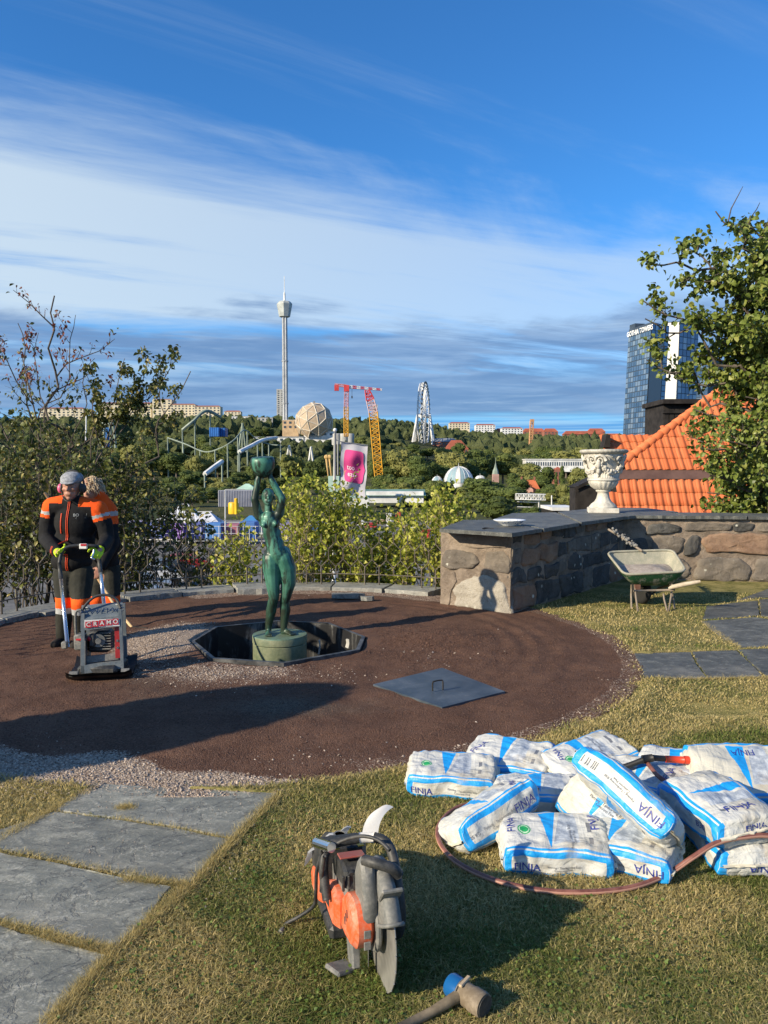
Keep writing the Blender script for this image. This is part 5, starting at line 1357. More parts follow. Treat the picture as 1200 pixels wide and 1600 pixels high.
# ---- geodesic dome
def dome():
 import bmesh
 Y = 540; c = at(491, 659, Y); Rr = 29.5 / 1200 * Y; zb = at(491, 677, Y).z; r = thing('geodesic_dome', 'large faceted tan wooden geodesic dome on a white base', 'dome', (c.x, Y, zb))
 bm = bmesh.new(); bmesh.ops.create_icosphere(bm, subdivisions=2, radius=Rr); M_pan = mat('tan_dome_panels', noisy((.42, .32, .22), (.48, .375, .265), .06, rough=.65)); M_rib = pm('pale_dome_ribs', (.62, .56, .46), .6)
 rot = Euler((.25, .3, .4)).to_matrix()
 for f in bm.faces:
  P = [rot @ v.co for v in f.verts]; q = sum(P, Vector()) / 3
  if q.z + c.z < zb - .5: continue
  m = MB(); k = .93; P2 = [q + (p - q) * k for p in P]; nrm = q.normalized(); pk = q + nrm * Rr * .012
  m.mesh([p + Vector((0, 0, c.z - zb)) for p in P2 + [pk]], [[0, 1, 3], [1, 2, 3], [2, 0, 3]]); m.build('panel', M_pan, r)
 m = MB()
 for e in bm.edges:
  P = [rot @ v.co for v in e.verts]
  if max(p.z + c.z for p in P) < zb: continue
  m.tube([p * 1.005 + Vector((0, 0, c.z - zb)) for p in P], .33, n=4)
 o = m.build('ribs', M_rib, r); o['kind'] = 'stuff'; bm.free()
 m = MB(); m.box((0, 0, (c.z - zb) + Rr), (1.2, 1.2, 2.0)); m.build('vent', M_grey, r)
 block('dome_base_building', 'white building under the geodesic dome', 'building', 475, 522, 674, 535, 16, M_white, M_white, 1, 5, pit=False, roof_h=.05)
 block('dome_side_building', 'tan block between the white tower and the dome', 'building', 441, 466, 656, 548, 14, M_orange_b, M_white, 2, 3, pit=False, roof_h=.04)
 block('dome_deck', 'low white flat building left below the dome', 'building', 396, 474, 682, 520, 10, M_white, M_grey, 1, 8, pit=False, roof_h=.08)
 for i, (px, rr) in enumerate(((527, 7), (538, 8), (547, 6.5))):
  b = at(px, 692, 520); m = MB(); m.lathe([(rr / 2.3, 0), (rr / 2.3, 6.8), (rr / 2.6, 7.2)], 14); o = m.build('storage_tank', M_concrete, None, loc=b - Vector((0, 0, 1)), angle=40); props(o, ('left', 'middle', 'right')[i] + 'most grey concrete silo at the crane foot beside the dome', 'silo') if i != 1 else props(o, 'middle grey concrete silo, the widest at the crane foot', 'silo')
dome()
# ---- lattice masts
def lattice(m, a, b, w, seg, r=.18, w1=None):
 a, b = Vector(a), Vector(b); d = (b - a).normalized(); x = Vector((0, 1, 0)) if abs(d.y) < .9 else Vector((1, 0, 0)); u = d.cross(x).normalized(); v = d.cross(u); w1 = w1 or w
 P = []
 for i in range(seg + 1):
  c = a.lerp(b, i / seg); ww = w + (w1 - w) * i / seg; P.append([c + u * sx * ww / 2 + v * sy * ww / 2 for sx, sy in ((-1, -1), (1, -1), (1, 1), (-1, 1))])
 for k in range(4): m.tube([P[0][k], P[-1][k]], r, n=4, cap=False)
 for i in range(seg):
  for k in range(4):
   j = (k + 1) % 4; m.tube([P[i][k], P[i + 1][j]] if (i + k) % 2 else [P[i][j], P[i + 1][k]], r * .7, n=3, cap=False); m.tube([P[i][k], P[i][j]], r * .6, n=3, cap=False)
def cranes():
 Y = 450; u = Y / 1200; A = lambda px, py: at(px, py, Y)
 r = thing('tower_crane', 'tower crane with yellow mast and red and white jib beside the dome', 'crane', A(541, 680)); W = True
 m = MB(); lattice(m, A(541, 682), A(541, 636), 2.4, 9, .24); m.build('mast', M_yel, r, W)
 m = MB(); lattice(m, A(541, 636), A(541.5, 612), 2.2, 5, .22); m.build('upper_mast', M_pinkp, r, W)
 m = MB(); m.box(A(541.5, 607), (3.0, 3.0, 3.6)); m.build('cab', M_redp, r, W)
 m = MB(); lattice(m, A(541, 604), A(597, 609), 1.5, 18, .18, .8); m.build('jib', mat('red_white_jib', lambda t: dict(col=mix((sepxyz(coord(t))[0] * .22).fract().gt(.5), (.6, .07, .07), (.75, .73, .72)))), r, W)
 m = MB(); lattice(m, A(541, 603), A(523, 601.5), 1.3, 5, .2); m.build('counter_jib', M_pinkp, r, W)
 m = MB(); m.box(A(526, 606), (2.6, 1.6, 3.4)); m.build('counterweight', M_redp, r, W)
 m = MB(); m.tube([A(550, 607), A(550, 619)], .09, n=4); m.box(A(550, 620.5), (.7, .7, 1.4)); m.build('hook', M_iron, r, W)
 Y = 300
 r = thing('leaning_crane_jib', 'yellow lattice crane boom leaning left with a red and white upper end', 'crane', A(593, 770)); A = lambda px, py: at(px, py, Y)
 m = MB(); lattice(m, A(594.5, 772), A(583.5, 645), 3.1, 18, .22, 3.3); m.build('lower_boom', M_yel, r, W)
 m = MB(); lattice(m, A(583.5, 645), A(578.5, 625), 3.3, 4, .22, 3.0); m.build('faded_boom', pm('faded_white_red', (.6, .42, .42), .5), r, W)
 m = MB(); lattice(m, A(578.5, 625), A(573.5, 609), 3.0, 3, .24, 1.6); m.build('boom_head', M_redp, r, W)
 Y = 700
 A = lambda px, py: at(px, py, Y); r = thing('slim_crane_mast', 'slim tan crane mast standing far off above the trees left of the urn', 'crane', A(829, 704)); m = MB(); lattice(m, A(829, 704), A(831, 658), 2.8, 12, .35); m.build('mast', pm('tan_crane_paint', (.5, .27, .13), .6), r, W); m = MB(); m.box(A(831.3, 657), (3.4, 3, 2.2)); m.build('mast_head', MATS['tan_crane_paint'], r, W)
cranes()
# ---- ferris wheel, seen nearly edge on
def wheel():
 Y = 650; u = Y / 1200; hub = at(662, 650, Y); Rr = 51 * u; base = at(661, 694, Y); r = thing('ferris_wheel', 'tall white ferris wheel seen almost edge on, with dark cabins', 'ferris wheel', (hub.x, Y, base.z), rz=R(80)); hz = hub.z - base.z
 Y0 = 1.6
 C = lambda t, rad, y: Vector((math.cos(t) * rad, y, hz + math.sin(t) * rad)); N = 36
 for y in (-Y0, Y0):
  m = MB(); m.tube([C(6.2832 * k / 48, Rr, y) for k in range(48)], .62, n=4, closed=True); m.tube([C(6.2832 * k / 48, Rr * .90, y) for k in range(48)], .4, n=4, closed=True)
  for k in range(48): m.tube([C(6.2832 * k / 48, Rr, y), C(6.2832 * (k + .5) / 48, Rr * .9, y)], .18, n=3, cap=False)
  m.build('rim', M_white, r)
 for k in range(24):
  t = 6.2832 * k / 24; m = MB(); m.tube([Vector((0, -Y0 * 1.6, hz)), C(t, Rr * .9, Y0)], .34, n=3, cap=False); m.tube([Vector((0, Y0 * 1.6, hz)), C(t, Rr * .9, -Y0)], .34, n=3, cap=False); m.build('spoke', M_white, r)
 for k in range(42):
  t = 6.2832 * k / 42; m = MB(); m.tube([C(t, Rr, -Y0), C(t, Rr, Y0)], .2, n=3); m.build('cross_bar', M_white, r)
  c = C(t, Rr * 1.03, 0); m = MB(); m.lathe([(.3, -.9), (.65, -.6), (.7, .3), (.5, .7), (.1, .8)], 8, c=c - Vector((0, Y0 * 1.15, .4))); m.build('cabin', mat('dark_cabin_glass', col=(.04, .05, .06), rough=.2), r)
 m = MB(); m.tube([(0, -6, hz), (0, 6, hz)], 1.5, n=10); m.build('hub', M_white, r)
 for sx in (-1, 1):
  for sy in (-1, 1):
   for q in (.35, 1): m = MB(); m.tube([(0, sy * 5.5, hz), (sx * 11 * q, sy * (8.5), -1)], [.9, .7], n=6); m.build('support_leg', M_white, r)
wheel()
# ---- hotel towers
def glassfn(t):
 v = coord(t); r = objrnd(t); return dict(col=mix(r.gt(.70), mix(r, (.030, .06, .10), (.07, .12, .18)), (.30, .36, .40)), rough=.12)
def hotel():
 M_gl = mat('blue_facade_glass', lambda t: dict(col=mix(objrnd(t).gt(.66), mix(objrnd(t) * 1.6, (.08, .16, .26), (.15, .25, .37)), (.28, .37, .45))), rough=.12, spec=.9, metal=.55)
 M_mull = pm('dark_facade_frame', (.05, .07, .10), .4); M_gp = mat('matte_grey_panels', col=(.30, .31, .31), rough=.65); M_wp = mat('white_facade_panel', col=(.80, .79, .74), rough=.6)
 Y = 330
 def tower(name, lab, px, ytop, pxl, pxr, rows, lcols, ztaper, Yv, dl=18):
  zt = at(px, ytop, Yv).z; g = -8.0; P0 = at(px, ytop, Yv); PL = at(pxl, ytop, Yv + dl); PR = at(pxr, ytop, Yv + 9)
  r = thing(name, lab, 'building', (P0.x, P0.y, g)); H = zt - g; L = Vector((PL.x - P0.x, PL.y - P0.y, 0)); Rv = Vector((PR.x - P0.x, PR.y - P0.y, 0))
  # the whole shaft leans out slightly towards its top, as the real one does
  k = ztaper; low = lambda p: Vector((p.x, p.y, 0)) + Vector((-k, 0, 0))
  B = [Vector((0, 0, 0)), Rv, Rv + L, L]; m = MB(); m.mesh([low(p) for p in B] + [p + Vector((0, 0, H)) for p in B], [[0, 1, 5, 4], [1, 2, 6, 5], [2, 3, 7, 6], [3, 0, 4, 7], [4, 5, 6, 7]]); m.build('shaft', M_mull, r)
  nl = L.normalized(); outl = Vector((nl.y, -nl.x, 0)); outl = outl if outl.y < 0 else -outl
  def pane(a, b, z0, z1, out, m_):
   q = MB(); f = lambda p, z: p + Vector((-k * (1 - z / H), 0, z)) + out * .12; q.mesh([f(a, z0), f(b, z0), f(b, z1), f(a, z1)], [[0, 1, 2, 3]]); return q.build('window' if m_ is M_gl else 'panel', m_, r)
  zs = np.linspace(12, H - 1.2, rows + 1)
  for j in range(rows):
   for i in range(lcols):
    a = L * ((i + .06) / lcols); b = L * ((i + .94) / lcols); h = zs[j + 1] - zs[j]
    pane(b, a, zs[j] + h * .1, zs[j] + h * .93, outl, M_gl)
  return r, H, L, Rv, outl, k, pane, zs
 r, H, L, Rv, outl, k, pane, zs = tower('hotel_tower', 'tall blue glass hotel tower with white rooftop lettering on its left face', 1018.5, 503, 983, 1046, 26, 9, 3.0, Y)
 nr = Rv.normalized(); outr = Vector((nr.y, -nr.x, 0)); outr = outr if outr.y < 0 else -outr
 pane(Rv * .02, Rv * .72, 8, H - 6.2, outr, M_gp)
 for j in range(24): pane(Rv * .75, Rv * .98, 8 + j * (H - 14.5) / 24, 8 + (j + .85) * (H - 14.5) / 24, outr, M_gl)
 for i in range(5):
  for j in range(2): pane(Rv * (i / 5 + .02), Rv * (i / 5 + .18), H - 6 + j * 2.9, H - 3.4 + j * 2.9, outr, M_gl)
 m = MB(); m.mesh([Vector((*(L * .75 + outl * -.3)[:2], H)), Vector((*(L * 1.0 + outl * -.3)[:2], H)), Vector((*(L * 1.0 + outl * -.3)[:2], H + 2.0)), Vector((*(L * .75 + outl * -.3)[:2], H + 2.0)), Vector((*(L * .75 - outl * 5)[:2], H)), Vector((*(L * 1.0 - outl * 5)[:2], H)), Vector((*(L * 1.0 - outl * 5)[:2], H + 2)), Vector((*(L * .75 - outl * 5)[:2], H + 2))], [[0, 1, 2, 3], [3, 2, 6, 7], [0, 3, 7, 4], [1, 5, 6, 2]]); m.build('rooftop_plant', M_mull, r)
 text_on('lettering', 'GOTHIA TOWERS', 3.0, mat('white_sign', col=(.85, .85, .83)), r, frame(L * .46 + Vector((-.1, 0, H - 2.4)) + outl * .6, -L, outl), sx=.86, bold=.06)
 # second tower with white slab edge, third one farther right
 r, H, L, Rv, outl, k, pane, zs = tower('hotel_tower', 'second glass hotel tower with a broad white slab edge behind the lime tree', 1062, 502, 1040, 1092, 24, 1, 1.2, Y + 40, dl=2)
 nr = Rv.normalized(); outr = Vector((nr.y, -nr.x, 0)); outr = outr if outr.y < 0 else -outr; o2 = outl
 q = MB(); q.box((0, 0, 0), (1, 1, 1)); 
 m = MB(); f = lambda p, z: p + Vector((-k * (1 - z / H), 0, z)) + outl * .35; m.mesh([f(L * 1.0, 5), f(L * .02, 5), f(L * .02, H - .5), f(L * 1.0, H - .5)], [[0, 1, 2, 3]]); m.build('white_slab', M_wp, r)
 for j in range(24):
  for i in range(5): pane(Rv * ((i + .06) / 5), Rv * ((i + .94) / 5), 8 + j * (H - 9) / 24, 8 + (j + .88) * (H - 9) / 24, outr, M_gl)
 r, H, L, Rv, outl, k, pane, zs = tower('hotel_tower', 'third, lower dark blue hotel tower mostly hidden behind the lime tree', 1108, 560, 1083, 1140, 18, 6, 1.0, Y + 70)
hotel()
# ---- glass domes of the park
def gdome(px, py_top, py_base, rpx, Y, lab, n=14, col=None, k=1.0):
 c = at(px, py_base, Y); Rr = rpx / 1200 * Y; H = (py_base - py_top) / 1200 * Y; r = thing('glass_dome', lab, 'dome', c, rz=.2)
 for i in range(n):
  m = MB(); vs = []; fs = []
  for j in range(7):
   t = j / 6 * math.pi / 2; z = math.sin(t) * H; q = math.cos(t) ** k * Rr
   for a in (6.2832 * i / n, 6.2832 * (i + .5) / n, 6.2832 * (i + 1) / n): vs.append((math.cos(a) * q, math.sin(a) * q, z))
  for j in range(6):
   for s in range(2): fs.append([j * 3 + s, j * 3 + s + 1, j * 3 + s + 4, j * 3 + s + 3])
  m.mesh(vs, fs); m.build('dome_panel', (M_white if (col or i % 3) == 0 or col else mat('pale_blue_glass', col=(.25, .36, .40), rough=.2)), r)
  m = MB(); m.tube([(math.cos(6.2832 * i / n) * math.cos(t) ** k * Rr * 1.01, math.sin(6.2832 * i / n) * math.cos(t) ** k * Rr * 1.01, math.sin(t) * H * 1.01) for t in np.linspace(0, 1.57, 7)], .10 * Rr / 5, n=3); m.build('rib', M_white, r)
 m = MB(); m.tube([(0, 0, H), (0, 0, H * 1.25)], [.12 * Rr / 5, .03], n=5); m.build('spire', M_white, r)
 m = MB(); m.lathe([(Rr * .97, -4), (Rr * .97, 0)], n); m.build('drum', M_white, r)
gdome(716.5, 729, 754, 23, 280, 'big white ribbed glass dome among the trees below the ferris wheel', 18)
gdome(683, 744, 756, 9.5, 275, 'small glass dome left of the big white dome', 12)
gdome(750, 743, 757, 10, 275, 'small solid white ribbed dome right of the big one', 12, col=1, k=.8)
m = MB(); Yt = 270; b = at(774, 768, Yt); r = thing('clock_turret', 'slim pink brick turret with a pale spire right of the white domes', 'tower', b)
m.box((0, 0, 2.6), (2.1, 2.1, 7.0)); m.build('shaft', pm('pink_brick', (.48, .30, .26), .8), r); m = MB(); m.lathe([(1.2, 6.1), (1.0, 7.2), (.5, 8.4), (.12, 10), (.02, 12.2)], 6); m.build('spire', M_greenish, r)
# ---- banner pole
def flag_pole():
 Y = 48.0; b = at(521, 905, Y); r = thing('banner_pole', 'tall white pole with a finial and a side arm for the banner', 'pole', b); m = MB()
 A = lambda px, py, d=0: at(px, py, Y + d)
 m.tube([A(521, 930), A(523.5, 676)], [.13, .085], n=10); m.build('pole', M_white, r, True, smooth=True)
 m = MB(); m.ell(A(523.5, 672), .13, n=10, m=8); m.build('finial', M_white, r, True, smooth=True)
 m = MB(); m.tube([A(524, 687), A(533, 690), A(575, 696)], .03, n=5); m.build('arm', M_grey, r, True)
 m = MB(); m.tube([A(528, 690), A(528, 742)], .05, n=6); m.build('sleeve', M_grey, r, True)
 bn = thing('banner', 'white hanging banner with a pink square reading too easy', 'banner', A(553, 740)); n = 20; k = 24
 TL, TR, BL, BR = A(533, 690), A(574.5, 697), A(531, 770), A(571, 778); vs = []; fs = []; uv = []
 def S_(u, v):
  p = (TL.lerp(TR, u)).lerp(BL.lerp(BR, u), v); p.y += .14 * math.sin(u * 9 + v * 2) * (v * .6 + .4) + .09 * math.sin(v * 13 + u * 3); p.x += .05 * math.sin(v * 11 + u * 2) * v; return p
 for j in range(k + 1):
  for i in range(n + 1): vs.append(S_(i / n, j / k))
 for j in range(k):
  for i in range(n): q = j * (n + 1) + i; fs.append([q, q + n + 1, q + n + 2, q + 1])
 m = MB(); m.mesh(vs, fs); m.build('cloth', mat('white_banner_cloth', col=(.50, .49, .53), rough=.8, trans=.3), bn, True, smooth=True)
 def on(nm, me2, m_, u0, v0, su, sv, d):
  import bmesh
  bm = bmesh.new(); bm.from_mesh(me2); bmesh.ops.triangulate(bm, faces=bm.faces); bmesh.ops.subdivide_edges(bm, edges=[e for e in bm.edges if e.calc_length() > .15], cuts=3); bmesh.ops.triangulate(bm, faces=bm.faces); bm.to_mesh(me2); bm.free()
  for v in me2.vertices: u_, v_ = u0 + v.co.x * su, v0 - v.co.y * sv; v.co = S_(u_, v_) - Vector((0, d, 0))
  me2.materials.clear(); me2.materials.append(m_); link(nm, me2, bn, None, True)
 sq = MB(); N = 14; g_ = [[(i / N, j / N, 0) for i in range(N + 1)] for j in range(N + 1)]
 def rr(x, y):
  x, y = x * 2 - 1, y * 2 - 1; q = max(abs(x), abs(y)); L = (abs(x) ** 8 + abs(y) ** 8) ** (1 / 8) or 1; s_ = q / L if L else 1; return (x * s_, y * s_, 0)
 sq.mesh([rr(*p[:2]) for row in g_ for p in row], [[j * (N + 1) + i, j * (N + 1) + i + 1, (j + 1) * (N + 1) + i + 1, (j + 1) * (N + 1) + i] for j in range(N) for i in range(N)])
 sq.mesh([(.9, -.35, 0), (1.0, -.45, 0), (1.14, -.12, 0), (1.0, .3, 0)], [[0, 1, 2, 3]])
 on('pink_square', sq.me('s'), mat('magenta_print', col=(.50, .045, .19), rough=.8), .5, .44, .37, .31, .08)
 M_lt = mat('pale_print', col=(.82, .70, .76), rough=.8)
 on('lettering', text_me('too', 1.0), M_lt, .40, .47, .20, .14, .12); on('lettering', text_me('easy', 1.0), M_lt, .44, .60, .20, .14, .12)
flag_pole()
# ---- fairground and streets right below
def park_stuff():
 def bx(name, lab, cat, px0, px1, y0, y1, Y, d, m_, extra=None, grp=None):
  a, b = at(px0, y1, Y), at(px1, y0, Y); r = thing(name, lab, cat, ((a.x + b.x) / 2, Y, a.z), group=grp); W, H = b.x - a.x, b.z - a.z; m = MB(); m.bbox((0, d / 2, H / 2), (W, d, H), .04); m.build('body', m_, r)
  if extra: extra(r, W, H, d)
  return r
 def ribs(n, m_):
  def f(r, W, H, d):
   for i in range(n): m = MB(); m.box((-W / 2 + (i + .5) * W / n, -.06, H / 2), (W / n * .35, .12, H * .97)); m.build('rib', m_, r)
  return f
 M_bluec = pm('blue_container_paint', (.03, .16, .50), .5); M_corr = pm('grey_corrugated_sheet', (.30, .31, .36), .5); M_yt = pm('yellow_plastic', (.75, .47, .02), .4)
 bx('blue_container', 'bright blue container box on the slope under the cream blocks', 'container', 327, 342, 668, 682, 420, 5, M_bluec, ribs(5, M_bluec)); bx('blue_container', 'darker blue container turned beside the bright one', 'container', 340.5, 352, 668.5, 682, 423, 7, pm('dark_blue_paint', (.02, .09, .30), .5), ribs(3, M_bluec))
 bx('sheet_wall', 'long grey corrugated sheet wall behind the yellow tank', 'wall', 341, 402, 766, 792, 135, 1, M_corr, ribs(24, pm('grey_rib', (.36, .37, .42), .5)))
 b = at(365, 803, 125); r = thing('yellow_tank', 'bright yellow plastic tank in the fairground left of the statue', 'tank', b); m = MB(); m.lathe([(.82, 0), (.85, .1), (.85, 1.7), (.7, 1.9), (.4, 1.95)], 16); m.build('body', M_yt, r, angle=40); m = MB(); m.lathe([(.30, 0), (.30, 2.5), (.2, 2.6)], 10, c=(.55, -.6, 0)); m.build('side_pipe', M_yt, r, angle=40)
 def tent(px, ytop, ybase, w, Y, m_, lab, cat='tent'):
  b = at(px, ybase, Y); W = w / 1200 * Y; H = (ybase - ytop) / 1200 * Y; r = thing('tent', lab, cat, b); m = MB(); h0 = H * .35; m.mesh([(-W / 2, 0, h0), (W / 2, 0, h0), (W / 2, W * .8, h0), (-W / 2, W * .8, h0), (-W * .08, W * .4, H), (W * .08, W * .4, H)], [[0, 1, 5, 4], [2, 3, 4, 5], [1, 2, 5], [3, 0, 4]]); m.build('canopy', m_, r)
  m = MB(); m.box((0, W * .4, h0 / 2 - .5), (W * .96, W * .76, h0 + .98)); m.build('side_wall', M_white, r)
 M_gt = pm('pale_green_canvas', (.42, .62, .50), .8); M_wt = pm('white_canvas', (.58, .60, .65), .7, sc=1.0); M_bt = pm('blue_canvas', (.05, .22, .50), .7)
 tent(384, 756, 770, 34, 150, M_gt, 'pale green tent roof beyond the corrugated wall'); tent(283, 788, 826, 60, 95, M_wt, 'big white tent glimpsed through the leaves left of the statue'); tent(318, 800, 832, 56, 92, M_wt, 'white canvas stall roof right of the big tent'); tent(390, 806, 822, 28, 100, M_bt, 'blue canopy just left of the statue arm'); tent(250, 806, 838, 44, 96, M_wt, 'white stall roof right of the workers behind the bush'); tent(555, 765, 785, 44, 140, pm('green_roof_sheet', (.30, .42, .36), .7), 'green hipped pavilion roof behind the banner')
 for i, (px, w, m_, lab) in enumerate(((205, 26, (.30, .25, .42), 'purple painted fair stall at the left behind the bush'), (240, 24, (.12, .16, .40), 'dark blue painted fair stall'), (272, 30, (.24, .12, .42), 'violet painted stall front below the white tents'), (303, 26, (.10, .12, .35), 'navy stall front with pale panels'), (333, 24, (.07, .20, .48), 'blue painted stall front left of the statue'), (360, 24, (.35, .12, .16), 'dark red stall front left of the statue'), (386, 24, (.06, .16, .42), 'blue stall front just behind the statue'), (440, 26, (.22, .20, .40), 'grey violet stall right of the statue'), (470, 30, (.55, .38, .38), 'pale pink stall showing through the shrub'))):
  M_ = mat('stall_paint_%s' % ['purple', 'navy', 'violet', 'ink', 'blue', 'wine', 'azure', 'mauve', 'rose'][i], (lambda c: (lambda t: dict(col=mix(voro(coord(t), 1.7).sm(.20, .26), mix(voro(coord(t), .9, out='Color'), c, tuple(min(1, x * 2.4 + .05) for x in c)), c), rough=.6)))(m_))
  bx('fair_stall', lab, 'stall', px - w / 2, px + w / 2, 816 + (i % 3) * 2, 842, 88 + (i % 4), 3, M_, None, 'painted fair stalls below the railing')
 # low fence of thin posts in front of the stalls
 r = thing('site_fence', 'low grey mesh fence with thin posts running in front of the fair stalls', 'fence', at(300, 850, 80))
 for i in range(30):
  p = at(200 + i * 9.5, 850, 80); m = MB(); m.tube([p, p + Vector((0, 0, 1.9))], .035, n=4); m.build('post', M_white, r, True)
 for z in (.3, 1.1, 1.85): a = at(198, 850, 80); b = at(480, 850, 80); m = MB(); m.tube([a + Vector((0, 0, z)), b + Vector((0, 0, z))], .025, n=4); m.build('rail', M_white, r, True)
 for i, (px, y0, y1, Y) in enumerate(((352, 765, 852, 78), (297, 800, 850, 70), (430, 800, 850, 75))):
  m = MB(); m.tube([at(px, y1, Y), at(px, y0, Y)], .06, n=6); m.tube([at(px, y0, Y), at(px, y0, Y) + Vector((2.0, 0, .05))], .03, n=4); o = m.build('lamp_post', M_white, None); props(o, ('tall thin white pole with a side arm left of the statue', 'short thin pole standing among the white tents', 'thin pole half hidden behind the statue')[i], 'pole')
 # long green roofs and pale halls below the banner
 bx('long_green_roof_hall', 'long low hall with green roof right of the banner', 'building', 572, 662, 768, 786, 170, 10, M_white, lambda r, W, H, d: (lambda m: (m.mesh([(-W / 2 - .5, -.6, H * .62), (W / 2 + .5, -.6, H * .62), (W / 2 + .5, d / 2, H * 1.15), (-W / 2 - .5, d / 2, H * 1.15)], [[0, 1, 2, 3]]), m.build('roof', M_green_roof, r)))(MB()))
 bx('green_kiosk', 'pale green kiosk box behind the white pole', 'building', 513, 530, 744, 770, 150, 4, pm('mint_paint', (.38, .52, .45), .7))
 bx('white_flat_roof_hall', 'flat white roofed hall in the valley left of the urn foot', 'building', 862, 902, 795, 808, 120, 8, M_iron, lambda r, W, H, d: (lambda m: (m.box((0, d / 2 - .3, H), (W * 1.05, d + 1, .5)), m.build('roof', M_white, r)))(MB()))
 # red and white sign
 r = thing('red_sign', 'small white sign frame with red figures beside the urn foot', 'sign', at(906, 800, 115)); a, b = at(899, 795, 115), at(913, 774, 115); off = r.location
 m = MB(); m.box(((a.x + b.x) / 2, 115, (a.z + b.z) / 2), (b.x - a.x, .12, b.z - a.z)); m.build('panel', M_white, r, True)
 for i in range(5): c = Vector((a.x + (b.x - a.x) * (.22 + .28 * (i % 3)), 114.9, a.z + (b.z - a.z) * (.35 + .4 * (i // 3)))); m = MB(); m.box(c, (.12, .06, .55)); m.box(c, (.40, .05, .12)); m.tube([c + Vector((-.18, 0, -.3)), c, c + Vector((.18, 0, -.3))], .06, n=4); m.build('red_mark', M_redp, r, True)
 # steel gantry
 r = thing('steel_gantry', 'white steel road gantry in front of the pink house', 'gantry', at(833, 805, 150)); m = MB(); lattice(m, at(806, 776, 150), at(852, 777, 150), 1.1, 12, .09); m.build('beam', M_white, r, True)
 for px in (842, 862): m = MB(); m.tube([at(px, 812, 150), at(px, 774, 150)], .14, n=6); m.build('post', M_white, r, True)
 for k in range(3): m = MB(); a, b = at(808, 784 + k * 8, 150), at(842, 785 + k * 8, 150); m.tube([a, b], .08, n=4); m.build('rail', M_white, r, True)
 # coaster tracks: white roofed lift and supports
 def coaster(name, lab, pts, Y, w, m_, sup, supm, drop=14):
  P = catmull([at(px, py, Y + dy) for px, py, dy in pts], 8); r = thing(name, lab, 'coaster', P[0]); m = MB(); m.tube(P, w, n=6); m.build('track', m_, r, True)
  for i in range(0, len(P), sup):
   g = float(hgt(P[i].x, P[i].y)); m = MB(); m.tube([P[i], Vector((P[i].x, P[i].y, g))], .12 + .0006 * Y, n=4, cap=False); m.build('support', supm, r, True)
 coaster('coaster_lift', 'white covered coaster lift rising to the right behind the bush', [(285, 672, 0), (302, 658, 0), (322, 642, 5), (345, 652, 10)], 430, .9, M_greenish, 9, M_greenish)
 coaster('coaster_track', 'pale green coaster track curving over the trees left of the statue', [(262, 684, 0), (290, 694, -10), (320, 706, -20), (345, 700, -30), (365, 688, -30), (382, 672, -20), (400, 686, -10), (420, 694, 0), (440, 696, 0)], 360, .30, M_greenish, 7, M_greenish)
 coaster('white_tube_ride', 'short piece of fat white tube slide left of the statue bowl', [(320, 741, -60), (333, 731, -55), (347, 721, -50)], 300, .8, M_white, 16, M_greenish)
 coaster('white_tube_ride', 'white covered ride roof rising towards the foot of the tower', [(374, 706, -30), (392, 697, -15), (410, 688, 0), (432, 684, 8)], 320, .8, M_white, 16, M_greenish)
 for i, (px, y0, y1, Y, w) in enumerate(((379, 661, 706, 350, 6), (486, 698, 734, 320, 5), (452, 696, 712, 330, 3))):
  r = thing('a_frame_support', ('tall pale green steel support frame of the coaster left of the tower', 'white A shaped ride support standing in trees under the dome', 'small white A shaped ride support left of the larger one')[i], 'support', at(px, y1, Y))
  for s in (-1, 0, 1) if i == 0 else (-1, 1): m = MB(); m.tube([at(px, y0, Y), at(px + s * w, y1, Y + 2)], .45, n=5); m.build('leg', M_greenish if i == 0 else M_white, r, True)
 r = thing('arched_ride', 'white double arch ride gate in the bushes left of the cream blocks', 'ride', at(168, 700, 260))
 for dx, w, h in ((0, 13, 0), (0, 6, 3)):
  m = MB(); P = catmull([at(168 - w, 700, 260), at(168 - w * .82, 675, 260), at(168 - w * .5, 661 + h, 260), at(168 + w * .5, 661 + h, 260), at(168 + w * .82, 675, 260), at(168 + w, 700, 260)], 6); m.tube(P, .42, n=6); m.build('arch', M_greenish, r, True)
 m = MB(); a, b = at(162, 698, 262), at(174, 668, 262); m.box(((a.x + b.x) / 2, 262, (a.z + b.z) / 2), (b.x - a.x, .8, b.z - a.z)); m.build('panel', M_bluec, r, True)
 m = MB(); m.tube([at(134, 688, 300), at(134.5, 650, 300)], .3, n=5); props(m.build('lamp_mast', M_white, None), 'thin white mast in front of the ridge left of the arch ride', 'mast')
 # amber torch like lamps
 for px in (515, 510): m = MB(); m.tube([at(px + 3, 744, 160), at(px, 716, 160)], [.16, .28], n=6); m.ell(at(px, 714, 160), .5, n=6, m=5); props(m.build('ride_arm', pm('amber_paint', (.55, .36, .14), .6), None), 'amber ride arm with round tip left of the banner pole, %s one' % ('right' if px == 515 else 'left'), 'ride arm')
 # paved yard and parked cars below the railing
 m = MB(); q = []
 n = 24; V = []; 
 for j in range(n + 1):
  for i in range(n + 1): x = -70 + 84 * i / n; y = 22 + 112 * j / n; V.append((x, y, float(hgt(x, y)) + .06))
 F = [[j * (n + 1) + i, j * (n + 1) + i + 1, (j + 1) * (n + 1) + i + 1, (j + 1) * (n + 1) + i] for j in range(n) for i in range(n)]; m.mesh(V, F); props(m.build('road', M_asph, None), 'grey paved yard below the terrace', kind='structure')
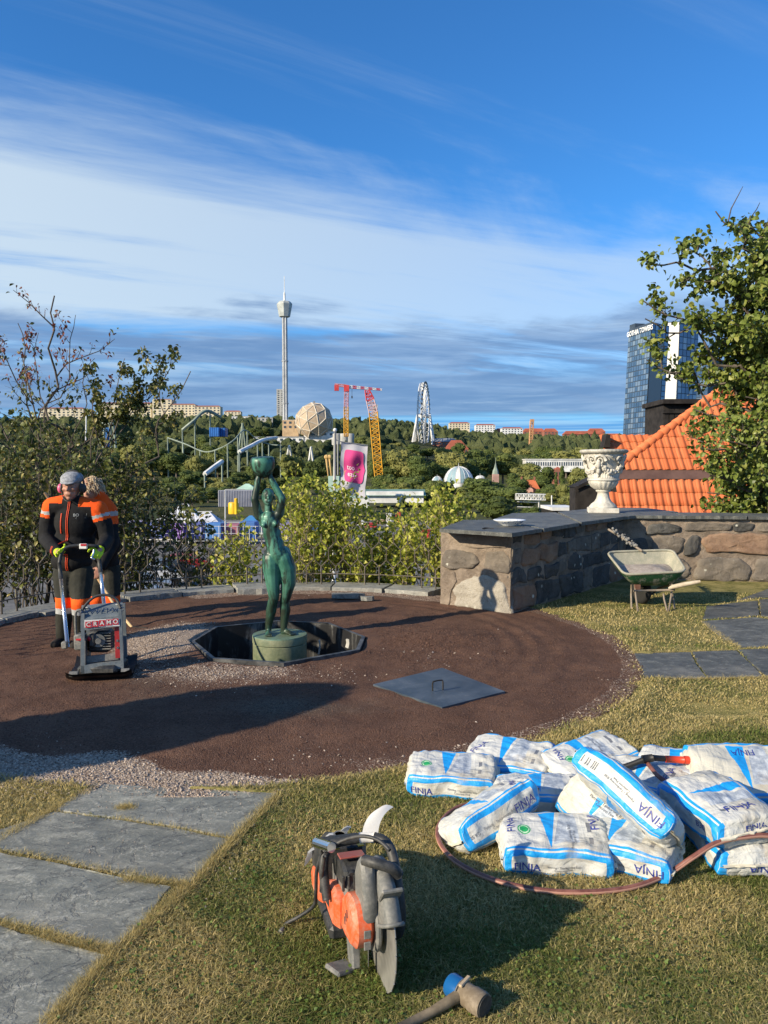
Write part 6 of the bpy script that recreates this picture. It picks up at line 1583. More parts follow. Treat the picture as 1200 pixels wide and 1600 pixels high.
 def car(px, py, Y, rz, col, lab):
  p = at(px, py, Y); p.z = float(hgt(p.x, p.y)) + .06; r = thing('parked_car', lab, 'car', p, rz=rz, group='cars parked in the yard below'); 
  prof = [(-2.1, .35), (-2.15, .75), (-2.0, .92), (-1.5, .98), (-1.0, 1.38), (-.2, 1.46), (.6, 1.38), (1.2, .98), (1.9, .84), (2.1, .6), (2.1, .35)]; m = MB(); W = .86; n = len(prof); vs = [(x, -W * (.84 if z > 1 else 1), z) for x, z in prof] + [(x, W * (.84 if z > 1 else 1), z) for x, z in prof]
  m.mesh(vs, [[i, (i + 1) % n, n + (i + 1) % n, n + i][::-1] for i in range(n)] + [list(range(n)), [n + i for i in range(n)][::-1]]); m.build('body', col, r)
  for s in (-1, 1): m = MB(); m.mesh([(-1.3, s * .80, 1.02), (-.95, s * .76, 1.33), (-.2, s * .75, 1.40), (.5, s * .76, 1.33), (1.0, s * .80, 1.02)], [[0, 1, 2, 3, 4] if s > 0 else [4, 3, 2, 1, 0]]); m.v = [(x, y + s * .04, z) for x, y, z in m.v]; m.build('side_window', M_window, r)
  for x in (-1.35, 1.35):
   for s in (-1, 1): m = MB(); m.tube([(x, s * .70, .32), (x, s * .88, .32)], .32, n=12); m.build('wheel', M_iron, r)
 M_cs = pm('silver_car', (.38, .39, .41), .3, .5); M_cw = pm('white_car', (.65, .65, .65), .3); M_cd = pm('dark_car', (.05, .055, .07), .25, .3); M_cr = pm('red_car', (.35, .03, .03), .3)
 car(212, 880, 44, .3, M_cs, 'silver car parked nearest behind the railing right of the workers'); car(238, 868, 50, .3, M_cw, 'white car parked behind the silver one'); car(262, 862, 54, .35, M_cd, 'dark car parked right of the white car'); car(196, 862, 56, .3, M_cd, 'dark car parked left of the white car, close to the workers'); car(290, 858, 60, .3, M_cr, 'dark red car parked farthest right in the yard'); car(222, 902, 36, .3, M_cs, 'silver car parked lowest, seen through the railing')
park_stuff()
BOXC = [('white', M_white), ('grey', M_concrete), ('red', M_redp), ('blue', MATS['blue_container_paint']), ('tan', M_orange_b), ('green', M_greenish)]
for i in range(18):
 c, k = BOXC[i % 6], i // 6; px = (357 + i * 9) if i % 2 else (566 + i * 7); Y = random.uniform(92, 128); p = at(px, 800, Y); p.z = float(hgt(p.x, p.y)) + .06; w, h = ((1.8, .6), (.8, 1.9), (1.2, 1.2))[k]
 m = MB(); m.bbox((0, 0, h / 2), (w, w * .8, h), .05); m.box((0, 0, h + .04), (w * 1.15, w * .95, .06)); props(m.build('fair_booth', c[1], None, loc=p), '%s %s booth box in the fairground, %s of the banner pole' % (('low wide', 'tall narrow', 'square')[k], c[0], 'left' if px < 521 else 'right'), 'booth', 'small booths of the fairground')
# ---- trees of the park
T = [(455, 704, 330, 50), (492, 712, 300, 46), (505, 742, 250, 40), (430, 742, 255, 50), (398, 722, 320, 46), (372, 735, 290, 50), (345, 748, 220, 50), (395, 748, 250, 44), (418, 708, 380, 40), (470, 742, 250, 44), (535, 716, 330, 40), (520, 738, 300, 36), (550, 700, 420, 40),
     (628, 693, 300, 70), (660, 710, 285, 64), (706, 697, 300, 66), (600, 736, 240, 50), (640, 742, 230, 66), (750, 700, 330, 66), (786, 702, 340, 60), (735, 716, 310, 60), (820, 722, 280, 66), (850, 728, 260, 50), (590, 712, 330, 44), (612, 722, 300, 44), (684, 720, 290, 50),
     (885, 703, 380, 60), (915, 697, 390, 60), (858, 706, 400, 50), (826, 705, 420, 50), (870, 700, 430, 44), (905, 726, 250, 50), (770, 708, 400, 50), (800, 716, 340, 44), (806, 738, 250, 40),
     (760, 772, 170, 84), (800, 778, 155, 80), (735, 788, 150, 60), (780, 800, 120, 80), (700, 778, 190, 50), (668, 784, 175, 50), (830, 798, 130, 44),
     (886, 768, 150, 40), (902, 752, 170, 40), (860, 772, 190, 36), (340, 700, 340, 50), (310, 706, 330, 50), (300, 730, 260, 60), (275, 700, 340, 60), (240, 690, 360, 60), (205, 690, 380, 60), (170, 700, 340, 60), (100, 690, 360, 80), (40, 700, 340, 80), (325, 760, 200, 50), (300, 770, 180, 50), (270, 760, 200, 60), (232, 770, 190, 60), (130, 700, 320, 80), (0, 700, 320, 90), (360, 690, 420, 50), (395, 668, 560, 40), (412, 664, 600, 34), (345, 662, 640, 40), (310, 664, 620, 40), (425, 684, 480, 36), (330, 690, 430, 40), (288, 668, 560, 40), (250, 660, 640, 44), (200, 658, 660, 50), (150, 660, 640, 50)]
for i, (px, yt, Y, w) in enumerate(T): far_tree(px, yt, Y, w)
for px, yt, Y, w in ((638, 712, 350, 16), (878, 728, 200, 22), (869, 738, 190, 14)): far_tree(px, yt, Y, w, 'slim', 'slim pale green poplar ' + ('alone right of the crane boom' if px < 700 else ('taller one left of the urn' if px > 872 else 'smaller one left of the urn')), 'poplars in the valley')
for px, yt, Y, w in ((705, 745, 220, 26), (632, 770, 160, 34), (458, 684, 430, 26), (468, 690, 420, 24), (650, 756, 190, 24), (905, 742, 120, 22)): far_tree(px, yt, Y, w, 'cone', 'dark pointed conifer ' + {705: 'in front of the big white dome', 632: 'by the green roofed hall', 458: 'left of the white tower foot', 468: 'under the dome deck', 650: 'right of the crane boom', 905: 'at the urn foot'}[px], 'conifers in the valley')
for px in range(560, 960, 26):
 far_tree(px + random.uniform(-8, 8), 690 + random.uniform(0, 16), random.uniform(430, 520), 34)
for px in range(0, 440, 40):
 far_tree(px + random.uniform(-10, 10), 676 + random.uniform(0, 12), random.uniform(430, 520), 40)
for k in range(26):
 px = random.uniform(560, 960); far_tree(px, random.uniform(742, 776), random.uniform(185, 240), random.uniform(30, 52))
for k in range(14):
 px = random.uniform(200, 430); far_tree(px, random.uniform(740, 766), random.uniform(200, 270), random.uniform(30, 50))
# trees right of the house and beyond, mostly hidden
# ---- wooded hills: one mass of crowns
def forest():
 n = 6600; y = rng.uniform(385, 1330, n) ; s = rng.uniform(-.62, .62, n); x = y * s
 # leave the town on the right and the dome's plateau free of trees
 keep = ~((s > .085) & (y > 1080) & (rng.random(n) < .75)) & ~((np.abs(x - at(470, 660, 540).x) < 42) & (y < 600) & (y > 495)) & ~((np.abs(x - at(662, 660, 650).x) < 22) & (y < 680)) & ~((s < -.2) & (y > 880) & (y < 960))
 keep &= rng.random(n) < np.where(y < 700, .9, .8)
 x, y = x[keep], y[keep]; n = len(x); z = hgt(x, y); h = rng.uniform(8, 17, n) * np.where(y < 530, .62, 1); w = rng.uniform(3.2, 6.5, n)
 import bmesh
 bm = bmesh.new(); bmesh.ops.create_icosphere(bm, subdivisions=2, radius=1); bv = np.array([v.co[:] for v in bm.verts]); bf = np.array([[v.index for v in f.verts] for f in bm.faces]); bm.free()
 k = len(bv); jit = 1 + rng.normal(0, .16, (n, k, 1)); V = bv[None] * jit * np.stack([w, w, h * .5], 1)[:, None, :] + np.stack([x, y, z + h * .5 - 1], 1)[:, None, :]
 F = (bf[None] + (np.arange(n) * k)[:, None, None]).reshape(-1, 3); tone = rng.random(n)
 me = mesh_np('woodland', V.reshape(-1, 3), F, attrs={'rnd': ('POINT', 'FLOAT', np.repeat(tone, k) * .7 + rng.random(n * k) * .3)}); print('forest', n)
 m_ = mat('far_woodland', lambda t: dict(col=mix(attr(t, 'rnd'), (.048, .068, .030), (.125, .14, .058)), rough=.9, bump=noise(coord(t), .9, 4, .8), bstr=1.0, bdist=1.5), spec=.1)
 props(link('woodland', me, None, m_), 'dense woods covering the far hillsides', 'woodland', kind='stuff')
forest()
# ================================================================ the heap of mortar sacks
M_ink = mat('navy_print', col=(.03, .045, .26), rough=.45); M_small = mat('grey_print', col=(.10, .11, .14), rough=.5)
def bagfn(t, seal=True):
 rx, ry, rz = sepxyz(attr(t, 'rest', 'Vector')); side = attr(t, 'side'); v = coord(t); r = objrnd(t)
 white = mix(noise(v, 6, 5, .65).sm(.42, .72) * .8, (.55, .555, .53), (.42, .40, .33)); white = mix(r.sm(.55, 1.0) * .45, white, (.46, .42, .30))
 blue = (.012, .30, .72)
 ax, ay, az = rx.abs(), ry.abs(), rz.abs()
 # long narrow sides: blue rails above and below a white band, closed at both ends
 sd = mix(((az - .345).abs()).lt(.098).mx((ax - .462).abs().lt(.034) * az.lt(.44)), white, blue)
 # broad faces: picture area, blue wedge, green seal, blue edge
 wx = rx + .06; wedge = (wx.abs() - (ry + .40) * .11).lt(0) * ry.gt(-.40) * ry.lt(.40)
 pic = (rx - (ry + .4) * .16).gt(-.05) * rx.lt(.22) * ry.gt(-.30) * ry.lt(.40)
 pn = noise(v, 20, 5, .7)
 tp = mix(pic, white, mix(pn.sm(.35, .65), (.26, .30, .36), (.50, .54, .58)))
 tp = mix(wedge, tp, blue)
 dx, dy = (rx + .30) * 1.5, ry + .05; rr = (dx * dx + dy * dy).pw(.5)
 tp = mix(rr.lt(.095), tp, (.02, .33, .10)) if seal else tp; tp = mix((rr - .07).abs().lt(.008), tp, (.5, .7, .5)) if seal else tp
 bars = (rx - .33).abs().lt(.02) * ry.abs().lt(.28) * (ry * 3.2 + .1).fract().lt(.62); tp = mix(bars, tp, (.16, .17, .19))
 tp = mix((ay - .472).abs().lt(.030), tp, blue)
 # ends: plain with a folded seam
 en = mix((ay - .46).abs().lt(.04), white, blue); en = mix((rz + .06).abs().lt(.012), en, (.30, .28, .24))
 c = mix(side.gt(.5), tp, sd); c = mix(side.gt(1.5), c, en)
 dirt = (noise(v, 9, 5, .7) * noise(v, 3, 3)).sm(.30, .42); c = mix(dirt * .5, c, (.36, .31, .24))
 return dict(col=c, rough=noise(v, 14, 4) * .35 + .32, bump=noise(mapv(attr(t, 'rest', 'Vector'), scale=(10, 2.0, 2.0)), 1.3, 3, .5, 1.2) * (ax * 2.2 + .35) + noise(mapv(attr(t, 'rest', 'Vector'), scale=(5, 9, 3), rot=(0, 0, .7)), 1.2, 3, .5, 1.2), bstr=.55, bdist=.010)
M_bag = mat('printed_paper_sack', bagfn, spec=.45); M_bag2 = mat('printed_paper_sack_plain', lambda t: bagfn(t, False), spec=.45)
BAGN = 0
def sack(lab, c, x, up, L=.46, W=.30, T=.125, seed=0, bend=0.0, flip=False, texts=()):
 """c centre, x long axis, up: the broad face's normal"""
 c = Vector(c); M = frame(c, x, up); r = thing('mortar_sack', lab, 'sack', c, group='heap of mortar sacks'); Rm = M.to_3x3(); sd = seed * 3.7
 def D(p):
  x_, y_, z_ = p
  m = max(abs(y_), abs(z_)); q = (abs(y_) ** 6 + abs(z_) ** 6) ** (1 / 6) if m > 0 else 1; k = (m / q) if q > 0 else 1
  k = 1 + (k - 1) * .9; y2, z2 = y_ * k, z_ * k
  pinch = 1 - .20 * abs(x_) ** 6; wide = 1 - .05 * abs(x_) ** 6 + .03 * mnoise.noise((x_ * 2, sd, 1))
  X = x_ * L / 2 * (1 - .05 * (y_ ** 2) - .07 * z_ ** 2); Y_ = y2 * W / 2 * wide; Z_ = z2 * T / 2 * pinch * (1.06 - .10 * y_ * y_)
  P = Vector((X, Y_, Z_)); n = Vector((.35 * x_ ** 7, y2 ** 3, z2 ** 3 + .001)); n = n.normalized() if n.length > 1e-5 else Vector((0, 0, 1))
  w = mnoise.noise((X * 7 + sd, Y_ * 9, Z_ * 9)) * .009 + mnoise.noise((X * 26 + sd, Y_ * 11, Z_ * 16)) * .007 * (.3 + abs(x_)) + mnoise.noise((X * 20 + Y_ * 34, Y_ * 14 + sd, Z_ * 22)) * .0045
  w -= .010 * abs(mnoise.noise((X * 13 + sd, Y_ * 34, Z_ * 28 + 3)))
  P += n * w; P.z += bend * (x_ * x_ - .4) + .012 * mnoise.noise((x_ * 1.2, y_ * 1.2, sd + 7)); P.y += .012 * mnoise.noise((x_ * 1.5, sd, 4)); return P
 nx, ny, nz_ = 46, 30, 12; vs = []; fs = []; rest = []; side = []; key = {}
 def vid(i, j, k):
  q = (i, j, k)
  if q not in key:
   p = (2 * i / nx - 1, 2 * j / ny - 1, 2 * k / nz_ - 1); key[q] = len(vs); vs.append(D(p)); rest.append((p[0] / 2, p[1] / 2, p[2] / 2))
  return key[q]
 for i in range(nx):
  for j in range(ny):
   fs.append([vid(i, j, nz_), vid(i + 1, j, nz_), vid(i + 1, j + 1, nz_), vid(i, j + 1, nz_)]); side.append(0)
   fs.append([vid(i, j, 0), vid(i, j + 1, 0), vid(i + 1, j + 1, 0), vid(i + 1, j, 0)]); side.append(0)
  for k in range(nz_):
   fs.append([vid(i, 0, k), vid(i + 1, 0, k), vid(i + 1, 0, k + 1), vid(i, 0, k + 1)]); side.append(1)
   fs.append([vid(i, ny, k), vid(i, ny, k + 1), vid(i + 1, ny, k + 1), vid(i + 1, ny, k)]); side.append(1)
 for j in range(ny):
  for k in range(nz_):
   fs.append([vid(0, j, k), vid(0, j, k + 1), vid(0, j + 1, k + 1), vid(0, j + 1, k)]); side.append(2)
   fs.append([vid(nx, j, k), vid(nx, j + 1, k), vid(nx, j + 1, k + 1), vid(nx, j, k + 1)]); side.append(2)
 V = [Rm @ p for p in vs]
 me = mesh_np('sack_body', V, np.array(fs), smooth=True, attrs={'rest': ('POINT', 'FLOAT_VECTOR', rest), 'side': ('FACE', 'FLOAT', side)})
 link('sack_body', me, r, M_bag if seed in (1, 2, 6, 10, 12) else M_bag2)
 # stitched paper edge at both ends
 for s in (-1, 1):
  m = MB(); vs2 = []; n = 16
  for q in range(n + 1):
   y = -.94 + 1.88 * q / n; p = D((s, y, .0)); o = Vector((s * (.010 + .006 * mnoise.noise((y * 5, sd, s))), 0, .006 * mnoise.noise((y * 4, sd, 2)))); vs2 += [Rm @ (p + Vector((0, 0, .004))), Rm @ (p + o + Vector((0, 0, .003))), Rm @ (p + o - Vector((0, 0, .003))), Rm @ (p - Vector((0, 0, .004)))]
  m.mesh(vs2, [[4 * q + a, 4 * q + (a + 1) % 4, 4 * (q + 1) + (a + 1) % 4, 4 * (q + 1) + a] for q in range(n) for a in range(4)]); m.build('seam', mat('cream_seam_paper', col=(.62, .58, .47), rough=.7), r)
 def put(face, txt, size, u0, v0, m_, rot=0, nm='lettering', bold=.0):
  """face: F near long side, B far long side, R +x end, L -x end, T top, D bottom"""
  me2 = text_me(txt, size, bold=bold); cr, sr = math.cos(R(rot)), math.sin(R(rot)); out = {'F': (0, -1, 0), 'B': (0, 1, 0), 'R': (1, 0, 0), 'L': (-1, 0, 0), 'T': (0, 0, 1), 'D': (0, 0, -1)}[face]
  import bmesh
  bm = bmesh.new(); bm.from_mesh(me2); bmesh.ops.triangulate(bm, faces=bm.faces); bmesh.ops.subdivide_edges(bm, edges=[e for e in bm.edges if e.calc_length() > .02], cuts=2); bmesh.ops.triangulate(bm, faces=bm.faces)
  for v in bm.verts:
   a, b = v.co.x * cr - v.co.y * sr + u0, v.co.x * sr + v.co.y * cr + v0      # metres on the face
   if face in 'FB': p = (a / (L / 2) * (1 if face == 'F' else -1), out[1], b / (T / 2))
   elif face in 'RL': p = (out[0], a / (W / 2) * out[0], b / (T / 2))
   else: p = (a / (L / 2), b / (W / 2) * out[2], out[2])
   p = tuple(max(-1, min(1, q)) for q in p); v.co = Rm @ (D(p) + Vector(out) * .0026)
  bm.to_mesh(me2); bm.free(); me2.materials.clear(); me2.materials.append(m_); link(nm, me2, r)
 for tx in texts: put(*tx)
 return r
I, K = M_ink, M_small
SM1 = 'Flytning / Tamborning B30\nConcrete Fine'
Z = Vector((0, 0, 1))
def yaw(a): return Vector((math.cos(R(a)), math.sin(R(a)), 0))
def build_sacks():
 sack('white sack lying flat at the front left of the heap, green seal on top', (.70, 3.075, .068), yaw(-6), (0.02, -.10, 1), L=.45, W=.31, T=.135, seed=1, texts=[('F', 'FINJA', .045, -.13, -.012, I), ('F', SM1, .013, .02, -.012, K), ('T', 'FINJA', .05, .175, .06, I, 90), ('T', 'FINJA', .05, -.19, .02, I, 90), ('T', SM1, .016, .07, -.06, K, 90)])
 sack('leftmost sack of the heap, blue banded side with the name turned to the camera', (.345, 3.80, .066), yaw(-9), (0, -.12, 1), L=.46, W=.30, T=.13, seed=2, texts=[('F', 'FINJA', .048, -.15, -.012, I), ('F', SM1, .014, .06, -.012, K)])
 sack('white sack behind the leftmost ones, cream end pointing left', (.665, 3.98, .075), yaw(-24), (-.1, -.25, 1), L=.46, W=.30, T=.12, seed=3, texts=[('F', SM1, .014, -.04, 0, K), ('L', 'FINJA', .05, 0, -.01, I), ('T', 'FINJA', .05, -.17, -.02, I, 60)])
 c = at(763, 1279, 3.30); sack('sack leaning over the left of the heap, blue and white side tilted up', c + Vector((0, 0, .012)), Vector((.40, .26, .135)), (-.42, .30, 1), L=.46, W=.27, T=.155, seed=4, texts=[('F', 'FINJA', .056, .125, -.012, I), ('F', SM1, .017, -.03, -.014, K), ('F', '25 KG', .02, -.175, -.01, K), ('T', 'FINJA', .05, .17, -.06, I, 60), ('R', SM1, .016, .0, 0, K, 20)])
 sack('sack lying in shadow in the middle of the heap', (.75, 3.56, .066), yaw(-4), (0, 0, 1), L=.46, W=.30, T=.13, seed=5, texts=[('F', 'FINJA', .05, .1, -.01, I)])
 c = at(921, 1188, 3.88); sack('rearmost sack of the heap, broad printed face tipped up towards the camera', c + Vector((0, 0, .0)), Vector((.42, .19, .07)), (-.20, -.22, 1), L=.47, W=.31, T=.12, seed=6, texts=[('F', '25 KG', .022, .14, -.004, K), ('T', SM1, .018, .07, .03, K, 80), ('T', 'FINJA', .045, -.17, .05, I, 80)])
 sack('cream coloured sack under the long leaning one, text on its broad side', at(948, 1268, 3.26) + Vector((0, 0, .0)), Vector((.24, -.30, -.12)), (-.62, -.45, .75), L=.40, W=.28, T=.13, seed=7, texts=[('T', SM1, .018, .02, .0, K, 0), ('T', 'FINJA', .05, .14, -.06, I, 0), ('R', 'FINJA', .045, 0, 0, I)])
 c = at(980, 1262, 3.13); sack('long sack leaning diagonally on top of the heap, FINJA at its lower right end', c + Vector((0, .0, .045)), Vector((.27, -.33, -.17)), (.55, .40, .85), L=.50, W=.27, T=.145, seed=8, texts=[('F', 'FINJA', .052, .165, -.002, I, 180), ('F', SM1, .015, -.0, .0, K, 180), ('F', '| || |||', .04, -.17, 0, K)])
 sack('sack at the front foot of the heap below the long leaning one', (.975, 3.08, .064), yaw(-31), (0, -.05, 1), L=.46, W=.30, T=.13, seed=9, texts=[('F', 'FINJA', .05, .15, 0, I, 180), ('R', SM1, .014, 0, .01, K), ('F', SM1, .013, -.02, 0, K, 180)])
 sack('half buried sack between the leaning sack and the black hose coupling', at(1008, 1222, 3.62), yaw(-38), (-.1, -.15, 1), L=.42, W=.28, T=.12, seed=10, texts=[('T', 'FINJA', .045, .12, .02, I, 90), ('R', 'FINJA', .04, 0, 0, I)])
 sack('sack at the right with two FINJA prints, lying on another sack', at(1112, 1268, 3.12) + Vector((.03, .02, .01)), Vector((.20, -.95, -.05)), (-.05, -.18, 1), L=.44, W=.30, T=.14, seed=11, texts=[('R', SM1, .015, 0, -.028, K), ('R', 'FINJA', .042, .02, .022, I), ('T', 'FINJA', .055, .15, .0, I, 90), ('F', 'B30', .035, .1, 0, I)])
 sack('lowest sack at the right edge, FINJA upside down on its cream end', (1.47, 3.14, .064), yaw(-88), (0, 0, 1), L=.46, W=.34, T=.13, seed=12, texts=[('R', 'FINJA', .05, .0, -.02, I, 180), ('T', SM1, .017, .12, 0, K, -90), ('T', SM1, .013, .06, .05, K, -90)])
 sack('big slumped sack at the right edge of the heap, blue band across its wrinkled front', at(1165, 1217, 3.56), yaw(-3), (-.08, -.55, 1), L=.54, W=.34, T=.17, seed=13, texts=[('F', 'FINJA', .05, -.10, .0, I), ('T', 'FINJA', .05, .0, .09, I, 180)])
 sack('wrinkled sack under the red nozzle, black cord lying across it', at(1060, 1211, 3.68), yaw(-28), (-.15, -.3, 1), L=.40, W=.30, T=.14, seed=14, texts=[('F', SM1, .014, 0, 0, K)])
build_sacks()

# ================================================================ hose
def hosefn(t):
 v = attr(t, 'side_of_hose'); return dict(col=mix((v - .5).abs().lt(.13), mix(noise(coord(t), 12, 4, .7).sm(.35, .7), (.13, .045, .035), (.24, .10, .075)), (.45, .24, .18)), rough=.5)
def hose_me(P, r, n=10):
 m = MB(); m.tube(P, r, n=n); me = m.me('hose', True); k = len(P); a = [((i % n) / n) for i in range(k * n)]
 at_ = me.attributes.new('side_of_hose', 'FLOAT', 'POINT'); at_.data.foreach_set('value', a); return me
def build_hose():
 M_h = mat('reddish_brown_rubber', hosefn, spec=.4); M_hb = mat('black_rubber', col=(.018, .018, .018), rough=.5); M_hr = mat('red_plastic', col=(.55, .05, .02), rough=.4)
 g = lambda px, py, z=.027: gnd(px, py, z)
 P = [gnd(1420, 1400, .012), gnd(1350, 1370, .012), at(1290, 1330, 2.96), at(1210, 1307, 2.94), at(1160, 1308, 2.92), at(1118, 1318, 2.90), at(1082, 1340, 2.88), at(1042, 1366, 2.88), g(985, 1387), g(915, 1394), g(845, 1391), g(775, 1376), g(718, 1350), g(690, 1322), g(684, 1297), g(694, 1278), g(715, 1262), g(745, 1254, .03)]
 P += [at(842, 1240, 3.62), at(876, 1233, 3.72), at(905, 1228, 3.75)]
 r = thing('garden_hose', 'reddish brown hose looping on the grass around the heap of sacks', 'hose', g(690, 1300)); o = link('hose', hose_me([p for p in catmull(P[:18], 8)], .0105), r, M_h, True)
 o = link('hose_end', hose_me(catmull([at(838, 1243, 3.60), at(862, 1236, 3.62), at(908, 1226, 3.66), at(940, 1214, 3.62)], 6), .0105), r, M_h, True)
 r = thing('spray_hose', 'black and red spray nozzle with its hose lying across the sacks', 'hose', at(1060, 1190, 3.6)); A = at
 o = link('hose', hose_me(catmull([A(935, 1212, 3.66), A(962, 1202, 3.66), A(985, 1194, 3.66), A(1008, 1190, 3.64), A(1016, 1198, 3.56), A(1030, 1214, 3.46), A(1056, 1230, 3.40), A(1090, 1246, 3.34)], 8), .0105), r, M_h, True)
 m = MB(); m.tube(catmull([A(960, 1204, 3.64), A(985, 1195, 3.63), A(1006, 1187, 3.62)], 6), .0135, n=10); m.build('black_sleeve', M_hb, r, True, smooth=True)
 m = MB(); m.tube([A(1004, 1187, 3.61), A(1020, 1184, 3.61)], [.021, .018], n=10); m.tube([A(1018, 1184, 3.61), A(1062, 1187, 3.61)], [.015, .012], n=10); m.build('lance', M_hb, r, True, smooth=True)
 m = MB(); m.tube([A(1040, 1186, 3.605), A(1068, 1187.5, 3.605)], [.0165, .0165], n=10); m.tube([A(1068, 1187.5, 3.605), A(1070, 1187.5, 3.605), A(1090, 1188, 3.605)], [.0165, .020, .015], n=10); m.build('red_nozzle', M_hr, r, True, smooth=True)
 r = thing('garden_hose', 'end of the reddish hose arching behind the slumped sack at the right', 'hose', at(1120, 1176, 3.95)); link('hose', hose_me(catmull([g(1052, 1190), g(1080, 1180), g(1120, 1174), g(1160, 1176), g(1200, 1186), g(1260, 1210)], 8), .010), r, M_h, True)
build_hose()
# ================================================================ cut-off saw
def dusty(c, d=(.30, .27, .23), amt=.5, rough=.55, nm=''):
 def fn(t):
  v = coord(t); n = noise(v, 12, 6, .7); n2 = noise(v, 70, 4, .7)
  return dict(col=mix((n * .6 + n2 * .4).sm(.40, .70) * amt, c, d), rough=n * .25 + rough - .1, bump=n2, bstr=.12, bdist=.002)
 return mat(nm, fn, spec=.4)
M_or = dusty((.70, .11, .03), (.58, .33, .24), .85, .45, 'dusty_orange_plastic'); M_dk = dusty((.022, .024, .026), (.16, .15, .135), .45, .5, 'dusty_black_plastic'); M_gy = dusty((.12, .125, .12), (.32, .30, .27), .7, .6, 'dusty_grey_casting')
M_blade = mat('worn_saw_blade', noisy((.24, .235, .22), (.46, .45, .42), 9, rough=.38, bscale=60, bstr=.1), metal=.55); M_chrome = mat('chrome', col=(.75, .78, .82), rough=.12, metal=1.0); M_ylab = mat('yellow_label', col=(.70, .42, .02), rough=.4); M_tag = mat('white_tag', col=(.80, .78, .74), rough=.6, trans=.25)
M_rag = mat('cloudy_clear_plastic', noisy((.38, .39, .39), (.62, .63, .63), 14, rough=.35, bscale=30), trans=.3)
def build_saw():
 C0 = Vector((-.012, 2.33, 0)); t_ = Vector((-.27, .963, 0)).normalized(); n_ = Vector((-t_.y, t_.x, 0)); 
 n_ = Vector((-.963, -.27, 0)).normalized()
 r = thing('cut_off_saw', 'orange and black petrol cut-off saw standing on the grass on its big round blade', 'saw', C0)
 F = lambda s, l, z: t_ * s * .94 + n_ * l * .9 + Vector((0, 0, z * (1 - .85 * max(s - .06, 0))))
 Mx = Matrix((t_, n_, Vector((0, 0, 1)))).transposed()
 def prof(name, pts, l0, l1, m_, bev=.006, parent=r):
  """outline in the (s, z) plane, between two side offsets, with bevelled rims"""
  n = len(pts); c = (sum(p[0] for p in pts) / n, sum(p[1] for p in pts) / n); mb = MB(); sg = 1 if l1 > l0 else -1; vs = []
  def ins(p, b): d = Vector((p[0] - c[0], p[1] - c[1])); L = d.length; return (c[0] + d.x * (1 - b / L), c[1] + d.y * (1 - b / L))
  for l, b in ((l0, bev), (l0 + bev * sg, 0), (l1 - bev * sg, 0), (l1, bev)):
   for p in pts: q = ins(p, b); vs.append(F(q[0], l, q[1]))
  fs = [[k * n + i, k * n + (i + 1) % n, (k + 1) * n + (i + 1) % n, (k + 1) * n + i] for k in range(3) for i in range(n)] + [list(range(n))[::-1], [3 * n + i for i in range(n)]]
  mb.mesh(vs, fs); return mb.build(name, m_, parent, angle=38)
 arc = lambda cx, cz, rad, a0, a1, n=10: [(cx + rad * math.cos(R(a0 + (a1 - a0) * i / n)), cz + rad * math.sin(R(a0 + (a1 - a0) * i / n))) for i in range(n + 1)]
 Rb = .190; zc = .183
 # blade with slots
 pts = []
 for k in range(24):
  a = 360 * k / 24; pts += [(Rb * math.cos(R(a)), zc + Rb * math.sin(R(a))), (Rb * math.cos(R(a + 12.5)), zc + Rb * math.sin(R(a + 12.5))), ((Rb - .010) * math.cos(R(a + 13)), zc + (Rb - .010) * math.sin(R(a + 13))), ((Rb - .010) * math.cos(R(a + 14)), zc + (Rb - .010) * math.sin(R(a + 14))), (Rb * math.cos(R(a + 14.5)), zc + Rb * math.sin(R(a + 14.5)))]
 bl = prof('blade', pts, -.0018, .0018, M_blade, .0004)
 m = MB(); m.tube([F(0, -.012, zc), F(0, .012, zc)], .045, n=24); m.tube([F(0, .012, zc), F(0, .022, zc)], .016, n=6); m.build('flange', M_gy, bl, angle=40)
 # guard over the upper blade
 g = MB(); A0, A1 = 28, 196; n = 26; vs = []; fs = []
 for i in range(n + 1):
  a = R(180 - (A0 + (A1 - A0) * i / n)); c_, s_ = math.cos(a), math.sin(a)
  for rad, l in ((.05, .026), (.165, .030), (.198, .024), (.203, 0), (.198, -.024), (.165, -.030), (.06, -.026)): vs.append(F(c_ * rad, l, zc + s_ * rad))
 for i in range(n):
  for k in range(6): fs.append([i * 7 + k, i * 7 + k + 1, (i + 1) * 7 + k + 1, (i + 1) * 7 + k])
 g.mesh(vs, fs); gd = g.build('blade_guard', M_gy, r, smooth=True)
 a = R(180 - A0); m = MB(); m.tube([F(math.cos(a) * q, l, zc + math.sin(a) * q) for q, l in ((.10, .031), (.17, .034), (.203, .026), (.208, 0), (.203, -.026), (.17, -.034), (.10, -.031))], .0065, n=6); m.build('flared_lip', M_gy, gd, smooth=True)
 m = MB(); m.bbox(F(-.125, .0, zc + .158), (.012, .066, .075), .004, Mx @ Euler((0, -.75, 0)).to_matrix()); m.build('rib', M_gy, gd)
 # guard knob housing (big dark rounded piece on the left of the guard)
 prof('guard_housing', arc(-.01, .362, .046, 20, 165) + [(-.085, .30), (-.075, .235), (-.02, .215), (.045, .26), (.06, .33)], .030, .078, M_gy, .012)
 m = MB(); m.tube(catmull([F(-.02, .062, .405), F(-.06, .03, .41), F(-.075, -.02, .395), F(-.07, -.045, .37)], 5), .017, n=10); m.build('guard_grip', M_dk, r, smooth=True)
 # belt arm: round in front, widening to the starter housing
 arm = [(.0, 0)]
 P = arc(-.005, .165, .078, 270, 120, 12) + [(.055, .258), (.10, .272), (.15, .262), (.20, .285), (.27, .305), (.335, .285), (.36, .235), (.35, .17), (.28, .125), (.16, .095), (.07, .085)]
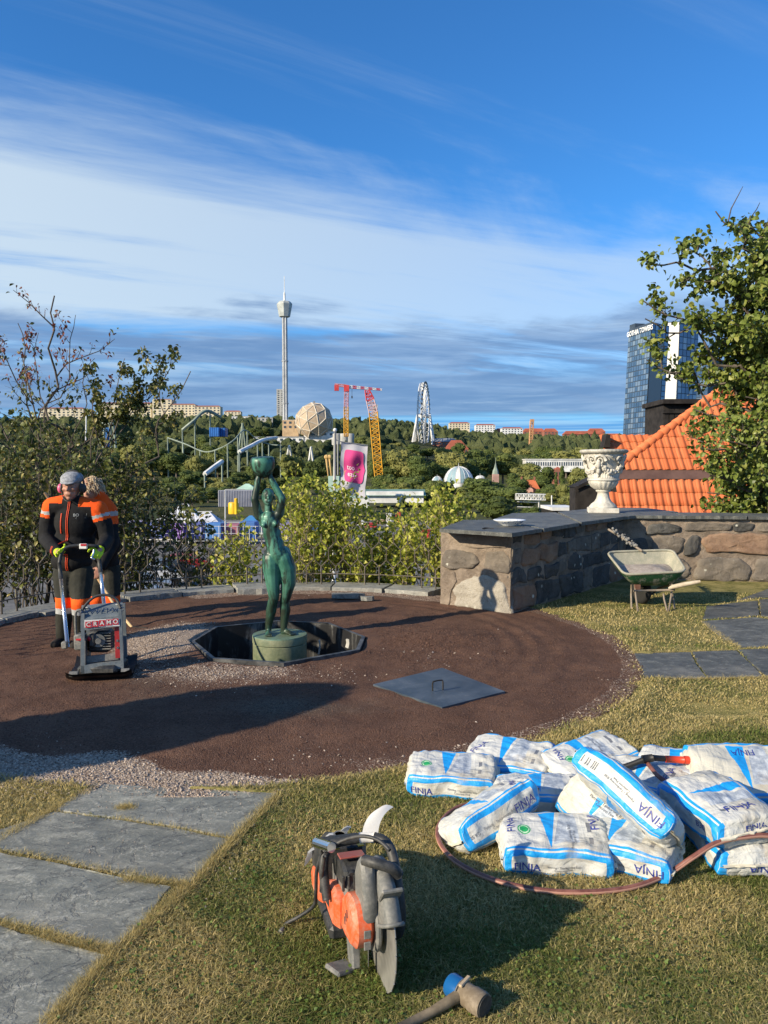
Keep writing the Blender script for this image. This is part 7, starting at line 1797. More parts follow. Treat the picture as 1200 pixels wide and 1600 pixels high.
 prof('belt_cover', [p for p in arc(-.005, .205, .074, 280, 90, 14)] + [(.045, .272), (.085, .262), (.12, .235), (.125, .135), (.07, .125)], .036, .112, M_or, .016)
 prof('belt_cover_rear', [(.118, .226), (.155, .235), (.20, .245), (.27, .25), (.33, .23), (.36, .195), (.35, .15), (.27, .115), (.17, .105), (.122, .122)], .040, .130, M_or, .016)
 prof('arm_plate', [p for p in arc(-.01, .20, .086, 285, 75, 14)] + [(.06, .275), (.16, .25), (.2, .12), (.09, .11)], .018, .038, M_gy, .006)
 for k, zz in enumerate((.205, .17)):
  a = Vector(F(-.088, .072, zz)); m = MB(); m.bbox(F(-.0835, .068, zz), (.005, .022, .026), .002, Mx); m.build('embossed_mark', M_gy, r)
 for k in range(7): m = MB(); m.bbox(F(.24 + .012 * k, .1305, .185), (.0045, .003, .055), .001, Mx @ Euler((0, .2, 0)).to_matrix()); m.build('vent_slot', M_dk, r)
 for k in range(3): m = MB(); m.bbox(F(.02 + .018 * k, .1125, .22 - .02 * k), (.008, .003, .024), .001, Mx @ Euler((0, .3, 0)).to_matrix()); m.build('slot', M_dk, r)
 m = MB(); m.bbox(F(.235, .131, .215), (.05, .002, .022), .0008, Mx @ Euler((0, .35, 0)).to_matrix()); m.build('pale_sticker', mat('pale_emboss', col=(.72, .62, .56), rough=.6), r)
 # engine block and cylinder cover
 prof('crankcase', [(.12, .21), (.15, .30), (.28, .335), (.36, .30), (.37, .18), (.25, .14)], -.03, .095, M_gy, .012)
 prof('cylinder_cover', [(.08, .27), (.095, .325), (.15, .355), (.27, .36), (.30, .33), (.28, .275)], .0, .105, M_dk, .012)
 m = MB(); m.bbox(F(.155, .065, .3715), (.05, .085, .006), .002, Mx @ Euler((0, .12, 0)).to_matrix()); m.build('red_stripe', dusty((.30, .07, .05), (.2, .14, .12), .6, .5, 'dull_red_plastic'), r)
 m = MB(); m.tube([F(.105, .075, .315), F(.085, .078, .308)], .016, n=12); m.build('decompression_valve', M_dk, r, angle=40)
 for k in range(4): m = MB(); m.bbox(F(.085 + .001 * k, .05 + .02 * k, .29), (.01, .008, .05), .002, Mx); m.build('fin', M_dk, r)
 # air filter cover behind
 prof('air_filter_cover', [(.335, .20), (.34, .36), (.37, .405), (.44, .415), (.54, .395), (.57, .33), (.56, .22), (.48, .17)], -.045, .135, M_dk, .02)
 prof('fuel_tank', [(.37, .10), (.36, .22), (.42, .25), (.52, .24), (.56, .18), (.54, .10), (.45, .075)], -.04, .140, M_or, .014)
 m = MB(); m.lathe([(.018, 0), (.018, .002), (.024, .002), (.024, .0)], 20, c=F(.45, .04, .417), axis=Mx); m.build('round_emblem', M_gy, r)
 for l, s in ((.025, .30), (.090, .29), (.035, .25), (.10, .245)):
  pass
 m = MB(); m.bbox(F(.315, .045, .392), (.022, .105, .004), .0015, Mx); m.bbox(F(.285, .095, .388), (.05, .022, .004), .0015, Mx @ Euler((0, .1, 0)).to_matrix()); m.bbox(F(.285, -.0, .388), (.05, .022, .004), .0015, Mx @ Euler((0, .1, 0)).to_matrix()); props(m.build('warning_label', M_ylab, r), 'yellow warning label on the top cover')
 # rear handle, throttle grip
 m = MB(); m.tube(catmull([F(.54, .05, .36), F(.62, .05, .37), F(.69, .05, .33), F(.70, .05, .24), F(.64, .05, .17), F(.55, .05, .15)], 6), .019, n=10); m.build('rear_handle', M_dk, r, smooth=True)
 # front tubular handle
 H = catmull([F(.20, .145, .20), F(.24, .15, .30), F(.27, .135, .375), F(.265, .10, .405), F(.25, .03, .415), F(.235, -.03, .415), F(.20, -.072, .40), F(.15, -.088, .36), F(.10, -.092, .28), F(.06, -.094, .18), F(.075, -.09, .10), F(.14, -.07, .07)], 7)
 m = MB(); m.tube(H, .0165, n=12); m.build('front_handle', M_dk, r, smooth=True)
 m = MB(); m.tube(H[30:38], .0180, n=12); props(m.build('white_wrap', M_tag, r, smooth=True), 'white paper tag wrapped round the handle')
 q0, q1 = Vector(F(.245, -.0, .43)), Vector(F(.235, -.060, .43)); m = MB(); vs = []; fs = []
 for j in range(9):
  v = j / 8
  for i in range(5):
   u = i / 4; p = q0.lerp(q1, u) + Vector((.055 * v * v * .9 + .004 * v, .02 * v + .04 * v * v, .092 * v - .03 * v ** 3)) + Vector((0, 0, .012 * math.sin(u * 3.1) * v)); vs.append(p)
 for j in range(8):
  for i in range(4): q = j * 5 + i; fs.append([q, q + 1, q + 6, q + 5])
 m.mesh(vs, fs); m.build('paper_tag', M_tag, r, smooth=True)
 # chrome decompression tube, cables
 m = MB(); m.tube([F(.30, .165, .415), F(.19, .130, .402)], .0165, n=14, cap=True); m.build('chrome_tube', M_chrome, r, smooth=False)
 m = MB(); m.tube(catmull([F(.22, .15, .385), F(.20, .09, .42), F(.15, .03, .435), F(.10, -.02, .42), F(.05, -.05, .39)], 6), .006, n=8); m.build('cable', M_dk, r, smooth=True)
 m = MB(); m.tube(catmull([F(.26, .15, .38), F(.27, .17, .30), F(.29, .17, .20), F(.33, .17, .12), F(.36, .22, .06), F(.38, .27, .02), F(.36, .285, .008)], 6), .0062, n=8); m.build('water_hose', M_dk, r, smooth=True)
 m = MB(); m.tube([F(.36, .287, .008), F(.34, .30, .010)], .010, n=10); m.build('hose_coupling', M_gy, r)
 m = MB(); m.tube(catmull([F(.20, .155, .37), F(.22, .16, .30), F(.24, .16, .22)], 6), .006, n=8); m.build('side_strut', M_dk, r, smooth=True)
 # feet
 m = MB(); m.bbox(F(.10, .07, .055), (.07, .03, .10), .006, Mx @ Euler((0, .3, 0)).to_matrix()); m.bbox(F(.075, .12, .015), (.07, .09, .016), .005, Mx @ Euler((.25, 0, .5)).to_matrix()); m.build('foot_bracket', M_gy, r, angle=35)
 m = MB(); m.bbox(F(.03, .05, .06), (.012, .03, .10), .004, Mx); m.build('foot_bolt', M_chrome, r)
 m = MB(); m.bbox(F(.36, .05, .045), (.24, .14, .05), .012, Mx); m.build('skid', M_dk, r)
 # cloudy splash flap hanging over the back
 m = MB(); vs = []; fs = []; N = 12
 for j in range(N + 1):
  for i in range(N + 1):
   u, v = i / N, j / N; p = F(.50 + .10 * v, -.02 + .18 * u, .435 - .13 * u * u - .10 * v * v + .012 * math.sin(u * 14 + v * 4) + .008 * math.sin(v * 11)); vs.append(p)
 for j in range(N):
  for i in range(N): q = j * (N + 1) + i; fs.append([q, q + 1, q + N + 2, q + N + 1])
 m.mesh(vs, fs); props(m.build('splash_flap', M_rag, r, smooth=True), 'cloudy crumpled plastic flap over the rear')
build_saw()

# ================================================================ mallet
def build_mallet():
 hw = dusty((.16, .125, .085), (.34, .28, .21), .8, .7, 'weathered_brown_rubber'); wd = mat('dirty_wood_handle', noisy((.13, .10, .06), (.30, .235, .15), 14, rough=.7, bscale=40))
 a = at(701, 1538, 2.36); b = at(752, 1567, 2.28); g = gnd(726, 1552, .045); ax = Vector((.70, -.71, -.02)).normalized(); c = g
 r = thing('mallet', 'mallet with a brown rubber head, one blue face and a wooden handle', 'mallet', (c.x, c.y, 0)); c = Vector((0, 0, .045)); ax2 = ax
 rot = ax.to_track_quat('Z', 'Y').to_matrix()
 m = MB(); m.lathe([(.030, -.012), (.033, -.006), (.033, .03), (.036, .034), (.036, .066), (.034, .074)], 28, c=c, axis=rot); m.build('head', hw, r, angle=40)
 m = MB(); m.lathe([(.027, .074), (.030, .076), (.030, .078), (.0, .080)], 28, c=c, axis=rot); m.build('dark_face', M_dk, r, angle=50)
 m = MB(); m.lathe([(.0, -.060), (.031, -.058), (.035, -.050), (.034, -.015), (.030, -.012)], 28, c=c, axis=rot); m.build('blue_face', mat('glossy_blue_rubber', col=(.01, .10, .30), rough=.25), r, angle=50)
 h = Vector((-.85, -.52, 0)).normalized(); m = MB(); p0 = c + Vector((0, 0, .0)); m.tube([p0 - h * .03, p0 + h * .03, p0 + h * .12 + Vector((0, 0, -.012)), p0 + h * .36 + Vector((0, 0, -.028))], [.017, .0175, .0135, .0155], n=12); m.build('handle', wd, r, smooth=True)
 m = MB(); m.bbox(c + Vector((.0, .004, .034)), (.055, .012, .008), .002, Euler((0, 0, 0.95)).to_matrix()); m.build('wedge', mat('light_bare_wood', col=(.50, .38, .24), rough=.7), r)
 m = MB(); m.tube([c + ax2 * -.010 + (rot @ Vector((math.cos(t) * .0365, math.sin(t) * .0365, 0))) for t in np.linspace(0, 6.28, 21)[:-1]], .0022, n=5, closed=True); m.build('band', M_gy, r)
build_mallet()

# ================================================================ wheelbarrow
def build_barrow():
 M_g = mat('chipped_green_paint', lambda t: dict(col=mix(noise(coord(t), 11, 6, .75).sm(.50, .62), (.012, .085, .035), (.26, .27, .22)), rough=.5), spec=.4)
 M_in = dusty((.27, .27, .21), (.48, .43, .33), .8, .7, 'cement_crusted_tray'); M_fr = dusty((.20, .16, .12), (.38, .33, .27), .7, .6, 'dusty_frame'); M_sand = mat('damp_grey_sand', noisy((.24, .205, .18), (.38, .335, .295), 18, rough=.95, bscale=90, bstr=.6, bdist=.006))
 r = thing('wheelbarrow', 'old green wheelbarrow with a cement crusted tray full of grey sand', 'wheelbarrow', gnd(1015, 945)); 
 Zc = lambda zx, zy, Y: at(870 + zx / 4.8, 680 + zy / 4.8, Y)
 rim = [Zc(372, 878, 9.28), Zc(868, 862, 9.30), Zc(972, 1025, 8.72), Zc(508, 1050, 8.68)]; bot = [Zc(520, 965, 9.18), Zc(800, 955, 9.18), Zc(850, 1118, 8.86), Zc(600, 1130, 8.84)]
 bot = [Vector((p.x, p.y, .275 + .04 * (i < 2))) for i, p in enumerate(bot)]
 def ring(P, k=5, rr=.16):
  """round the corners of a quad"""
  out = []
  for i in range(4):
   p, a, b = P[i], P[i - 1], P[(i + 1) % 4]; 
   for j in range(k):
    t = j / (k - 1); A = p.lerp(a, rr); B = p.lerp(b, rr); out.append((A * (1 - t) ** 2 + p * 2 * t * (1 - t) + B * t * t))
  return out
 Rr, Rb = ring(rim), ring(bot); n = len(Rr)
 def shell(k0, k1, off):
  L = [[Rr[i].lerp(Rb[i], t) + (Vector((0, 0, -.03 * math.sin(t * 3.14)))) + off for i in range(n)] for t in np.linspace(0, 1, 6)]; vs = [p for l in L for p in l]
  fs = [[j * n + i, j * n + (i + 1) % n, (j + 1) * n + (i + 1) % n, (j + 1) * n + i] for j in range(5) for i in range(n)] + [[5 * n + i for i in range(n)]]; return vs, fs
 m = MB(); vs, fs = shell(0, 1, Vector((0, 0, 0))); m.mesh(vs, fs); m.build('tray', M_in, r, True, smooth=True)
 m = MB(); c = sum(Rr, Vector()) / n; vs, fs = shell(0, 1, Vector((0, 0, 0))); vs = [Vector((c.x + (p.x - c.x) * 1.018, c.y + (p.y - c.y) * 1.018, p.z - .008)) for p in vs]; m.mesh(vs, [f[::-1] for f in fs]); m.build('tray_outside', M_g, r, True, smooth=True)
 m = MB(); m.tube([p + Vector((0, 0, .004)) for p in Rr], .0145, n=8, closed=True); m.build('rolled_rim', M_in, r, True, smooth=True)
 # sand
 cs = sum(bot, Vector()) / 4; m = MB(); vs = []; fs = []; N, K = 40, 14
 for j in range(K + 1):
  q = j / K
  for i in range(N):
   a = 6.2832 * i / N; k = i / N * n; i0 = int(k) % n; i1 = (i0 + 1) % n; f = k - int(k); e = (Rr[i0].lerp(Rr[i1], f)).lerp(Rb[i0].lerp(Rb[i1], f), .50); p = cs.lerp(e, q); p = Vector((cs.x + (e.x - cs.x) * q, cs.y + (e.y - cs.y) * q, 0))
   ec = .375 + (e.z - .375) * q ** 2; p.z = ec + .085 * (1 - q ** 1.8) + .006 * mnoise.noise((p.x * 22, p.y * 22, 1)) + (.03 if True else 0) * (1 - q) * math.exp(-((p.x - cs.x - .1) / .2) ** 2); vs.append(p)
 for j in range(K):
  for i in range(N): fs.append([j * N + i, j * N + (i + 1) % N, (j + 1) * N + (i + 1) % N, (j + 1) * N + i])
 m.mesh(vs, fs); sd = m.build('sand_load', M_sand, r, True, smooth=True)
 # frame, legs
 def tb(name, P, rad, m_=M_fr): q = MB(); q.tube(P, rad, n=7); return q.build(name, m_, r, True, smooth=True)
 for P in ([(560, 1120, 8.85), (558, 1200, 8.83), (560, 1330, 8.8)], [(585, 1130, 8.75), (592, 1200, 8.7), (608, 1318, 8.62)], [(800, 1190, 8.75), (805, 1230, 8.7), (830, 1320, 8.62)], [(862, 1150, 8.8), (858, 1200, 8.74), (838, 1320, 8.63)], [(868, 1180, 8.85), (872, 1220, 8.85), (884, 1312, 8.8)]):
  p = [Zc(*q) for q in P]; p[-1].z = .0; tb('leg', p, .011)
 tb('cross_bar', [Zc(575, 1168, 8.72), Zc(885, 1160, 8.72)], .013); tb('chassis_tube', [Zc(585, 1125, 8.8), Zc(660, 1150, 9.1), Zc(690, 1190, 9.5)], .014); tb('chassis_tube', [Zc(860, 1120, 8.8), Zc(760, 1150, 9.1), Zc(715, 1190, 9.5)], .014)
 q = MB(); q.bbox(Zc(605, 1140, 8.74), (.07, .03, .06), .005); q.build('bracket', dusty((.12, .05, .03), (.2, .13, .1), .5, .7, 'rusty_steel'), r, True)
 w = Zc(665, 1225, 9.0); w = Vector((w.x, 9.15, .165)); rot = Euler((0, R(90), R(15))).to_matrix()
 q = MB(); q.lathe([(.07, -.035), (.12, -.045), (.155, -.035), (.165, 0), (.155, .035), (.12, .045), (.07, .035)], 28, c=w, axis=rot); q.build('wheel', M_hb2, r, True, smooth=True)
 q = MB(); q.lathe([(.0, -.03), (.075, -.028), (.075, .028), (.0, .03)], 16, c=w, axis=rot); q.build('hub', mat('faded_red_rim', col=(.30, .06, .05), rough=.5), r, True)
 # handles: the left one points up and is crusted with mortar, the right one sticks out like a paddle
 q = MB(); P = catmull([Zc(640, 870, 9.25), Zc(560, 815, 9.35), Zc(470, 755, 9.45), Zc(385, 705, 9.55)], 6); q.tube(P, .016, n=8)
 q.build('handle', M_fr, r, True, smooth=True)
 q = MB()
 for i in range(46): t = random.random(); p = Zc(600 - 175 * t, 845 - 130 * t, 9.3 + .2 * t); q.ell(p + Vector((random.gauss(0, .016), random.gauss(0, .012), random.gauss(.012, .016))), random.uniform(.010, .022), n=6, m=4)
 props(q.build('mortar_crust', mat('dried_mortar', noisy((.12, .12, .115), (.24, .235, .22), 20, rough=.95)), r, True, smooth=True), kind='stuff')
 q = MB(); P = [Zc(842, 1148, 8.72), Zc(870, 1138, 8.68), Zc(960, 1118, 8.60), Zc(1060, 1100, 8.54), Zc(1078, 1096, 8.53)]; q.tube(P, [.014, .026, .026, .020, .014], n=9); q.build('handle', mat('pale_worn_wood', noisy((.34, .28, .20), (.50, .43, .33), 12, rough=.75)), r, True, smooth=True)
M_hb2 = mat('tyre_rubber', col=(.02, .02, .02), rough=.8)
build_barrow()

# ================================================================ plate compactor
def build_compactor():
 r = thing('plate_compactor', 'grey plate compactor with aluminium handle, red and white rental sign on its frame', 'compactor', gnd(160, 1062)); W = True
 M_b = dusty((.10, .125, .145), (.26, .27, .26), .6, .5, 'blue_grey_machine_paint'); M_al = mat('aluminium_tube', col=(.62, .65, .70), rough=.25, metal=.9); M_rd = mat('red_engine_cover', noisy((.28, .015, .015), (.36, .03, .03), 8, rough=.4)); M_sg = mat('red_sign_paint', col=(.42, .02, .03), rough=.45)
 Q = lambda zx, zy, Y: at(50 + zx / 4.211, 710 + zy / 4.211, Y)
 # corners of the front frame
 YF = 5.76; BL, BR, TL, TR = Q(322, 1445, YF), Q(604, 1407, YF + .07), Q(322, 1050, YF + .06), Q(588, 1022, YF + .13)
 x = (BR - BL); x.z = 0; x.normalize(); yb = Vector((-x.y, x.x, 0)); 
 dep = .30
 def plank(name, P, d, m_): q = MB(); q.slab(P, yb * d); return q.build(name, m_, r, W)
 def mixp(u, v): return BL.lerp(BR, u).lerp(TL.lerp(TR, u), v)
 plank('front_post', [mixp(.0, 0), mixp(.085, 0), mixp(.085, 1), mixp(.0, 1)], .035, M_b); plank('front_post', [mixp(.925, 0), mixp(1, 0), mixp(1, 1), mixp(.925, 1)], .035, M_b)
 plank('sign_plate', [mixp(-.01, .72), mixp(1.01, .72), mixp(1.01, .90), mixp(-.01, .90)], .03, M_b)
 tp = [mixp(-.01, .90), mixp(1.01, .90), mixp(.99, 1.06) + yb * .13, mixp(-.05, 1.07) + yb * .13]; q = MB(); q.slab(tp, Vector((0, 0, .012)) + yb * .01); q.build('hood', M_b, r, W)
 plank('lower_apron', [mixp(.0, .0), mixp(1.0, .0), mixp(1.0, .12), mixp(.0, .14)], .04, M_b); plank('inner_apron', [mixp(.10, .14) + yb * .06, mixp(.86, .13) + yb * .06, mixp(.86, .24) + yb * .06, mixp(.10, .25) + yb * .06], .02, M_gy)
 # left flank: sloping tank cover, rear posts
 A = lambda u, v, w_: mixp(u, v) + yb * w_
 q = MB(); q.slab([A(0, .03, .0), A(0, .55, .0), A(0, .56, dep * .55), A(0, .38, dep), A(0, .12, dep)], x * .035); q.v = [Vector(p) - x * .004 for p in q.v]; q.build('side_cover', M_gy, r, W)
 q = MB(); q.bbox(A(-.06, .50, .10), (.07, .10, .12), .01); q.build('side_tank', M_gy, r, W, angle=40)
 q = MB(); q.bbox(A(-.05, .56, .04), (.05, .03, .012), .002); q.build('small_label', M_sg, r, W)
 for u in (.0, 1.0): q = MB(); q.slab([A(u, .05, dep), A(u, 1.0, dep), A(u, 1.0, dep - .03), A(u, .05, dep - .03)], x * (.025 if u < .5 else -.025)); q.build('rear_post', M_b, r, W)
 # engine
 q = MB(); q.bbox(A(.42, .46, .15), (.17, .15, .17), .02); q.build('engine_block', M_dk, r, W, angle=40)
 for k in range(7): q = MB(); q.bbox(A(.58, .34 + .045 * k, .07), (.085, .05, .006), .002); q.build('cooling_fin', M_gy, r, W)
 q = MB(); q.tube([A(.40, .50, .04), A(.40, .50, .09)], .05, n=18); q.tube([A(.40, .50, .02), A(.40, .50, .05)], .022, n=12); q.build('recoil_starter', M_gy, r, W, angle=40)
 q = MB(); q.bbox(A(.26, .52, .05), (.05, .05, .10), .012); q.build('carburettor', M_dk, r, W, angle=40)
 q = MB(); q.ell(A(.20, .55, .045), .022, n=10, m=8); q.build('red_cap', M_sg, r, W, smooth=True)
 plank('red_cover', [A(.80, .17, .03), A(.925, .17, .03), A(.925, .70, .03), A(.80, .70, .03)], .06, M_rd)
 for v in (.35, .47): q = MB(); q.tube([A(.865, v, .03), A(.865, v, .02)], .009, n=10); q.build('bolt', M_al, r, W)
 # writing: five red squares with white letters, the maker's name above
 P0, P1 = mixp(.10, .81), mixp(.93, .81); step = (P1 - P0) / 5; upv = (mixp(.5, .9) - mixp(.5, .72)).normalized()
 q = MB(); bw = (P1 - P0).length; c = (P0 + P1) / 2 - yb * .004; q.slab([c - x * (bw / 2 + .004) - upv * .028, c + x * (bw / 2 + .004) - upv * .028, c + x * (bw / 2 + .004) + upv * .028, c - x * (bw / 2 + .004) + upv * .028], yb * .003); q.build('white_sign', M_white, r, W)
 for i, ch in enumerate('CRAMO'):
  c = P0 + step * (i + .5) - yb * .0075; s_ = step.length * .44; q = MB(); q.slab([c - x * s_ - upv * .023, c + x * s_ - upv * .023, c + x * s_ + upv * .023, c - x * s_ + upv * .023], yb * .002); q.build('red_square', M_sg, r, W)
  text_on('lettering', ch, .046, M_white, r, frame(c - yb * .002, x, -yb), world=True, bold=.0012)
 hp = [Vector(p) for p in tp]; up_h = ((hp[3] + hp[2]) / 2 - (hp[0] + hp[1]) / 2).normalized(); c = (hp[0] + hp[1] + hp[2] + hp[3]) / 4 + Vector((0, 0, .024)) - yb * .006
 text_on('lettering', 'SWEPAC', .078, mat('dark_navy_print', col=(.012, .03, .075), rough=.4), r, frame(c - up_h * .022, x, x.cross(up_h)), world=True, sx=1.12)
 for u in (.1, .9): q = MB(); q.bbox((hp[0].lerp(hp[1], u)).lerp(hp[3].lerp(hp[2], u), .78) + Vector((0, 0, .016)), (.04, .02, .004), .001); q.build('small_label', M_white, r, W)
 # protective bow over the top
 q = MB(); q.tube(catmull([A(-.03, .98, .05), A(.06, 1.10, .06), A(.30, 1.235, .08), A(.60, 1.25, .08), A(.85, 1.16, .08), A(.96, 1.0, .06)], 7), .011, n=9); q.build('roll_bar', M_dk, r, W, smooth=True)
 q = MB(); q.tube(catmull([A(-.16, .55, .10), A(-.17, .8, .08), A(-.15, 1.02, .06), A(-.02, 1.05, .05)], 5), .010, n=8); q.build('side_bow', M_gy, r, W, smooth=True)
 # vibrating base plate turned up at the edges
 c = A(.46, 0, .14); c.z = 0; q = MB(); vs = []; fs = []; N = 10
 for j in range(N + 1):
  for i in range(N + 1):
   u, v = i / N * 2 - 1, j / N * 2 - 1; p = c + x * (u * .235) + yb * (v * .27) + Vector((0, 0, .012 + .055 * max(0, abs(v) - .62) ** 1.4 * 4 + .02 * max(0, abs(u) - .85) * 6)); vs.append(p)
 for j in range(N):
  for i in range(N): a = j * (N + 1) + i; fs.append([a, a + 1, a + N + 2, a + N + 1])
 k = len(vs); vs += [p + Vector((0, 0, .018)) for p in vs]; fs2 = [[i + k for i in f] for f in fs]; q.mesh(vs, [f[::-1] for f in fs] + fs2); q.build('base_plate', M_black_steel, r, W, smooth=True)
 q = MB(); q.bbox(c + Vector((0, 0, .075)), (.30, .30, .07), .02); q.build('exciter', M_dk, r, W, angle=40)
 for u in (-.44, .44): q = MB(); p = c + x * (u * .42) - yb * .20 + Vector((0, 0, .065)); q.tube([p - x * .03, p + x * .03], .030, n=12); q.build('rubber_mount', M_gy, r, W, angle=40)
 # handle
 LB, RB = Q(235, 1270, 6.03), Q(476, 1000, 6.18); LT, RT = Q(180, 715, 6.36), Q(441, 690, 6.46)
 Lm, Rm_ = LB.lerp(LT, .80), RB.lerp(RT, .70)
 q = MB(); q.tube([LB, Lm], .0155, n=12); q.build('handle_tube', M_al, r, W, smooth=True); q = MB(); q.tube([RB, Rm_], .0155, n=12); q.build('handle_tube', M_al, r, W, smooth=True)
 q = MB(); q.tube([Lm, LT], .017, n=10); q.build('sleeve', M_dk, r, W, smooth=True); q = MB(); q.tube([Rm_, RT], .017, n=10); q.build('sleeve', M_dk, r, W, smooth=True)
 q = MB(); q.tube(catmull([LT, Q(192, 655, 6.38), Q(215, 622, 6.40), Q(262, 603, 6.42), Q(345, 600, 6.44), Q(415, 603, 6.46), Q(438, 622, 6.48), RT], 7), .0145, n=10); q.build('handle_bar', M_dk, r, W, smooth=True)
 q = MB(); q.bbox(Q(338, 605, 6.40), (.065, .02, .045), .005); q.build('control_box', M_white, r, W); q = MB(); q.bbox(Q(340, 596, 6.39), (.05, .008, .018), .002); q.build('red_label', M_sg, r, W)
 q = MB(); q.tube(catmull([Q(408, 625, 6.40), Q(402, 660, 6.38), Q(392, 680, 6.36), Q(410, 690, 6.37)], 5), .008, n=8); q.build('throttle_lever', M_al, r, W, smooth=True)
 q = MB(); q.bbox(LB + Vector((-.02, 0, .02)), (.05, .05, .06), .01); q.build('handle_bracket', M_gy, r, W, angle=40)
 return LT, RT
HL, HR = build_compactor()
# ================================================================ figures
def cone(m, a, b, ra, rb, n=12):
 """limb with rounded ends"""
 a, b = Vector(a), Vector(b); d = (b - a); L = d.length; u = d.normalized(); pts = []; rs = []
 for k in range(4, 0, -1): t = math.pi / 2 * k / 4; pts.append(a - u * math.sin(t) * ra); rs.append(max(ra * math.cos(t), ra * .02))
 pts.append(a); rs.append(ra); pts.append(b); rs.append(rb)
 for k in range(1, 5): t = math.pi / 2 * k / 4; pts.append(b + u * math.sin(t) * rb); rs.append(max(rb * math.cos(t), rb * .02))
 m.tube(pts, rs, n=n)
def chain(m, P, Rr):
 for i in range(len(P) - 1): cone(m, P[i], P[i + 1], Rr[i], Rr[i + 1])
def hand_prims(m, wrist, d, side, curl=.9, s=1.0, up=Vector((0, 0, 1))):
 """palm, four bent fingers and a thumb; d points along the forearm, side towards the thumb"""
 d = Vector(d).normalized(); side = Vector(side); side = (side - d * side.dot(d)).normalized(); nrm = d.cross(side)
 w = Vector(wrist); palm = w + d * .045 * s
 for k, o in enumerate((-.028, -.010, .010, .027)): cone(m, w + side * o * .55 * s, w + d * .080 * s + side * o * s, .013 * s, .0115 * s, 8)
 for k, (o, L) in enumerate(((-.030, .060), (-.010, .075), (.010, .080), (.028, .072))):
  p = w + d * .085 * s + side * o * s; a = 0; rad = .0098 * s; dd = d
  for seg, f in enumerate((.42, .33, .25)):
   q = p + dd * L * f * s; cone(m, p, q, rad, rad * .92, 7); p = q; rad *= .92; ang = curl * (.8 + .2 * seg); dd = (dd * math.cos(ang) + nrm * math.sin(ang)).normalized(); 
 p = w + d * .025 * s + side * .030 * s; q = p + (d * .5 + side * .75 + nrm * .2).normalized() * .040 * s; cone(m, p, q, .013 * s, .0115 * s, 8); q2 = q + (d * .8 + side * .1 + nrm * .7).normalized() * .034 * s; cone(m, q, q2, .011 * s, .009 * s, 8)

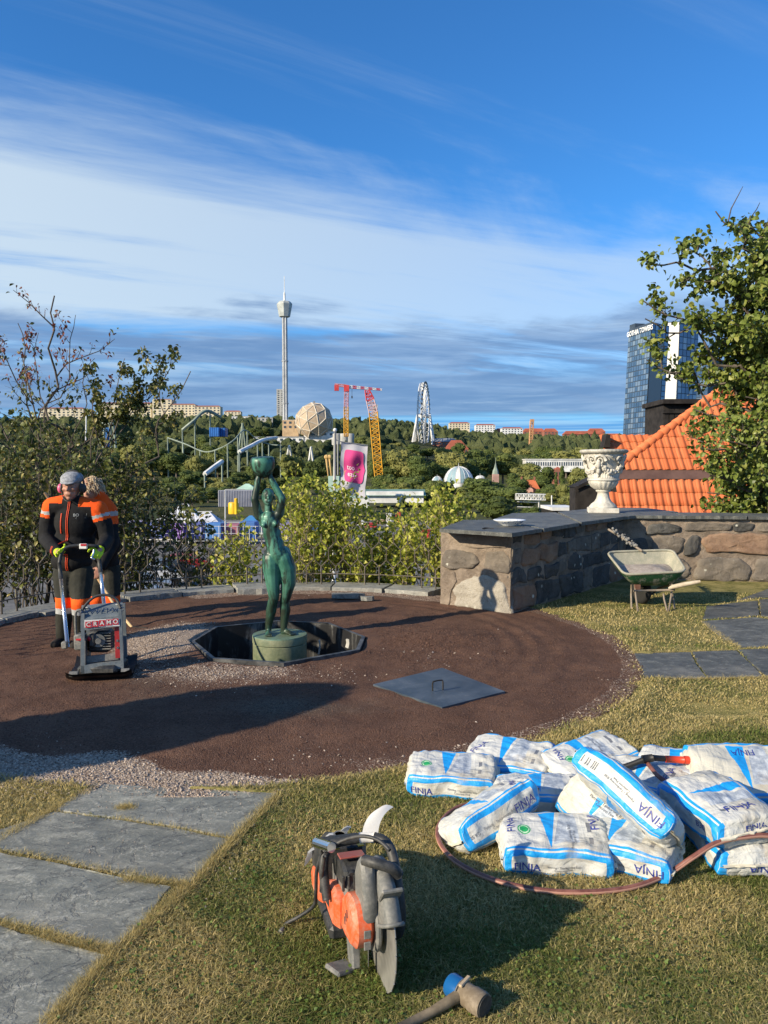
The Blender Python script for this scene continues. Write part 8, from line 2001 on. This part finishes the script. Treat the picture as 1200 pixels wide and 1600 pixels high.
# ---------------------------------------------------------------- bronze statue
def bronze(t):
 v = coord(t); n = noise(v, 4.2, 6, .62, .7); st = noise(mapv(v, scale=(1, 1, .22)), 9, 6, .7, .5); n3 = noise(v, 40, 4, .7)
 c = mix(n.sm(.34, .64), (.022, .105, .070), (.075, .235, .165)); c = mix(noise(v, 1.9, 3).sm(.5, .68) * .8, c, (.20, .38, .31))
 c = mix(st.sm(.455, .56) * .94, c, (.016, .022, .017)); c = mix((n3 * n).sm(.36, .5) * .4, c, (.15, .16, .08))
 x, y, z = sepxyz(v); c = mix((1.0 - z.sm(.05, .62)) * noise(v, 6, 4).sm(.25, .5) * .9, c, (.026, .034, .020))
 return dict(col=c, rough=n * .3 + .27, bump=n3, bstr=.12, bdist=.003)
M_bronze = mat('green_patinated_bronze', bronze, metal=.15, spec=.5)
def build_statue():
 Y = 7.15; base = at(437, 992, Y); zb = .058; r = thing('bronze_statue', 'green bronze statue of a nude woman holding a bowl above her head', 'statue', (base.x, Y, zb)); k = Y / 1200 * 1.003
 def P(zx, zy, d=0.0):      # from the enlarged crop of the statue
  px = 370 + zx / 4.571; py = 690 + zy / 4.571; return Vector(((px - 437) * k, d, (991 - py) * k))
 m = MB()
 # trunk
 e = lambda zx, zy, d, a, b, c, rot=None: m.ell(P(zx, zy, d), (a, b, c), rot, 16, 12)
 e(240, 560, .0, .100, .066, .085); e(232, 540, -.0, .105, .06, .06); e(258, 650, .0, .086, .064, .085); e(275, 720, .0, .088, .068, .075); e(292, 790, .005, .118, .088, .085, (0, .12, 0)); e(300, 835, .01, .125, .09, .075)
 chain(m, [P(238, 540), P(262, 680), P(295, 800)], [.080, .078, .092]); e(335, 800, .055, .070, .06, .08); e(250, 800, .055, .065, .06, .08)
 cone(m, P(210, 575, -.050), P(207, 582, -.074), .036, .024); cone(m, P(287, 570, -.046), P(290, 575, -.066), .036, .024)
 # neck, head thrown back a little
 cone(m, P(236, 530, 0), P(233, 440, -.012), .040, .034)
 e(229, 385, -.012, .056, .066, .078, (.35, 0, 0)); e(232, 412, -.045, .038, .035, .040); e(236, 372, -.050, .042, .030, .050)
 cone(m, P(241, 372, -.078), P(243, 392, -.094), .007, .011, 8)       # nose
 cone(m, P(232, 412, -.083), P(250, 411, -.081), .0075, .0075, 8); cone(m, P(234, 418, -.080), P(248, 417, -.079), .007, .007, 8); e(238, 432, -.062, .016, .016, .013)
 for s in (-1, 1): cone(m, P(239 + s * 10 - 8, 362, -.074), P(239 + s * 22, 363, -.068), .0065, .005, 8); e(239 + s * 16, 371, -.067, .011, .008, .007)
 e(182, 388, .0, .008, .016, .020); e(277, 388, .0, .008, .016, .020); e(228, 372, .03, .058, .052, .066); e(226, 400, .058, .034, .034, .034)
 # arms
 chain(m, [P(200, 540, 0), P(165, 520, .0), P(140, 400, -.035), P(165, 260, -.03), P(172, 235, -.028)], [.050, .046, .035, .029, .023])
 chain(m, [P(275, 540, 0), P(312, 500, .0), P(333, 395, -.03), P(262, 268, -.035), P(250, 240, -.035)], [.050, .045, .036, .029, .022])
 for (w, d, sd) in ((P(170, 238, -.03), Vector((-.25, -.05, 1)), Vector((1, 0, .1))), (P(249, 240, -.036), Vector((-.1, -.1, 1)), Vector((-1, 0, .1)))):
  dd = d.normalized(); 
  for q, o in enumerate((-.024, -.008, .008, .023)):
   s_ = Vector((1, 0, 0)) * o; L = (.062, .072, .070, .055)[q]; cone(m, w + s_ * .5, w + dd * .05 + s_, .012, .010, 8); cone(m, w + dd * .05 + s_ - Vector((0, .004, 0)), w + dd * (.05 + L * .6) + s_ * 1.25 - Vector((0, .022, 0)), .0088, .008, 7); cone(m, w + dd * (.05 + L * .6) + s_ * 1.25 - Vector((0, .022, 0)), w + dd * (.05 + L) + s_ * 1.35 - Vector((0, .030, 0)), .008, .0065, 7)
  cone(m, w + dd * .02, w + dd * .045 + sd * .036 - Vector((0, .018, 0)), .012, .009, 8)
 # legs
 chain(m, [P(250, 830, .0), P(255, 900, -.012), P(262, 1000, -.025), P(272, 1105, -.040), P(262, 1140, -.035)], [.088, .087, .068, .048, .044])
 chain(m, [P(262, 1130, -.035), P(248, 1200, -.012), P(228, 1300, .005), P(222, 1370, .012)], [.045, .050, .034, .026])
 chain(m, [P(340, 830, .0), P(362, 900, .005), P(372, 1000, .0), P(357, 1090, -.012), P(345, 1130, -.008)], [.085, .086, .070, .050, .045])
 chain(m, [P(345, 1120, -.005), P(346, 1200, .015), P(337, 1300, .022), P(332, 1365, .025)], [.046, .051, .035, .027])
 for (h, d) in ((Vector((P(224, 1392).x, .02, .024)), Vector((.16, -1, 0))), (Vector((P(335, 1375).x, .03, .024)), Vector((.80, -.62, 0)))):
  d.normalize(); s_ = Vector((d.y, -d.x, 0)) * -1; cone(m, h + Vector((0, 0, .012)), h - d * .022, .027, .023); cone(m, h + Vector((0, 0, .016)), h + d * .085 + Vector((0, 0, -.004)), .026, .019)
  for o in (-.020, .018): cone(m, h + d * .02 + s_ * o * .5, h + d * .095 + s_ * o - Vector((0, 0, .007)), .018, .013)
  for q, o in enumerate((-.028, -.015, -.003, .009, .024)): cone(m, h + d * .095 + s_ * o - Vector((0, 0, .009)), h + d * (.118 + .004 * q) + s_ * o * 1.1 - Vector((0, 0, .013)), .0085 + .0025 * (q == 4), .0075, 7)
 fuse('figure', m, M_bronze, r, .0062, 3, .5)
 # bowl
 b = MB(); c = P(199, 165, -.03); s = 1.0; b.lathe([(.0, -.113), (.04, -.108), (.078, -.075), (.105, -.025), (.114, .03), (.108, .066), (.098, .080), (.094, .082), (.085, .078), (.06, .084), (.0, .088)], 36, c=c, axis=Euler((.12, -.05, 0)).to_matrix()); b.build('bowl', M_bronze, r, smooth=True)
 # round base
 bs = mat('patinated_stone_base', lambda t: dict(col=mix(noise(coord(t), 6, 6, .7).sm(.35, .65), mix(sepxyz(coord(t))[2].gt(-.01) * .8, (.20, .215, .13), (.10, .20, .15)), (.10, .13, .075)), rough=.6, bump=noise(coord(t), 30, 4, .7), bstr=.3, bdist=.006))
 b = MB(); R0 = 196 / 4.571 * k; cx = P(304, 0).x; b.lathe([(R0 * .985, -.50), (R0 * .985, -.085), (R0 * .96, -.078), (R0 * 1.0, -.070), (R0 * 1.0, -.006), (R0 * .985, .0), (0, .002)], 56, c=(cx, .03, 0)); b.build('round_base', bs, r, angle=40)
 b = MB(); b.mesh([(P(195, 0).x, .03 - R0 * .995 + .035, -.13), (P(203, 0).x, .03 - R0 * .995 + .030, -.09), (P(208, 0).x, .03 - R0 * .995 + .028, -.15), (P(198, 0).x, .03 - R0 * .995 + .033, -.2)], [[0, 1, 2, 3]]); 
build_statue()

# ---------------------------------------------------------------- worker with the compactor
def cloth(name, c1, c2, sc=7, rough=.85): return mat(name, noisy(c1, c2, sc, rough=rough, bscale=26, bstr=.5, bdist=.01), spec=.15)
M_jk = cloth('black_softshell', (.010, .010, .011), (.022, .022, .023)); M_orh = cloth('hi_vis_orange_cloth', (.78, .085, .012), (.90, .13, .02)); M_refl = cloth('grey_reflective_tape', (.34, .36, .36), (.45, .46, .46), rough=.4); M_tr = cloth('dark_grey_trousers', (.020, .021, .018), (.040, .040, .033))
M_skin = mat('skin', noisy((.34, .16, .105), (.42, .215, .15), 20, rough=.5)); M_glove = cloth('yellow_green_glove', (.45, .62, .02), (.58, .75, .05)); M_cap = cloth('grey_tweed_cap', (.17, .18, .20), (.36, .37, .39), 40); M_boot = cloth('dark_boot_leather', (.015, .014, .013), (.04, .035, .03)); M_hair = mat('blond_hair', noisy((.38, .27, .15), (.62, .50, .34), 30, rough=.6)); M_pink = mat('pink_ear_cup', col=(.62, .12, .24), rough=.35)
def build_worker():
 Y = 6.92; foot = at(114, 1001, Y); r = thing('person', 'worker in flat cap, black and orange jacket and yellow gloves pushing the plate compactor', 'person', (foot.x, Y, 0)); off = r.location
 def P(zx, zy, d=0.0): p = at(50 + zx / 4.211, 710 + zy / 4.211, Y + d); return p - off
 neck, chest = P(268, 315, .0), P(285, 430, .02); hipc = P(265, 745, .08)
 shL, shR = P(135, 345, .02), P(430, 365, .02); elL, elR = P(92, 555, .0), P(492, 560, .03); wrL, wrR = P(165, 640, -.40), P(452, 622, -.36)
 hL, hR = P(190, 655, -.52), P(438, 640, -.46)
 knL, knR = P(215, 985, -.03), P(318, 985, -.10); anL, anR = P(205, 1190, .05), P(330, 1195, .0); anL.z = .10; anR.z = .10; hpL, hpR = P(215, 790, .06), P(330, 790, .05)
 # body: one skin from head to feet
 m = MB(); hd = P(260, 215, -.03)
 m.ell(hd + Vector((0, .015, .02)), (.078, .098, .105), (.12, 0, 0), 16, 12); m.ell(hd + Vector((.004, -.045, -.055)), (.055, .050, .055), None, 14, 10); m.ell(hd + Vector((.004, -.052, -.01)), (.062, .046, .060), None, 14, 10)
 m.ell(hd + Vector((.006, -.070, -.098)), (.026, .024, .020), None, 10, 8)                                   # chin
 cone(m, hd + Vector((.008, -.095, .012)), hd + Vector((.010, -.122, -.022)), .009, .015, 8); 
 for s in (-1, 1): m.ell(hd + Vector((.008 + s * .013, -.106, -.024)), (.009, .010, .008), None, 8, 6); m.ell(hd + Vector((.006 + s * .038, -.078, -.018)), (.022, .020, .018), None, 10, 8); cone(m, hd + Vector((.008 + s * .016, -.096, .018)), hd + Vector((.006 + s * .046, -.080, .016)), .008, .007, 8); m.ell(hd + Vector((s * .080, .01, -.01)), (.010, .022, .030), None, 8, 6)
 cone(m, hd + Vector((-.010, -.097, -.055)), hd + Vector((.026, -.097, -.055)), .0075, .0075, 8); cone(m, hd + Vector((-.008, -.093, -.066)), hd + Vector((.024, -.093, -.066)), .008, .008, 8)
 cone(m, neck + Vector((0, .02, -.02)), hd + Vector((0, .02, -.05)), .060, .055); chain(m, [chest, P(275, 600, .06), hipc], [.11, .10, .11]); m.ell(chest, (.15, .09, .13))
 chain(m, [shL, elL, wrL, hL], [.05, .040, .030, .024]); chain(m, [shR, elR, wrR, hR], [.05, .040, .030, .024]); chain(m, [hpL, knL, anL], [.075, .055, .04]); chain(m, [hpR, knR, anR], [.075, .055, .04]); m.ell(hipc, (.13, .09, .1))
 for a in (anL, anR): cone(m, Vector((a.x, a.y, .05)), Vector((a.x, a.y - .14, .035)), .035, .028)
 fuse('body', m, M_skin, r, .0075, 3, .5)
 # eyes
 for s in (-1, 1): q = MB(); q.ell(hd + Vector((.008 + s * .028, -.079, .001)), (.012, .012, .0055), None, 10, 8); e_ = q.build('eye', M_white, r, smooth=True); q = MB(); q.ell(hd + Vector((.010 + s * .028, -.0885, .0)), (.0055, .004, .005), None, 8, 6); q.build('iris', M_iron, e_, smooth=True)
 # jacket
 m = MB(); m.ell(chest + Vector((0, .01, -.02)), (.19, .135, .20), None, 20, 14); m.ell(P(280, 350, .03), (.175, .105, .085), None, 18, 12); m.ell(P(275, 590, .05), (.190, .140, .20), None, 20, 14); m.ell(P(262, 700, .07), (.185, .145, .12), None, 20, 14)
 chain(m, [P(255, 330, .03), shL, P(102, 450, .02), elL], [.10, .088, .072, .066]); chain(m, [P(300, 340, .03), shR, P(478, 460, .03), elR], [.10, .092, .074, .066]); chain(m, [elL, (elL + wrL) / 2 + Vector((0, 0, -.01)), wrL], [.066, .058, .046]); chain(m, [elR, (elR + wrR) / 2 + Vector((0, 0, -.01)), wrR], [.066, .058, .046])
 cone(m, P(265, 320, .02), P(262, 275, .0), .088, .068)
 a0, a1 = shL.z, shR.z
 def fm(c):
  # orange yoke: shoulders and upper sleeves, with a grey tape ring on each sleeve
  x0 = c.x; left = x0 < chest.x
  sh = shL if left else shR; el = elL if left else elR; ax = (el - sh); t = (c - sh).dot(ax) / ax.length_squared; dist = (c - sh - ax * t).length; outer = abs(x0 - neck.x)
  if outer > .19 or (outer > .075 and c.z > sh.z + .035):
   if outer > .155 and t < .36 and dist < .13:
    if .16 < t < .26: return 2
    return 1
   if c.z > sh.z + .03: return 1
  return 0
 j = fuse('jacket', m, [M_jk, M_orh, M_refl], r, .0105, 3, .5, fm)
 M_zip = mat('orange_red_zip', col=(.75, .09, .03), rough=.5)
 # surface finder for trim on the jacket front
 bvh_me = j.data
 from mathutils.bvhtree import BVHTree
 bv = BVHTree.FromPolygons([v.co for v in bvh_me.vertices], [p.vertices for p in bvh_me.polygons])
 def front(x, z, d=.004):
  h = bv.ray_cast(Vector((x, -1.5, z)), Vector((0, 1, 0))); return (h[0] + Vector((0, -d, 0))) if h[0] else Vector((x, -.15, z))
 for dx in (-.006, .008):
  q = MB(); P0, P1 = P(265, 305), P(246, 760); pts = [front(P0.x + (P1.x - P0.x) * t + dx, P0.z + (P1.z - P0.z) * t) for t in np.linspace(0, 1, 26)]; q.tube(pts, .0038, n=5); q.build('zip', M_zip, r)
 q = MB(); P0, P1 = P(220, 385), P(214, 515); q.tube([front(P0.x + (P1.x - P0.x) * t, P0.z + (P1.z - P0.z) * t) for t in np.linspace(0, 1, 10)], .006, n=6); q.build('pocket_zip', M_zip, r)
 for (tx, sz, zx, zy) in (('BO', .036, 316, 396), ('/', .034, 376, 396), ('/          –', .022, 345, 414)):
  me2 = text_me(tx, sz); p0 = P(zx, zy)
  for v in me2.vertices: v.co = front(p0.x + v.co.x, p0.z + v.co.y, .003)
  me2.materials.clear(); me2.materials.append(M_refl); link('lettering', me2, r)
 # collar
 # trousers: dark with orange band at the knees
 m = MB(); m.ell(hipc + Vector((0, .01, -.02)), (.175, .125, .13), None, 18, 12); chain(m, [hpL, (hpL + knL) / 2, knL], [.105, .092, .078]); chain(m, [hpR, (hpR + knR) / 2, knR], [.108, .095, .080]); chain(m, [knL, (knL + anL) / 2, anL + Vector((0, 0, -.02))], [.078, .074, .064]); chain(m, [knR, (knR + anR) / 2, anR + Vector((0, 0, -.02))], [.080, .074, .064])
 zk = knL.z
 def fm2(c):
  if zk - .03 < c.z < zk + .065: return 1
  if zk - .085 < c.z <= zk - .03: return 2
  return 0
 fuse('trousers', m, [M_tr, M_orh, M_refl], r, .0105, 3, .5, fm2)
 for a in (anL, anR):
  m = MB(); cone(m, Vector((a.x, a.y + .02, .10)), Vector((a.x, a.y + .01, .05)), .052, .05); cone(m, Vector((a.x, a.y + .03, .045)), Vector((a.x - .01, a.y - .16, .040)), .045, .040); fuse('boot', m, M_boot, r, .009, 2)
 # gloves on the bar
 for w, h, sd in ((wrL, hL, Vector((.9, 0, .5))), (wrR, hR, Vector((-.9, 0, .5)))):
  m = MB(); d = (h - w).normalized(); cone(m, w - d * .02, w + d * .03, .038, .036); hand_prims(m, w + d * .02, d, sd, .95, 1.12); 
  if True: fuse('glove', m, M_glove, r, .0055, 2)
 # flat cap, ear defenders
 cz = hd + Vector((0, .01, .060)); m = MB(); m.ell(cz + Vector((0, .005, .018)), (.098, .118, .062), (.18, 0, .05), 18, 12); m.ell(cz + Vector((.005, -.075, .0)), (.078, .058, .030), (.35, 0, 0), 16, 10); fuse('flat_cap', m, M_cap, r, .007, 3)
 m = MB(); m.ell(cz + Vector((.006, -.108, -.014)), (.066, .048, .010), (.40, 0, 0), 16, 8); m.build('peak', M_cap, r, smooth=True)
 m = MB(); m.tube([hd + Vector((math.cos(t) * .108, .02, math.sin(t) * .150 + .0)) for t in np.linspace(.0, math.pi, 17)], .008, n=8); m.build('ear_band', M_dk, r, smooth=True)
 for s, mm in ((-1, M_pink), (1, M_dk)): m = MB(); m.ell(hd + Vector((s * .100, .01, -.012)), (.030, .036, .044), None, 14, 10); o = m.build('ear_cup', mm, r, smooth=True); m = MB(); m.ell(hd + Vector((s * .084, .008, -.012)), (.016, .040, .047), None, 14, 10); m.build('ear_cushion', M_dk, r, smooth=True)
 m = MB(); m.tube(catmull([hd + Vector((-.075, -.02, -.03)), hd + Vector((-.06, -.055, -.085)), hd + Vector((.0, -.088, -.125)), hd + Vector((.055, -.055, -.09)), hd + Vector((.07, -.02, -.04))], 5), .004, n=6); m.build('chin_strap', M_dk, r, smooth=True)
build_worker()
# ---------------------------------------------------------------- the worker behind, bent over a rake
def build_second():
 Y = 7.95; f = at(165, 985, Y); r = thing('person', 'fair haired worker in orange top bending forward behind the first with a rake', 'person', (f.x, Y, 0)); off = r.location
 def P(px, py, d=0.0): return at(px, py, Y + d) - off
 hd = P(142, 762, -.28); sh = P(163, 800, -.05); shL = P(140, 812, -.12); shR = P(170, 806, .0); hip = P(163, 880, .22); elR = P(176, 850, -.15); wrR = P(158, 885, -.42); elL = P(135, 860, -.25); wrL = P(120, 880, -.35)
 knL, knR = P(152, 938, .1), P(176, 938, .12); anL, anR = P(152, 975, .2), P(179, 975, .22); anL.z = anR.z = .1
 m = MB(); m.ell(hd, (.085, .10, .11), (.6, 0, 0), 14, 10); m.ell(hd + Vector((0, -.06, -.07)), (.05, .05, .05)); cone(m, hd + Vector((0, -.11, -.03)), hd + Vector((0, -.125, -.055)), .008, .014, 8); chain(m, [hd + Vector((0, .03, -.04)), sh, hip], [.055, .10, .11]); chain(m, [shL, elL, wrL], [.05, .04, .03]); chain(m, [shR, elR, wrR], [.05, .04, .03]); chain(m, [hip, knL, anL], [.08, .055, .04]); chain(m, [hip, knR, anR], [.08, .055, .04])
 hand_prims(m, wrL, wrL - elL, Vector((1, 0, .3)), .9); hand_prims(m, wrR, wrR - elR, Vector((-1, 0, .3)), .9)
 for a in (anL, anR): cone(m, Vector((a.x, a.y, .05)), Vector((a.x, a.y - .14, .035)), .035, .028)
 fuse('body', m, M_skin, r, .009, 3)
 m = MB(); m.ell(P(160, 815, .0), (.155, .16, .13), (.5, 0, 0)); m.ell(P(164, 850, .12), (.165, .155, .17)); m.ell(hip, (.165, .14, .11)); chain(m, [hd + Vector((.01, .08, -.06)), sh, hip], [.085, .135, .14]); chain(m, [sh, shR, elR, wrR], [.12, .095, .066, .050]); chain(m, [sh, shL, elL, wrL], [.12, .095, .066, .050]); m.ell(P(155, 790, -.14), (.10, .09, .08))
 zt = sh.z
 fuse('jacket', m, [M_jk, M_orh, M_refl], r, .012, 3, .5, lambda c: (2 if zt - .035 < c.z < zt + .015 else 1) if c.z > zt - .12 else 0)
 m = MB(); m.ell(hip + Vector((0, 0, -.03)), (.165, .13, .12)); chain(m, [hip + Vector((-.06, 0, -.06)), knL, anL], [.10, .078, .065]); chain(m, [hip + Vector((.07, 0, -.06)), knR, anR], [.10, .080, .066]); zk = knR.z
 fuse('trousers', m, [M_tr, M_orh, M_refl], r, .012, 3, .5, lambda c: 1 if zk - .05 < c.z < zk + .05 else (2 if zk - .1 < c.z <= zk - .05 else 0))
 for a in (anL, anR): m = MB(); cone(m, Vector((a.x, a.y + .02, .10)), Vector((a.x, a.y, .05)), .052, .05); cone(m, Vector((a.x, a.y + .03, .045)), Vector((a.x, a.y - .16, .04)), .045, .04); fuse('boot', m, M_boot, r, .01, 2)
 # loose fair hair hanging forward
 m = MB()
 for i in range(420):
  a = random.uniform(0, 6.283); e = random.uniform(-.1, 1.45); p = hd + Vector((math.cos(a) * math.cos(e) * .088, math.sin(a) * math.cos(e) * .10, math.sin(e) * .100)); o = (p - hd).normalized(); P_ = [p - o * .01]
  for k in range(4): q = P_[-1] + (o * (.6 - .2 * k) + Vector((.35, -.25, -.28 * k)) + Vector((random.gauss(0, .25), random.gauss(0, .25), random.gauss(0, .22)))) * .024; P_.append(q)
  m.tube(P_, [.0045, .004, .0035, .003, .001], n=3, cap=False)
 m.ell(hd + Vector((.01, .01, .008)), (.078, .098, .100), (.6, 0, 0), 14, 10)
 props(m.build('hair', M_hair, r), kind='stuff')
 # rake
 wd = mat('pale_rake_shaft', noisy((.50, .33, .16), (.62, .44, .24), 8, rough=.6)); rk = thing('rake', 'long rake with a pale wooden shaft held by the bending worker', 'rake', at(205, 985, 7.45)); 
 a = at(70, 770, 8.25); b_ = at(183, 952, 7.72); c = at(206, 981, 7.62); c.z = .03; m = MB(); m.tube([a, b_, c], [.016, .015, .013], n=9); m.build('shaft', wd, rk, True, smooth=True)
 m = MB(); d = Vector((.30, -.10, 0)); m.bbox(c, (.36, .02, .02), .003, Euler((0, 0, -.3)).to_matrix()); m.build('head', M_iron, rk, True)
 for k in range(10): m = MB(); p = c + Euler((0, 0, -.3)).to_matrix() @ Vector((-.165 + .0367 * k, 0, 0)); m.tube([p, p + Vector((0, -.005, -.03))], .003, n=4); m.build('tine', M_iron, rk, True)
build_second()
